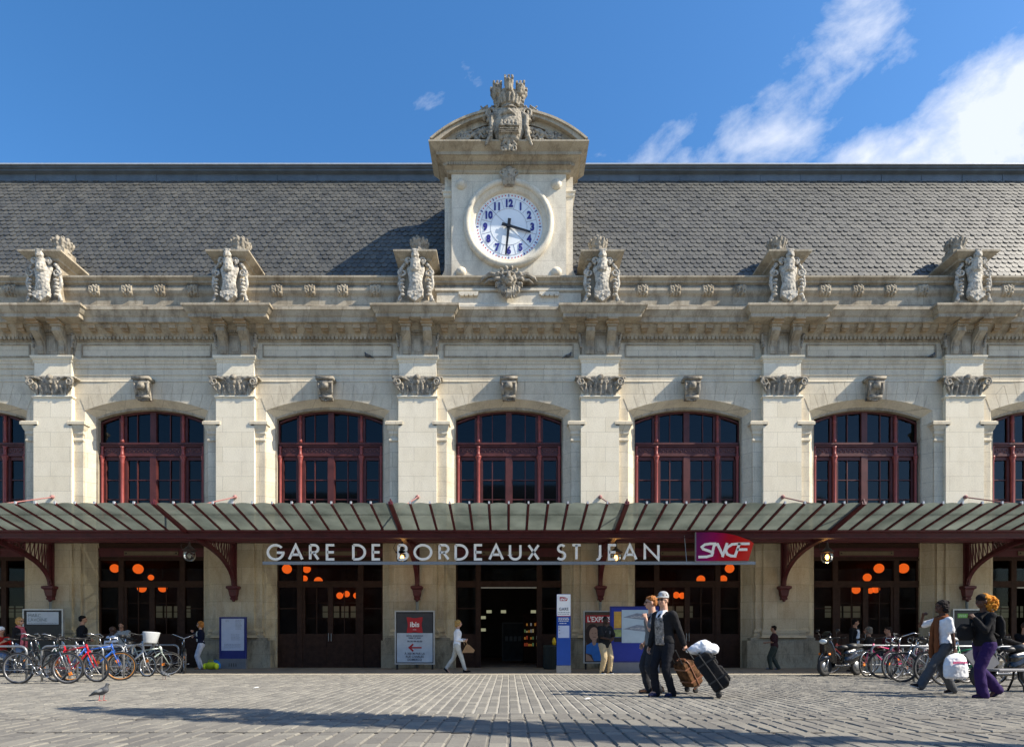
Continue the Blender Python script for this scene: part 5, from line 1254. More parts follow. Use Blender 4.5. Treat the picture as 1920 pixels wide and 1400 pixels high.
# ------------------------------------------------------------ bicycle stands and bicycles
def rack(px, py, side, label, grp):
    p = gnd(px, py); W = .86
    q = MB(); s = side; P = [(0, 0, 0), (0, 0, .72)] + [(-s * .14 * (1 - cos(radians(a))), 0, .72 + .14 * sin(radians(a))) for a in (20, 45, 70, 90)] + [(-s * (W - .14), 0, .86)] + [(-s * (W - .14 + .14 * sin(radians(a))), 0, .72 + .14 * cos(radians(a))) for a in (20, 45, 70, 90)] + [(-s * W, 0, 0)]
    q.tube(P, .026, 10); q.tube([(0, 0, .3), (-s * W, 0, .3)], .012, 6)
    tag(q.build('bicycle_stand', STEEL, None, True, p), label, 'bicycle stand', grp)
for i, (px, py) in enumerate([(50, 1280), (145, 1277), (193, 1273), (232, 1270), (268, 1267), (303, 1264), (335, 1261)]):
    rack(px, py, 1, 'hooped steel bicycle stand in the left row, %s from the left edge' % ORD[i], 'bicycle stands at left')
for i, (px, py) in enumerate([(1602, 1265), (1634, 1268), (1670, 1272), (1713, 1277), (1778, 1280), (1866, 1285)]):
    rack(px, py, -1, 'hooped steel bicycle stand in the right row, %s from the scooter' % ORD[i], 'bicycle stands at right')
SPOKE = mat('spoke_steel', (.22, .22, .23), .4, metal=.6, var=0)
DRIM = mat('dark_rim', (.06, .06, .065), .35, metal=.5)
GRIM = mat('grey_rim', (.25, .25, .26), .35, metal=.5)
def make_bike(label, pos, yaw, frame_col, R=.34, lean=0, step=False, basket=False, rim=CHROME, tyre=RUBBER, guards=True, grp='', bars='flat', seatm=DARK, steer=0, sc=1.06, forkm=None):
    t_ = thing('bicycle', label, 'bicycle', pos, yaw, grp, sc); t_.rotation_euler = (lean, 0, yaw)
    FM = mat('bike_paint_%02d%02d%02d' % tuple(int(c * 99) for c in frame_col), frame_col, .3, var=.08, coat=.5)
    WB = 1.05 if R > .3 else .98; k = R / .34
    fa = Vector((0, 0, R)); ra = Vector((-WB, 0, R)); bb = Vector((-WB + .43, 0, .28)); st = Vector((-WB + .30, 0, .74)); ht = Vector((-.20, 0, .86)); hb = Vector((-.15, 0, .70 if k > .9 else .62))
    def wheel(c, st_=0):
        w_ = MB(); M = Matrix.Translation(c) @ Matrix.Rotation(st_, 4, 'Z')
        w_.tube([(R * .965 * cos(2 * pi * i / 40), 0, R * .965 * sin(2 * pi * i / 40)) for i in range(40)], .019, 8, closed=True); w_.xf(M); W_ = w_.build('wheel', tyre, t_, True)
        w_ = MB(); w_.tube([(R * .89 * cos(2 * pi * i / 40), 0, R * .89 * sin(2 * pi * i / 40)) for i in range(40)], .013, 6, closed=True); w_.xf(M); w_.build('rim', rim, W_, True)
        w_ = MB()
        for i in range(18):
            a = 2 * pi * i / 18; a2 = a + (.35 if i % 2 else -.35); w_.tube([(.02 * cos(a2), .02 * (-1) ** i, .02 * sin(a2)), (R * .88 * cos(a), 0, R * .88 * sin(a))], .0022, 3, cap=False)
        w_.tube([(0, -.045, 0), (0, .045, 0)], .022, 8); w_.xf(M); w_.build('spokes', SPOKE, W_)
        if RND.random() < .6:
            w_ = MB(); w_.box(.10, .17, -.012, .012, -.03, .03); w_.xf(M @ Matrix.Rotation(RND.random() * 6, 4, 'Y')); w_.build('reflector', mat('orange_reflector', (.8, .22, .02), .3), W_)
    wheel(ra); wheel(fa, steer)
    q = MB()
    q.tube([ht, hb], .021, 8)
    if step: q.tube([hb, (-.45, 0, .42), bb], .019, 8); q.tube([hb + Vector((0, 0, .07)), (-.42, 0, .50), bb + (st - bb) * .45], .015, 8)
    else: q.tube([ht - Vector((0, 0, .05)), st - (st - bb) * .06], .018, 8); q.tube([hb, bb], .021, 8)
    q.tube([bb, st + Vector((-.02, 0, .08))], .018, 8)
    for s in (-.035, .035): q.tube([bb + Vector((0, s, 0)), ra + Vector((0, s * 1.5, 0))], .010, 6); q.tube([st + Vector((0, s * .5, 0)), ra + Vector((0, s * 1.5, 0))], .009, 6)
    q.build('frame', FM, t_, True)
    q = MB(); M = Matrix.Translation(fa) @ Matrix.Rotation(steer, 4, 'Z') @ Matrix.Translation(-fa)
    for s in (-.05, .05): q.tube([hb + Vector((.0, s * .8, 0)), (-.09, s, R + .22), fa + Vector((0, s, 0))], .012, 6)
    q.tube([hb, hb + Vector((0, .05, 0))], .02, 6); q.xf(M); q.build('fork', forkm or FM, t_, True)
    q = MB(); top = Vector((-.225, 0, 1.0)); q.tube([ht, top], .014, 8)
    if bars == 'flat': q.tube([top + Vector((-.06, -.30, .02)), top + Vector((0, -.08, 0)), top + Vector((0, .08, 0)), top + Vector((-.06, .30, .02))], .012, 8)
    elif bars == 'drop': q.tube([top + Vector((.0, -.2, -.12)), top + Vector((.1, -.2, -.08)), top + Vector((.08, -.2, 0)), top + Vector((0, -.18, 0)), top + Vector((0, .18, 0)), top + Vector((.08, .2, 0)), top + Vector((.1, .2, -.08)), top + Vector((0, .2, -.12))], .012, 8)
    else: q.tube([top + Vector((-.26, -.30, .10)), top + Vector((-.10, -.27, .12)), top + Vector((.05, -.1, .04)), top, top + Vector((.05, .1, .04)), top + Vector((-.10, .27, .12)), top + Vector((-.26, .30, .10))], .012, 8)
    h_ = q.build('handlebar', CHROME if bars != 'flat' else DARK, t_, True)
    q = MB()
    for s in (-1, 1):
        e = top + (Vector((-.06, s * .30, .02)) if bars == 'flat' else Vector((.0, s * .2, -.12)) if bars == 'drop' else Vector((-.26, s * .30, .10))); q.cap(e, e + Vector((-.03, -s * .10 if bars == 'flat' else 0, 0)) if bars == 'flat' else e + Vector((.10, -s * .01, 0)), .018, .018, 8)
        q.tube([e + Vector((.03, -s * .08, -.02)), e + Vector((.07, -s * .02, -.05))], .006, 5)
    q.build('grip', DARK, h_, True)
    q = MB(); s0 = st + Vector((-.04, 0, .22)); q.tube([st, s0], .013, 8); q.build('seat_post', CHROME, t_, True)
    q = MB(); q.limb([s0 + Vector((.14, 0, .01)), s0 + Vector((.02, 0, .02)), s0 + Vector((-.10, 0, .03))], [.025, .045, .085], 10); 
    for i in range(len(q.v)): v = q.v[i]; q.v[i] = (v[0], v[1], s0.z + (v[2] - s0.z) * .5)
    q.build('saddle', seatm, t_, True)
    q = MB(); q.tube([(bb.x + .095 * cos(2 * pi * i / 24), -.05, bb.z + .095 * sin(2 * pi * i / 24)) for i in range(24)], .007, 5, closed=True)
    for i in range(5): a = 2 * pi * i / 5; q.tube([(bb.x, -.05, bb.z), (bb.x + .09 * cos(a), -.05, bb.z + .09 * sin(a))], .007, 4)
    a = RND.random() * 6
    for s in (-1, 1): e = bb + Vector((s * .17 * cos(a), s * -.07, s * .17 * sin(a))); q.tube([bb + Vector((0, s * -.065, 0)), e], .011, 6); q.box(e.x - .045, e.x + .045, min(e.y, e.y - s * .09), max(e.y, e.y - s * .09), e.z - .01, e.z + .012)
    q.build('crankset', CHROME, t_, True)
    q = MB(); q.tube([bb + Vector((0, -.05, .095)), ra + Vector((0, -.05, .04)), ra + Vector((-.04, -.05, 0)), ra + Vector((0, -.05, -.04)), bb + Vector((0, -.05, -.095))], .005, 4); q.build('chain', DARK, t_)
    if guards:
        for c, a0, a1 in ((ra, 20, 200), (fa, 30, 150)):
            q = MB(); rr_ = R + .025; n = 16; vs = []
            for i in range(n + 1):
                a = radians(a0 + (a1 - a0) * i / n)
                for s in (-.028, 0, .028): r2 = rr_ + (.006 if s == 0 else -.006); vs.append((c.x + r2 * cos(a), c.y + s, c.z + r2 * sin(a)))
            fs = []
            for i in range(n):
                for k2 in range(2): o_ = i * 3 + k2; fs.append((o_, o_ + 1, o_ + 4, o_ + 3))
            q.add(vs, fs); q.build('mudguard', FM if step else DARK, t_, True)
    if basket:
        bm_ = MB(); x0, z0 = .02, .80
        bm_.loft([((x0, 0, z0), .12, .15), ((x0, 0, z0 + .02), .13, .16), ((x0 + .02, 0, z0 + .25), .17, .2), ((x0 + .02, 0, z0 + .27), .17, .2), ((x0, 0, z0 + .27), .14, .17)], 24); bm_.build('basket', mat('pale_basket_cover', (.45, .47, .48), .5, var=.1), t_, True)
    return t_
def bike(label, px, py, yawd, col, **kw): return make_bike(label, gnd(px, py), radians(yawd), col, **kw)
GL_ = 'bicycles parked at left'; GR_ = 'bicycles parked at right'
bike('black mountain bike with silver fork, nearest and leftmost in view', 127, 1281, 2, (.012, .012, .014), grp=GL_, rim=GRIM, forkm=CHROME, guards=False, bars='flat')
bike('black city bike with mudguards behind the leftmost bicycle', 84, 1268, 6, (.02, .02, .022), grp=GL_, step=True, bars='swept', rim=DRIM)
bike('red mountain bike with black grips in the left row', 182, 1278, -9, (.50, .01, .02), grp=GL_, rim=GRIM, guards=False, lean=.10)
bike('blue bicycle with amber front rim in the left row', 226, 1275, 12, (.02, .10, .42), grp=GL_, rim=mat('amber_rim', (.45, .2, .05), .4), guards=False, bars='drop')
bike('silver folding bicycle with pale basket and small wheels', 276, 1268, -14, (.50, .51, .52), grp=GL_, R=.25, basket=True, bars='flat', sc=1.15, lean=-.08)
bike('grey step-through bicycle behind the silver folding one', 300, 1262, 8, (.18, .20, .20), grp=GL_, step=True, bars='swept')
bike('white-grey bicycle leaning over, second from the right in the left row', 318, 1265, 22, (.34, .40, .36), grp=GL_, lean=.42, steer=.3)
bike('black roadster with chrome swept bars at the right end of the left row', 346, 1262, -58, (.015, .015, .016), grp=GL_, bars='swept', step=True)
bike('silver mountain bike behind the red one', 160, 1264, 10, (.35, .36, .38), grp=GL_, guards=False)
bike('orange-red bicycle half hidden behind the scooter', 1556, 1262, 178, (.55, .06, .03), grp=GR_, guards=False)
bike('pink bicycle just right of the scooter', 1626, 1268, 193, (.60, .03, .16), grp=GR_, guards=False, rim=CHROME, steer=.25)
bike('black bicycle with thick tyres second after the scooter', 1655, 1271, 166, (.015, .015, .016), grp=GR_, bars='drop', rim=DRIM)
bike('dark plum step-through bicycle in the right row', 1674, 1273, 196, (.07, .01, .03), grp=GR_, rim=GRIM, step=True, bars='swept')
bike('grey mountain bike in the middle of the right row', 1692, 1278, 171, (.14, .15, .17), grp=GR_, guards=False, rim=DRIM, forkm=CHROME)
bike('silver bicycle behind the white shopping bag', 1738, 1281, 192, (.5, .52, .54), grp=GR_, bars='swept', rim=GRIM)
bike('white bicycle with chrome bars in the right row', 1722, 1270, 170, (.55, .55, .55), grp=GR_, bars='flat')
bike('green bicycle between the two walking women', 1862, 1284, 3, (.02, .20, .07), grp=GR_, bars='swept', seatm=mat('white_saddle', (.6, .6, .58), .4), guards=False)
bike('dark bicycle behind the woman in purple trousers', 1893, 1275, 5, (.03, .03, .035), grp=GR_, rim=DRIM)
bike('dark grey bicycle crammed behind the blue one in the left row', 205, 1266, 14, (.03, .035, .04), grp=GL_, rim=DRIM, bars='swept')
bike('navy bicycle behind the silver folding one in the left row', 262, 1262, 5, (.02, .03, .08), grp=GL_, rim=GRIM)
bike('dark green bicycle at the back of the left row by the concert poster', 120, 1264, -6, (.01, .04, .025), grp=GL_, rim=DRIM, step=True, bars='swept')
bike('grey racing bicycle at the back of the right row', 1705, 1266, 188, (.10, .10, .11), grp=GR_, rim=DRIM, bars='drop')
# scooter
def scooter(pos, yaw, label):
    t_ = thing('motor_scooter', label, 'scooter', pos, yaw)
    BP = mat('gloss_black_bodywork', (.012, .012, .014), .22, var=.1, coat=.7)
    q = MB()
    q.loft([((-.25, 0, .36), .07, .17), ((-.21, 0, .55), .08, .21), ((-.16, 0, .75), .08, .20), ((-.12, 0, .92), .09, .16), ((-.10, 0, 1.02), .06, .12)], 20)     # leg shield
    q.box(-.85, -.22, -.17, .17, .24, .33, bev=.03); q.limb([(-.85, 0, .42), (-1.1, 0, .55), (-1.4, 0, .62)], [.16, .19, .12], 14); q.limb([(-.85, 0, .62), (-1.1, 0, .66), (-1.45, 0, .72)], [.13, .15, .09], 14)
    q.limb([(0.05, 0, .50), (-.08, 0, .52), (-.2, 0, .48)], [.08, .10, .10], 12)
    b_ = q.build('body', BP, t_, True); remesh(b_, .018, 3)
    for x in (0, -1.28):
        w_ = MB(); w_.tube([(x + .20 * cos(2 * pi * i / 32), 0, .26 + .20 * sin(2 * pi * i / 32)) for i in range(32)], .062, 12, closed=True); W_ = w_.build('wheel', RUBBER, t_, True)
        w_ = MB(); w_.lathe([(.03, -.05), (.14, -.03), (.15, 0), (.14, .03), (.03, .05)], (x, 0, .26), 20, Matrix.Rotation(pi / 2, 4, 'X')); w_.build('rim', STEEL, W_, True)
    q = MB(); q.limb([(-.48, 0, .80), (-.8, 0, .80), (-1.15, 0, .86), (-1.45, 0, .88)], [.06, .11, .13, .08], 14)
    for i in range(len(q.v)): v = q.v[i]; q.v[i] = (v[0], v[1], .82 + (v[2] - .82) * .6)
    q.build('seat', mat('grey_vinyl', (.05, .05, .052), .5), t_, True)
    q = MB(); q.limb([(-.02, 0, .98), (-.12, 0, 1.03)], [.10, .13], 14); q.build('cowl', BP, t_, True); q = MB(); q.ball((.06, 0, .97), (.06, .12, .07), 16, 10); q.build('headlight', mat('clear_lens', (.55, .6, .62), .1, spec=.8), t_, True)
    q = MB(); q.tube([(-.18, -.34, 1.08), (-.12, -.1, 1.06), (-.12, .1, 1.06), (-.18, .34, 1.08)], .016, 8)
    for s in (-1, 1): q.tube([(-.15, s * .24, 1.08), (-.10, s * .30, 1.24)], .007, 6)
    h_ = q.build('handlebar', DARK, t_, True)
    for s in (-1, 1): MB().ball((-.10, s * .32, 1.27), (.02, .07, .045), 12, 8).build('mirror', DARK, h_, True)
    q = MB(); q.loft([((.02, 0, 1.05), .02, .14), ((-.06, 0, 1.16), .012, .16), ((-.12, 0, 1.26), .008, .10)], 16); q.build('windscreen', glass_mat('smoked_screen', (.3, .32, .35), transp=.5), t_, True)
    MB().ball((.0, -.16, .62), (.05, .02, .035)).build('indicator', mat('orange_reflector', (0, 0, 0)), t_, True); MB().ball((.0, .16, .62), (.05, .02, .035)).build('indicator', mat('orange_reflector', (0, 0, 0)), t_, True)
    for s in (-.06, .06): MB().tube([(0, s * 1.3, .26), (-.06, s * 1.2, .5)], .018, 8).build('fork_leg', STEEL, t_, True)
    MB().lathe([(.05, 0), (.06, .1), (.06, .35), (.04, .4)], (-1.0, -.14, .3), 14, Matrix.Rotation(-pi / 2, 4, 'Y')).build('exhaust', STEEL, t_, True)
scooter(gnd(1546, 1267), radians(203), 'glossy black motor scooter with smoked screen at the left end of the right row')
scooter(gnd(1838, 1288), radians(192) + 0 * pi, 'black motor scooter behind the woman in purple trousers')
# ------------------------------------------------------------ tree beyond the right of the view, whose shade falls on the track
tr_ = thing('plane_tree', 'leafy plane tree standing out of view to the right, casting shade on the tram track', 'tree', (11.8, -18.4, 0))
q = MB(); q.tube([(0, 0, 0), (.1, .1, 3), (-.2, .2, 5.2), (-1.8, .5, 6.9), (-3.8, 1.0, 7.8), (-6.4, 1.7, 8.4)], [.22, .18, .16, .12, .08, .04], 10)
q.tube([(-.2, .2, 5.2), (.6, .0, 6.6), (1.6, -.3, 8)], [.12, .09, .04], 8); q.tube([(-1.2, .6, 6.8), (-1.5, 0, 8), (-1.8, -.2, 9)], [.08, .06, .03], 8)
q.build('trunk', mat('plane_bark', (.20, .18, .14), .9, var=.3, nscale=5, bump=.4), tr_, True)
q = MB()
def leaves(c, r, n):
    for i in range(n):
        while True:
            u = Vector((RND.uniform(-1, 1), RND.uniform(-1, 1), RND.uniform(-1, 1)))
            if u.length < 1 and noise.noise(Vector((u.x * r[0], u.y * r[1], u.z * r[2])) * 1.5 + Vector(c)) > .02: break
        p = Vector((c[0] + u.x * r[0], c[1] + u.y * r[1] - .27 * u.x * r[0], c[2] + u.z * r[2])); e1 = Vector((RND.gauss(0, 1), RND.gauss(0, 1), RND.gauss(0, 1))).normalized(); e2 = e1.orthogonal().normalized(); s = RND.uniform(.07, .12)
        q.add([p - e1 * s, p + e2 * s * .7, p + e1 * s, p - e2 * s * .7], [(0, 1, 2, 3)])
leaves((-5.9, 1.75, 8.3), (3.0, .75, .9), 2500); leaves((-2.6, .6, 7.9), (2.0, .7, 1.1), 1900); leaves((-6.6, 1.9, 9.3), (2.4, .5, .6), 700)
q.build('crown', mat('plane_leaves', (.05, .10, .025), .6, var=.4, nscale=3), tr_)

# ------------------------------------------------------------ houses on the opposite side of the square, mirrored in the station windows
HM = [stone('house_stone_%s' % n, c1, c2, bw=1.1, rh=.45, stain_amt=.3) for n, c1, c2 in (('cream', (.42, .37, .28), (.52, .47, .38)), ('grey', (.30, .28, .25), (.42, .40, .36)), ('tan', (.38, .31, .22), (.48, .41, .31)))]
DKG = mat('dark_house_glass', (.02, .025, .03), .1, var=.1)
for i, (xc, wd, hh) in enumerate(((-44, 18, 15), (-27, 15, 17.5), (-12, 14, 14), (3, 15, 18.5), (18.5, 15, 15.5), (34, 15, 17), (51, 18, 14.5))):
    t_ = thing('town_house', ('cream', 'grey', 'tan')[i % 3] + ' stone house across the square facing the station, %s from its left end' % ORD[i], 'house', (xc, -52, 0), 0, 'terrace opposite the station')
    MB().box(-wd / 2, wd / 2, -12, 0, 0, hh).build('wall', HM[i % 3], t_)
    q = MB(); q.add([(-wd / 2, .3, hh), (wd / 2, .3, hh), (wd / 2, -6, hh + 3.2), (-wd / 2, -6, hh + 3.2)], [(0, 1, 2, 3)]); q.add([(-wd / 2, -12, hh), (wd / 2, -12, hh), (wd / 2, -6, hh + 3.2), (-wd / 2, -6, hh + 3.2)], [(0, 1, 2, 3)]); q.build('roof', mat('town_slate', (.06, .065, .07), .6), t_)
    nf = int(hh / 3.6); nw = 4
    for f_ in range(nf):
        for k in range(nw):
            x = -wd / 2 + wd * (k + .5) / nw; z = .6 + f_ * 3.6
            W_ = MB().box(x - .65, x + .65, .0, .05, z, z + 2.3).build('window', DKG, t_); MB().box(x - .8, x + .8, -.02, .12, z - .15, z).box(x - .04, x + .04, .05, .08, z, z + 2.3).build('sill', HM[(i + 1) % 3], W_)
# ------------------------------------------------------------ people
def skinm(n, c): return mat(n, c, .55, var=.06, nscale=20, spec=.3)
LIGHT = skinm('light_skin', (.52, .30, .21)); TAN = skinm('tanned_skin', (.42, .22, .14)); BROWNSK = skinm('deep_brown_skin', (.085, .04, .025)); DKSK = skinm('dark_skin', (.05, .025, .016))
def cloth(n, c, **k): return mat(n, c, .85, var=k.pop('var', .14), nscale=k.pop('ns', 9), spec=.15, bump=.25, bscale=60)
def ik(S, W, l1, l2, pole):
    d = W - S; L_ = min(d.length, (l1 + l2) * .999); dh = d.normalized(); W = S + dh * L_
    a = (l1 * l1 - l2 * l2 + L_ * L_) / (2 * L_); h = sqrt(max(0, l1 * l1 - a * a)); p = Vector(pole); p = p - dh * p.dot(dh); p = p.normalized() if p.length > 1e-4 else dh.orthogonal()
    return S + dh * a + p * h, W
def hand(q, W, d, side, curl=.6, up=None):
    "palm, four unequal bent fingers and a thumb leaving the side of the palm"
    d = Vector(d).normalized(); n = Vector((0, -side, 0)) if up is None else Vector(up); n = (n - d * n.dot(d)); n = n.normalized() if n.length > .01 else d.orthogonal().normalized()   # palm normal, towards the body
    w_ = d.cross(n).normalized()
    for k in (-1, -.33, .33, 1): q.cap(W + w_ * .012 * k, W + d * .075 + w_ * .027 * k, .016, .0135, 7)
    for k, l_ in ((-1, .062), (-.33, .078), (.33, .083), (1, .072)):
        b = W + d * .082 + w_ * .027 * k; c1 = curl; d1 = (d * cos(c1) + n * sin(c1)).normalized(); d2 = (d * cos(c1 * 2.2) + n * sin(c1 * 2.2)).normalized()
        m_ = b + d1 * l_ * .5; q.cap(b, m_, .0105, .0098, 7); q.cap(m_, m_ + d2 * l_ * .5, .0098, .008, 7)
    t0 = W + d * .025 + w_ * .026; t1 = t0 + (d * .6 + w_ * .55 + n * .45).normalized() * .04; q.cap(t0, t1, .014, .012, 7); q.cap(t1, t1 + (d * .8 + n * .5 + w_ * .1).normalized() * .032, .012, .009, 7)
def person(label, pos, yaw, H=1.75, skin=LIGHT, top=None, trousers=None, hair=None, shoes=None, ank=None, wr=None, lean=.03, female=False, vox=.011, sleeve='long',
           hairstyle='short', head_yaw=0, head_pitch=0, sit=None, flare=0, fitlegs=.0, extras=(), poleL=(-1, .2, -.4), poleR=(-1, -.2, -.4), curl=(.6, .6), foot=(0, 0), topbulk=0, hem=-.06, kneeout=0, bare_feet=False, palms=(None, None), handdir=(None, None), hairbulk=0, shoulder=0, belly=0):
    t_ = thing('person', label, 'person', pos, yaw, None, H / 1.75)
    V = Vector; P = V((0, 0, .93)) if sit is None else V((0, 0, sit + .10)); U = V((sin(lean), 0, cos(lean)))
    sw = (.165 if female else .19) + shoulder; hipw = .098 if female else .09
    nb = P + U * .50; hc = P + U * .60 + V((.025, 0, .0)) + V((0, 0, .105)); sh = {s: P + U * .455 + V((0, s * sw, 0)) for s in (1, -1)}
    ank = ank or ((0.02, .10, .08), (-.02, -.10, .08)); wr = wr or ((.03, .24, .82), (.03, -.24, .82))
    hip = {1: P + V((0, hipw, -.03)), -1: P + V((0, -hipw, -.03))}
    knee = {}; ankle = {}; elb = {}; wri = {}
    for i, s in enumerate((1, -1)):
        knee[s], ankle[s] = ik(hip[s], V(ank[i]), .435, .425, (1, s * kneeout, .25)); elb[s], wri[s] = ik(sh[s], V(wr[i]), .285, .255, poleL if s > 0 else poleR)
    # --- body, one continuous skin
    HR = Matrix.Rotation(head_yaw, 4, 'Z') @ Matrix.Rotation(head_pitch, 4, 'Y')
    def hp(x, y, z): return hc + HR @ V((x, y, z))
    R3 = HR.to_3x3(); q = MB()
    q.ball(hp(-.012, 0, .02), (.098, .076, .098), 18, 12, R3); q.ball(hp(.018, 0, -.045), (.070, .058, .070), 16, 10, R3); q.ball(hp(.05, 0, -.085), (.030, .032, .022), 10, 8, R3)
    q.cap(hp(.082, 0, .012), hp(.106, 0, -.022), .010, .015, 8); q.ball(hp(.082, 0, -.058), (.014, .026, .012), 8, 6, R3); q.ball(hp(.07, 0, .042), (.02, .055, .012), 10, 6, R3)
    for s in (1, -1): q.ball(hp(-.005, s * .078, -.008), (.022, .010, .032), 8, 6, R3); q.ball(hp(.06, s * .036, -.03), (.02, .022, .022), 8, 6, R3)
    q.limb([hc + V((-.02, 0, -.05)), nb + V((-.005, 0, -.03))], [.052 if female else .060, .062 if female else .072], 12)
    tw_ = 1 if not female else .9
    q.loft([(P + V((0, 0, -.10)), .08, .12), (P, .105, .155), (P + U * .12, .092, .13 * tw_), (P + U * .25, .105, .145 * tw_), (P + U * .38, .115, .17 * tw_), (P + U * .46, .085, .15 * tw_), (nb, .05, .07)], 20)
    for s in (1, -1):
        q.limb([sh[s] + V((0, -s * .04, .0)), sh[s], elb[s], wri[s]], [.05, .050, .038, .026] if not female else [.042, .042, .033, .023], 10)
        q.ball(elb[s] + (wri[s] - elb[s]) * .25, (.042, .042, .042) if not female else .036, 8, 6)
        q.limb([hip[s], hip[s] + (knee[s] - hip[s]) * .4, knee[s], knee[s] + (ankle[s] - knee[s]) * .35, ankle[s]], [.088, .080, .055, .056, .037], 12)
        hd = handdir[0 if s > 0 else 1]; hd = V(hd) if hd else (wri[s] - elb[s])
        hand(q, wri[s], hd, s, curl[0 if s > 0 else 1], palms[0 if s > 0 else 1])
        fp = foot[0 if s > 0 else 1]; fd = V((cos(fp), 0, -sin(fp))); a = ankle[s]; q.limb([a, a + fd * .08 + V((0, 0, -.035)), a + fd * .16 + V((0, 0, -.05))], [.036, .035, .026], 8); q.ball(a + fd * -.03 + V((0, 0, -.04)), .034, 8, 6)
    remesh(q.build('body', skin, t_), vox, 2)
    # --- face: eyes, brows, mouth
    q = MB()
    for s in (1, -1): q.ball(hp(.083, s * .030, .012), (.007, .013, .008), 8, 6, R3)
    q.build('eyes', mat('dark_eye', (.01, .008, .007), .2, var=0), t_, True)
    q = MB(); q.ball(hp(.094, 0, -.057), (.006, .022, .006), 8, 6, R3); q.build('mouth', mat('lip', (.30, .09, .08), .5, var=0), t_, True)
    # --- trousers
    if trousers:
        q = MB(); e = fitlegs
        q.loft([(P + V((0, 0, -.13)), .10, .15), (P + V((-.01, 0, -.04)), .125 + e, .18 + e * .5), (P + U * .07, .118, .165), (P + U * .12, .108, .15)], 22)
        for s in (1, -1):
            k, a = knee[s], ankle[s]; hm = a + V((0, 0, -.035)) if not bare_feet else a + V((0, 0, .03))
            q.limb([hip[s], hip[s] + (k - hip[s]) * .35, k, k + (hm - k) * .45, hm], [.105 + e, .097 + e, .073 + e, .068 + e + flare * .4, .056 + e + flare], 14)
        remesh(q.build('trousers', trousers, t_), .013, 3, (.011, 7, .006, 22))
    if shoes:
        q = MB()
        for i, s in enumerate((1, -1)):
            q2 = MB(); a = ankle[s]; fp = foot[i]; R = Matrix.Translation(a) @ Matrix.Rotation(fp, 4, 'Y'); i0 = len(q.v)
            q.limb([(-.035, 0, -.01), (-.03, 0, -.045)], [.042, .043], 10); q.limb([(-.02, 0, -.035), (.07, 0, -.042), (.16, 0, -.052)], [.044, .042, .030], 10); q.xf(R, i0)
            i1 = len(q2.v); q2.loft([((.06, 0, -.085), .135, .045), ((.06, 0, -.068), .137, .047)], 18); q2.xf(R, i1); q2.build('sole', shoes[1], t_, True)
        o = remesh(q.build('shoes', shoes[0], t_), .011, 2)
    # --- top
    if top:
        q = MB(); b = topbulk; e = .018 + b
        q.loft([(P + U * hem, .115 + e * .6 + belly, .165 + e), (P + U * .05, .110 + e + belly, .158 + e), (P + U * .14, .098 + e + belly, (.138 * tw_) + e), (P + U * .27, .110 + e, .150 * tw_ + e), (P + U * .38, .118 + e, .172 * tw_ + e), (P + U * .455, .095 + e * .7, .165 * tw_ + e), (P + U * .50, .066, .10), (P + U * .53, .06, .07)], 24)
        for s in (1, -1):
            r = .045 if female else .054
            if sleeve == 'long': q.limb([sh[s] + V((0, -s * .05, 0)), sh[s], elb[s], wri[s] - (wri[s] - elb[s]).normalized() * .01], [r + e * .6, r + e * .7, r * .85 + e * .5, r * .66 + e * .5], 12)
            elif sleeve == 'short': q.limb([sh[s] + V((0, -s * .05, 0)), sh[s], sh[s] + (elb[s] - sh[s]) * .72], [r + e * .6, r + e * .7, r + e * 1.0], 12)
        remesh(q.build('top', top, t_), .012, 3, (.012, 6, .006, 20))
    # --- hair
    if hair:
        q = MB(); hb = hairbulk
        if hairstyle == 'short':
            q.ball(hp(-.028, 0, .045), (.100 + hb, .084 + hb, .090 + hb), 16, 10, R3); q.ball(hp(-.06, 0, .0), (.062, .078, .075), 14, 8, R3)
            for j in range(9): q.ball(hp(.05 - .02 * (j % 3), (j - 4) * .016, .088 + RND.uniform(-.005, .01)), .024, 7, 5)
        elif hairstyle == 'bob':
            q.ball(hp(-.03, 0, .04), (.108 + hb, .096 + hb, .098 + hb), 16, 10, R3); q.ball(hp(-.06, 0, -.02), (.078 + hb, .096 + hb, .105), 14, 8, R3)
            for j in range(26): a = RND.uniform(.7, 2 * pi - .7); q.ball(hp(-.03 + .085 * cos(a), .085 * sin(a), RND.uniform(-.09, .09)), RND.uniform(.022, .036), 7, 5)
        elif hairstyle == 'cropped': q.ball(hp(-.02, 0, .035), (.100, .081, .092), 16, 10, R3)
        elif hairstyle == 'curls':
            q.ball(hp(-.03, 0, .05), (.10, .09, .09), 16, 10, R3)
            for j in range(190):
                u = V((RND.gauss(0, 1), RND.gauss(0, 1), RND.gauss(0, 1))).normalized(); q.ball(hp(-.125 + .125 * u.x, .115 * u.y, -.045 + .14 * u.z), RND.uniform(.010, .026), 7, 5)
            q.ball(hp(-.11, 0, -.04), (.095, .09, .115))
        remesh(q.build('hair', hair, t_), .008, 0, (.012, 34))
    for fn in extras: fn(t_, dict(P=P, U=U, hp=hp, R3=R3, sh=sh, elb=elb, wri=wri, hc=hc, nb=nb, knee=knee, ankle=ankle, tw=tw_, hip=hip))
    return t_
def glasses(t_, j):
    q = MB(); hp = j['hp']
    for s in (1, -1): q.ball(hp(.088, s * .034, .012), (.010, .028, .019), 10, 6, j['R3']); q.bar(hp(.085, s * .06, .016), hp(-.01, s * .082, .01), .006, .006)
    q.bar(hp(.093, -.02, .018), hp(.093, .02, .018), .006, .006); q.build('sunglasses', DARK, t_, True)
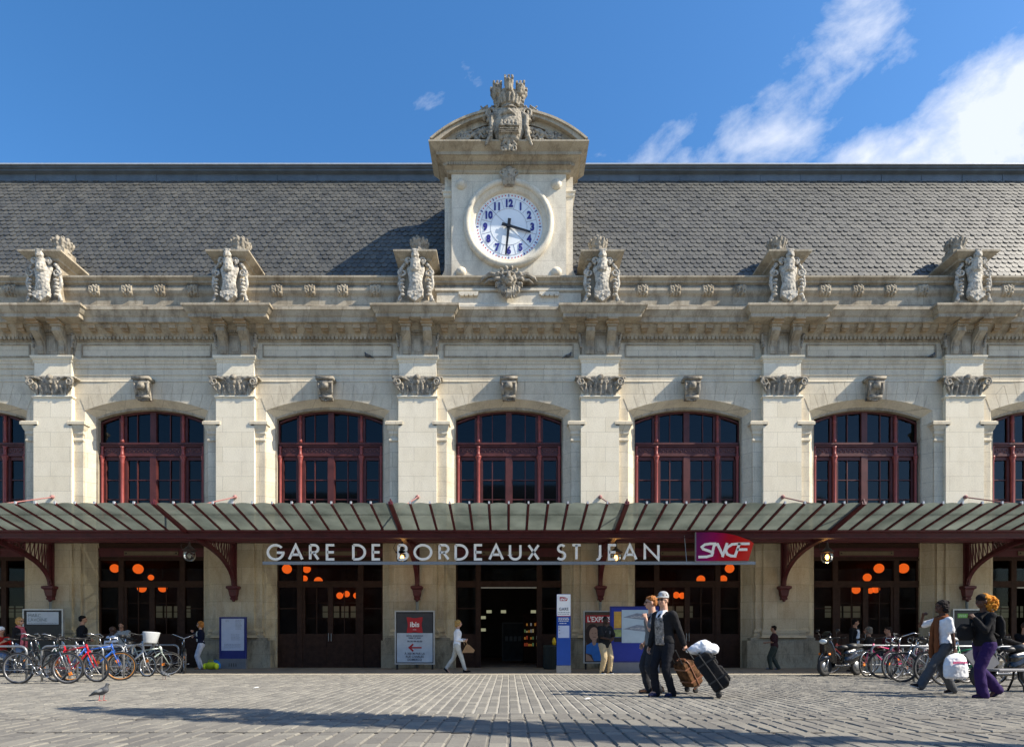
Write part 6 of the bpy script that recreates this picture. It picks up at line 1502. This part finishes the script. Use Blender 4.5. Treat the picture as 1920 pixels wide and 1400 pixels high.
def panel(name, m, w0=.07, w1=.09, z0=.0, z1=.47, proj=.02):
    def f(t_, j):
        q = MB(); P, U = j['P'], j['U']; R = []
        for k in range(7):
            f_ = k / 6; z = z0 + (z1 - z0) * f_; w_ = w0 + (w1 - w0) * sin(f_ * pi); fx = (.10, .10, .10, .105, .11, .105, .085)[k]; R.append((P + U * z + Vector((fx + proj - .03, 0, 0)), .055, w_))
        q.loft(R, 18); remesh(q.build(name, m, t_), .010, 2, (.006, 12))
    return f
def scarf(name, m, long_=False):
    def f(t_, j):
        q = MB(); nb = j['nb']; n = 16
        P = [nb + Vector((.085 * cos(2 * pi * i / n) + .02, .085 * sin(2 * pi * i / n), .015 - .03 * cos(2 * pi * i / n))) for i in range(n)]
        q.tube(P, .034, 8, closed=True)
        for s in (1, -1): q.limb([nb + Vector((.11, s * .03, -.03)), nb + Vector((.155, s * .05, -.2)), nb + Vector((.16, s * .07, -.42 if not long_ else -.5)), nb + Vector((.15, s * .08, -.58 if not long_ else -.72))], [.035, .04, .045, .05], 8)
        remesh(q.build(name, m, t_), .011, 2, (.008, 12))
    return f
def backpack(m, big=1.0):
    def f(t_, j):
        q = MB(); c = j['P'] + j['U'] * .27 + Vector((-.22, 0, 0)); q.loft([(c + Vector((0, 0, -.2)), .09 * big, .13), (c + Vector((-.01, 0, -.1)), .12 * big, .16), (c + Vector((0, 0, .1)), .11 * big, .15), (c + Vector((.02, 0, .2)), .07 * big, .11)], 18)
        for s in (1, -1): q.limb([c + Vector((.05, s * .09, .18)), j['sh'][s] + Vector((.02, -s * .06, .055)), j['sh'][s] + Vector((.14, -s * .06, -.03)), j['P'] + j['U'] * .28 + Vector((.13, s * .14, 0)), c + Vector((.08, s * .13, -.15))], [.02] * 5, 7)
        remesh(q.build('backpack', m, t_), .012, 2, (.008, 10))
    return f
JEANS = cloth('black_denim', (.012, .013, .018)); GREYJ = cloth('dark_grey_denim', (.045, .047, .055)); NIKE = (cloth('black_trainer', (.012, .012, .014)), mat('pale_sole', (.45, .45, .45), .6))
BLKSH = (cloth('black_shoe', (.012, .011, .012)), DARK)
# ---- the pair pulling suitcases
def hat(t_, j):
    q = MB(); hp = j['hp']; R = j['R3']
    for i in range(1): q.ball(hp(-.02, 0, .075), (.104, .090, .078), 18, 10, R)
    q.ball(hp(-.015, 0, .105), (.092, .082, .058), 16, 8, R)
    o = q.build('cap', cloth('pale_grey_check', (.34, .35, .36), var=.5, ns=45), t_, True)
    q = MB(); q.ball(hp(.085, 0, .052), (.085, .078, .010), 18, 8, R); q.ball(hp(-.01, 0, .052), (.110, .095, .016), 18, 8, R); q.build('cap_brim', cloth('brim_grey', (.50, .52, .54)), o, True)
def camo(t_, j): panel('patterned_shirt', cloth('black_white_pattern', (.22, .20, .18), var=.95, ns=16), .095, .095, -.05, .42, .038)(t_, j)
def neckcloth(t_, j):
    q = MB(); nb = j['nb']; q.loft([(nb + Vector((0, 0, -.03)), .078, .09), (nb + Vector((.01, 0, .02)), .068, .076), (nb + Vector((.01, 0, .04)), .06, .065)], 18)
    for s in (1, -1): q.limb([nb + Vector((.07, s * .05, 0)), nb + Vector((.115, s * .045, -.08)), nb + Vector((.135, s * .03, -.15))], [.025, .026, .015], 8)
    remesh(q.build('white_hood', cloth('white_cotton', (.75, .76, .80)), t_), .010, 2, (.006, 14))
p1 = gnd(1246, 1305)
person('man in pale checked cap, sunglasses and open black jacket pulling a suitcase', p1, radians(212), 1.83, LIGHT, top=cloth('charcoal_jacket', (.016, .016, .018)), trousers=JEANS, hair=cloth('brown_hair', (.10, .05, .03)), shoes=(cloth('navy_trainer', (.02, .025, .07)), DARK),
       ank=((-.10, .09, .08), (.10, -.09, .08)), wr=((-.20, .27, .86), (.10, -.25, .86)), vox=.008, head_yaw=.25, extras=(glasses, hat, camo, neckcloth), topbulk=.012, fitlegs=.0, flare=.008, foot=(0, 0), curl=(1.1, .5), hem=-.02)
p2 = gnd(1224, 1299)
def bag_strap(t_, j):
    q = MB(); q.limb([j['sh'][1] + Vector((-.12, -.04, -.15)), j['sh'][1] + Vector((-.02, -.05, .05)), j['sh'][1] + Vector((.10, -.03, -.04)), j['sh'][1] + Vector((.13, -.02, -.2))], [.03, .03, .03, .02], 8); q.build('bag_strap', DARK, t_, True)
person('man with auburn hair and glasses, hand on shoulder strap, behind the man in a cap', p2, radians(182), 1.83, LIGHT, top=cloth('mid_grey_jersey', (.13, .14, .15)), trousers=cloth('slate_denim', (.028, .030, .036)), hair=cloth('auburn_hair', (.30, .12, .04)), shoes=(cloth('brown_sandal', (.20, .10, .06)), DARK),
       ank=((-.10, .09, .10), (.05, -.09, .08)), wr=((.17, .16, 1.36), (.1, -.24, .9)), vox=.008, extras=(bag_strap, glasses), sleeve='short', poleL=(-.3, .6, -1), foot=(.25, 0), curl=(1.2, .6), topbulk=.01, fitlegs=.006)
# suitcases: boxes tilted back on their wheels
def suitcase(name, label, hand_pt, wheel_pt, w_, d_, body_m, trim_m, L_):
    a = Vector(wheel_pt) + Vector((0, 0, .05)); b = Vector(hand_pt); u = (b - a).normalized(); side = u.cross(Vector((0, 0, 1))).normalized(); fwd = side.cross(u).normalized()
    M = Matrix((( side.x, fwd.x, u.x, a.x), (side.y, fwd.y, u.y, a.y), (side.z, fwd.z, u.z, a.z), (0, 0, 0, 1)))
    t_ = thing(name, label, 'suitcase', a); Ti = Matrix.Translation(-a) @ M
    q = MB(); q.box(-w_ / 2, w_ / 2, .0, d_, .04, L_, bev=.05); q.box(-w_ / 2 + .05, w_ / 2 - .05, d_ - .02, d_ + .05, .10, L_ * .55, bev=.03); q.box(-w_ / 2 + .05, w_ / 2 - .05, d_ - .02, d_ + .035, L_ * .6, L_ - .06, bev=.02); q.xf(Ti); remesh(q.build('body', body_m, t_, True), .012, 3, (.008, 8))
    q = MB()
    for s in (-1, 1): q.tube([(s * (w_ / 2 - .03), .0, .04), (s * (w_ / 2 + .006), d_ / 2, .06), (s * (w_ / 2 + .006), d_ / 2, L_ - .05), (s * (w_ / 2 - .04), d_ * .5, L_ + .01)], .012, 6)
    for z in (L_ * .3, L_ * .75): q.box(-w_ / 2 - .006, w_ / 2 + .006, -.008, d_ + .055, z, z + .03)
    q.box(-.10, .10, d_ * .5, d_ * .5 + .03, L_, L_ + .04); q.xf(Ti); q.build('trim', trim_m, t_)
    hl = (b - a).length; q = MB()
    for s in (-1, 1): q.tube([(s * .12, .03, L_ - .02), (s * .12, .03, hl)], .009, 6)
    q.tube([(-.13, .03, hl), (.13, .03, hl)], .014, 8); q.xf(Ti); q.build('telescopic_handle', DARK, t_)
    for s in (-1, 1):
        q = MB(); q.lathe([(.02, -.02), (.05, -.018), (.052, 0), (.05, .018), (.02, .02)], (0, 0, 0), 16, Matrix.Rotation(pi / 2, 4, 'Y')); q.xf(Ti @ Matrix.Translation((s * (w_ / 2 - .05), .03, 0))); q.build('wheel', RUBBER, t_, True)
    return M
f1 = Vector((cos(radians(212)), sin(radians(212)), 0)); l1 = Vector((-f1.y, f1.x, 0))
hand1 = p1 + (f1 * -.20 + l1 * .27 + Vector((0, 0, .80))) * 1.046
wh1 = gnd(1345, 1308)
M1 = suitcase('suitcase', 'large black wheeled suitcase tilted back behind the man in a cap', hand1, wh1, .42, .30, cloth('black_nylon', (.014, .014, .015)), mat('grey_trim', (.03, .03, .03), .5), .74)
hand2 = p2 + Vector((.30, -.15, .80)); wh2 = gnd(1297, 1300)
suitcase('suitcase', 'tan and brown patched suitcase half hidden by the black one', hand2, wh2 + Vector((0, .1, 0)), .36, .24, cloth('tan_leather', (.10, .048, .022), var=.9, ns=9), mat('copper_trim', (.20, .08, .04), .4), .58)
q = MB(); P0 = hand1 + Vector((.04, -.03, -.02)); P1 = (M1 @ Vector((0, .2, .80))); dd = (P1 - P0)
q.limb([P0, P0 + dd * .3 + Vector((.06, 0, .02)), P0 + dd * .75 + Vector((.12, 0, .06)), P0 + dd * 1.05 + Vector((.22, 0, .02))], [.03, .10, .135, .10], 14)
for i in range(len(q.v)): q.v[i] = tuple(Vector(q.v[i]) - P1)
WPL = mat('white_plastic_film', (.80, .82, .86), .3, var=.08, nscale=9, bump=.4, bscale=14)
tag(remesh(q.build('plastic_bag', WPL, None, True, P1), .012, 2, (.018, 7, .008, 20)), 'white plastic bag lying on the black suitcase handle', 'bag')
# ---- woman in white walking right, with a tan handbag
p3 = at(857, 1260, -2.95); p3.z = 0
person('blonde woman in white top and cropped white trousers walking right', p3, 0, 1.63, LIGHT, top=cloth('white_knit', (.74, .76, .80)), trousers=cloth('ivory_cotton', (.50, .49, .44)), hair=cloth('blonde_hair', (.40, .24, .08)), shoes=(cloth('black_pump', (.015, .012, .012)), DARK), female=True, hairstyle='bob',
       ank=((-.36, .07, .13), (.27, -.07, .085)), wr=((.26, .08, 1.10), (.24, -.10, 1.06)), foot=(.75, -.1), fitlegs=.002, bare_feet=True, lean=.05, curl=(1.1, 1.1), hem=-.1)
q = MB(); q.prism([(-.16, -.20), (.20, -.20), (.24, -.12), (.06, .05), (-.02, .05)], -.05, .05); q.tube([(.02, 0, .04), (-.06, 0, .18), (-.12, 0, .22), (-.08, 0, .04)], .012, 6)
tag(q.build('handbag', cloth('tan_handbag_leather', (.34, .20, .10)), None, False, p3 + Vector((.32, -.12, .82))), 'tan triangular handbag held by the woman in white', 'handbag')
# ---- man by the poster
p4 = at(1134, 1262, -3.55); p4.z = 0
def chest_print(t_, j):
    q = MB(); q.box(-.004, .004, -.09, .09, -.045, .045); o = q.build('chest_print', cloth('grey_print', (.12, .13, .16)), t_); o.location = j['P'] + j['U'] * .33 + Vector((.148, 0, 0)); o.rotation_euler = (0, .12, 0)
person('man in black t-shirt and khaki cargo trousers standing before the magazine poster', p4, radians(-62), 1.72, DKSK, top=cloth('black_tshirt', (.013, .014, .016)), trousers=cloth('khaki_cotton', (.42, .33, .20)), hair=cloth('black_hair', (.01, .009, .009)), shoes=(cloth('black_trainer', (0, 0, 0)), mat('white_sole', (.8, .8, .8), .5)), hairstyle='cropped', sleeve='short',
       ank=((.04, .14, .08), (-.04, -.10, .08)), wr=((.24, .10, 1.04), (.26, -.02, 1.06)), topbulk=.03, fitlegs=.022, poleL=(-.6, 1, -.4), poleR=(-.6, -1, -.4), extras=(chest_print,), hem=-.14, flare=-.01)
# ---- woman with red hair by the notice board
p5 = at(377, 1254, -.75); p5.z = 0
person('woman with short red hair, navy cardigan and white trousers beside the timetable board', p5, radians(205), 1.66, LIGHT, top=cloth('navy_cardigan', (.012, .014, .035)), trousers=cloth('white_linen', (.58, .58, .66)), hair=cloth('ginger_hair', (.50, .20, .05)), shoes=(cloth('beige_sandal', (.30, .16, .10)), DARK), female=True, hairstyle='bob',
       wr=((.22, .05, 1.18), (.26, -.06, 1.34)), extras=(glasses, panel('white_blouse', cloth('white_blouse', (.55, .54, .50)), .06, .07, .08, .46, .03)), curl=(1, 1), fitlegs=.006)
for lab, px, c, w_, col, nm in (('yellow-green sports bag on the ground by the timetable board', 396, -.95, .20, (.42, .50, .03), 'sports_bag'), ('small blue bag behind the yellow-green sports bag', 405, -.55, .13, (.03, .15, .40), 'blue_bag')):
    p = at(px, 1252, c); q = MB(); q.ball((0, 0, .13 if w_ > .15 else .17), (w_ * 1.25, .13, .13), 16, 10); q.tube([(-w_ * .5, -.02, .22), (-w_ * .3, -.03, .32), (w_ * .3, -.03, .32), (w_ * .5, -.02, .22)], .015, 6)
    q.k = 1; q.ball((-w_ * 1.0, -.02, .11), (.05, .14, .11)); q.ball((w_ * 1.0, -.02, .11), (.05, .14, .11))
    for i in range(len(q.v)): v = q.v[i]; q.v[i] = (v[0], v[1], max(0, v[2]))
    o = q.build(nm, [cloth(nm + '_canvas', col), cloth(nm + '_end', tuple(min(1, x * 1.5) for x in col))], None, True, (p.x, c, 0)); tag(o, lab, 'bag')
# ---- boy by the right pier
p6 = at(1452, 1254, -1.0); p6.z = 0
person('child in maroon t-shirt and grey-green trousers by the stone pier', p6, radians(150), 1.50, TAN, top=cloth('maroon_tshirt', (.05, .02, .022)), trousers=cloth('grey_green_cotton', (.055, .062, .05)), hair=cloth('dark_brown_hair', (.02, .013, .01)), shoes=(cloth('grey_trainer', (.15, .16, .2)), DARK), sleeve='short',
       ank=((.12, .08, .08), (-.14, -.08, .10)), wr=((.28, .20, 1.08), (.1, -.22, .84)), fitlegs=.02, topbulk=.02, foot=(0, .3))
# ---- two women walking left in front of the bicycles
p7 = gnd(1768, 1300)
def watch(t_, j):
    q = MB(); d = (j['wri'][1] - j['elb'][1]).normalized(); q.tube([j['wri'][1] - d * .04, j['wri'][1] - d * .015], .031, 12); q.build('wristwatch', DARK, t_, True)
person('woman with dark bob, white t-shirt and long brown scarf striding with a shopping bag', p7, radians(181), 1.74, BROWNSK, top=cloth('white_cotton', (0, 0, 0)), trousers=cloth('mid_grey_denim', (.075, .078, .085)), hair=cloth('black_bob_hair', (.014, .011, .011)), shoes=NIKE, female=True, hairstyle='bob', sleeve='short',
       ank=((.50, .07, .15), (-.26, -.08, .10)), wr=((-.05, .24, .80), (.24, -.20, 1.47)), poleR=(.5, -1, -.7), poleL=(-1, .3, 0), foot=(-.25, .12), flare=.022, fitlegs=.004, vox=.008, extras=(scarf('long_scarf', cloth('rust_scarf', (.17, .06, .025)), True), watch), curl=(1.2, 1.0), lean=.02)
p8 = gnd(1846, 1307)
def hairband(t_, j):
    hp = j['hp']; q = MB(); q.ball(hp(.0, 0, .052), (.096, .086, .082), 16, 10, j['R3']); q.build('dark_front_hair', cloth('black_bob_hair', (0, 0, 0)), t_, True)
def armbag(t_, j):
    pass
person('woman with big orange curls, black jacket and purple flared trousers walking left', p8, radians(183), 1.80, BROWNSK, top=cloth('black_fleece', (.011, .011, .013)), trousers=cloth('purple_corduroy', (.030, .014, .075)), hair=cloth('orange_blonde_curls', (.50, .20, .025)), shoes=(cloth('purple_black_shoe', (.03, .018, .05)), DARK), female=True, hairstyle='curls',
       ank=((.10, .08, .08), (-.30, -.08, .16)), wr=((.26, .10, 1.34), (.26, -.14, 1.10)), foot=(0, .6), flare=.030, fitlegs=.006, vox=.008, topbulk=.008, extras=(backpack(cloth('black_nylon', (0, 0, 0)), .6), hairband), curl=(1.2, 1.2), poleL=(-.6, .5, -1))
# shopping bag and black shoulder bag carried by the two women
sb = MB(); sb.loft([((0, 0, -.44), .19, .07), ((0, 0, -.40), .23, .10), ((0, 0, -.2), .215, .11), ((0, 0, -.06), .18, .08), ((0, 0, 0), .12, .03), ((0, 0, .03), .03, .015)], 22)
pb = p7 + Vector((.05, -.26, .74)); o = sb.build('shopping_bag', WPL, None, True, pb); remesh(o, .012, 2, (.016, 7, .007, 22)); tag(o, 'white plastic shopping bag with faint pink print carried by the striding woman', 'bag')
q = MB()
for i in range(7): q.box(-.13 + i * .038, -.13 + i * .038 + .026, -.12, -.108, -.16 + RND.uniform(-.006, .006), -.125)
q.build('pink_print', mat('faded_pink_print', (.70, .12, .28), .5), o)
q = MB(); q.loft([((0, 0, -.16), .10, .06), ((0, 0, -.1), .15, .07), ((0, 0, .06), .14, .07), ((0, 0, .13), .07, .04)], 18); q.tube([(.1, 0, .15), (.18, 0, .25), (.28, 0, .22)], .015, 6)
o = q.build('shoulder_bag', cloth('black_nylon', (0, 0, 0)), None, True, p8 + Vector((-.30, .05, 1.16))); remesh(o, .012, 2, (.01, 8)); tag(o, 'bulky black bag held before the woman in purple trousers', 'bag')
# ---- people waiting behind the bicycles
def at0(px, Y): p = at(px, 1200, Y); p.z = 0; return p
person('fair-haired woman in dark jacket and pink scarf standing by the concert poster', at0(36, -3.2), radians(-8), 1.70, LIGHT, top=cloth('black_cardigan', (.014, .013, .015)), trousers=cloth('faded_blue_denim', (.12, .17, .26)), hair=cloth('golden_hair', (.42, .24, .08)), shoes=BLKSH, female=True, hairstyle='bob', extras=(glasses, scarf('pink_scarf', cloth('pink_print_scarf', (.50, .12, .14), var=.4, ns=25))))
SITL = ((.46, .12, .08), (.44, -.10, .08))
def seated(label, px, Y, yaw, **k):
    k.setdefault('H', 1.75); k.setdefault('sit', .50); k.setdefault('ank', SITL); k.setdefault('wr', ((.34, .16, .80), (.34, -.16, .80))); H = k.pop('H')
    return person(label, at0(px, Y), yaw, H, **k)
def whitecap(t_, j): MB().ball(j['hp'](-.01, 0, .05), (.105, .09, .082), 14, 10, j['R3']).build('white_cap', cloth('white_cotton', (0, 0, 0)), t_, True)
seated('seated person in red t-shirt and white cap at the left edge', 1, -3.0, radians(-20), skin=TAN, top=cloth('red_tshirt', (.55, .02, .015)), trousers=cloth('faded_blue_denim', (0, 0, 0)), shoes=BLKSH, sleeve='short', extras=(whitecap,), wr=((.42, .2, .95), (.44, -.2, .95)))
person('man with short dark hair and black jacket standing with his back turned', at0(153, -2.0), radians(40), 1.80, TAN, top=cloth('black_bomber', (.012, .012, .016)), trousers=JEANS, hair=cloth('black_hair', (0, 0, 0)), shoes=BLKSH, topbulk=.02, wr=((.2, .2, 1.0), (.2, -.2, 1.0)))
seated('seated man with shaved head in white and blue shirt', 204, -3.1, radians(50), H=1.78, skin=DKSK, top=cloth('white_blue_shirt', (.55, .60, .78), var=.45, ns=7), trousers=cloth('faded_blue_denim', (0, 0, 0)), shoes=NIKE, sleeve='short', topbulk=.03, shoulder=.02, lean=.15)
def sling(t_, j):
    q = MB(); a = j['sh'][-1] + Vector((.06, .07, .05)); b = j['P'] + Vector((.15, .14, .08)); q.tube([a, a.lerp(b, .3) + Vector((.065, 0, 0)), a.lerp(b, .6) + Vector((.05, 0, 0)), b], .016, 6); q.build('sling_strap', DARK, t_, True)
person('stocky man in grey sweater with a dark strap across his chest', at0(228, -1.5), radians(-75), 1.60, TAN, top=cloth('oatmeal_sweater', (.36, .36, .35)), trousers=JEANS, hair=cloth('dark_brown_hair', (0, 0, 0)), shoes=BLKSH, topbulk=.03, belly=.02, shoulder=.02, extras=(sling,))
person('man in white shirt and open dark suit jacket standing behind the scooter', at0(1602, -.9), radians(-60), 1.73, TAN, top=cloth('dark_suit', (.011, .011, .013)), trousers=cloth('dark_suit', (0, 0, 0)), hair=cloth('black_hair', (0, 0, 0)), shoes=BLKSH, topbulk=.015, head_yaw=.8, extras=(panel('white_shirt', cloth('white_shirt', (.62, .64, .70)), .085, .09, -.06, .46, .032),))
seated('seated person with greying hair seen from behind the scooter', 1630, -2.6, radians(150), skin=TAN, top=cloth('dark_coat', (.02, .018, .018)), trousers=JEANS, hair=cloth('greying_hair', (.17, .14, .11)), shoes=BLKSH, female=True, hairstyle='bob', ank=SITL)
seated('seated person with brown hair in a maroon jacket behind the right bicycles', 1667, -2.6, radians(175), skin=TAN, top=cloth('maroon_jacket', (.12, .02, .035)), trousers=JEANS, hair=cloth('dark_brown_hair', (0, 0, 0)), shoes=BLKSH, topbulk=.02)
seated('seated man in dark suit and sunglasses leaning back near the right edge', 1883, -4.1, radians(-12), H=1.78, skin=TAN, top=cloth('dark_suit', (0, 0, 0)), trousers=cloth('grey_suit_trousers', (.04, .042, .048)), hair=cloth('black_hair', (0, 0, 0)), shoes=BLKSH, lean=-.25, extras=(glasses,), wr=((.42, .08, .84), (.42, -.08, .86)), hairstyle='cropped')
seated('seated man in black jacket with shaven head at the right edge', 1920, -3.9, radians(10), H=1.88, skin=TAN, top=cloth('black_bomber', (0, 0, 0)), trousers=JEANS, hair=cloth('cropped_hair', (.06, .035, .025)), shoes=BLKSH, hairstyle='cropped', topbulk=.02)
# ------------------------------------------------------------ pigeons
def pigeon(label, pos, yaw, sc=1.0, legs=True):
    t_ = thing('pigeon', label, 'pigeon', pos, yaw, None, sc); z = .09 if legs else .055
    q = MB(); q.limb([(-.07, 0, z + .03), (0, 0, z + .045), (.06, 0, z + .075), (.085, 0, z + .12), (.09, 0, z + .145)], [.035, .055, .05, .026, .022], 12); q.ball((.095, 0, z + .155), (.026, .021, .021)); q.limb([(-.07, 0, z + .03), (-.19, 0, z - .015)], [.03, .010], 8)
    remesh(q.build('body', mat('grey_plumage', (.075, .08, .09), .7, var=.3, nscale=40), t_), .006, 2)
    for s in (1, -1):
        q = MB(); q.limb([(.035, s * .048, z + .065), (-.04, s * .052, z + .05), (-.14, s * .02, z + .015)], [.022, .024, .008], 8); q.build('wing', mat('wing_plumage', (.13, .14, .15), .7, var=.5, nscale=30), t_, True)
        if legs: q = MB(); q.tube([(.01 + s * .02, s * .02, z), (.0 + s * .02, s * .02, .01)], .005, 5); q.tube([(-.015 + s * .02, s * .02, .006), (.04 + s * .02, s * .02, .005)], .005, 5); q.build('leg', mat('pigeon_pink', (.5, .12, .12), .6), t_)
    MB().cap((.117, 0, z + .155), (.142, 0, z + .145), .007, .003, 6).build('beak', DARK, t_, True)
pigeon('dark grey pigeon walking on the setts, nearest the tram track', gnd(190, 1313), radians(-5), 1.12)
pigeon('small grey pigeon pecking in front of the left bicycles', gnd(308, 1273), radians(160), 1.0)
for i, (px, lab) in enumerate(((690, 'pigeon perched on the ledge left of the clock bay'), (1065, 'pigeon perched on the ledge below the frieze of the clock bay'), (1748, 'pigeon perched on the ledge near the far right pilaster'))):
    p = at(px, 680, .11); pigeon(lab, (p.x, .11, 11.19), radians((180, 0, 15)[i]), 1.1, False)

for lab, px, py in (('scrap of white paper on the setts left of centre', 480, 1290), ('scrap of white paper on the setts near the shadow of the suitcase pair', 1101, 1311)):
    p = gnd(px, py); tag(MB().add([(-.05, -.03, .012), (.05, -.04, .02), (.06, .03, .03), (0, .0, .035), (-.04, .04, .015)], [(0, 1, 3), (1, 2, 3), (2, 4, 3), (4, 0, 3)]).build('paper_scrap', mat('scrap_white', (.75, .75, .72), .7), None, False, p), lab, 'litter')
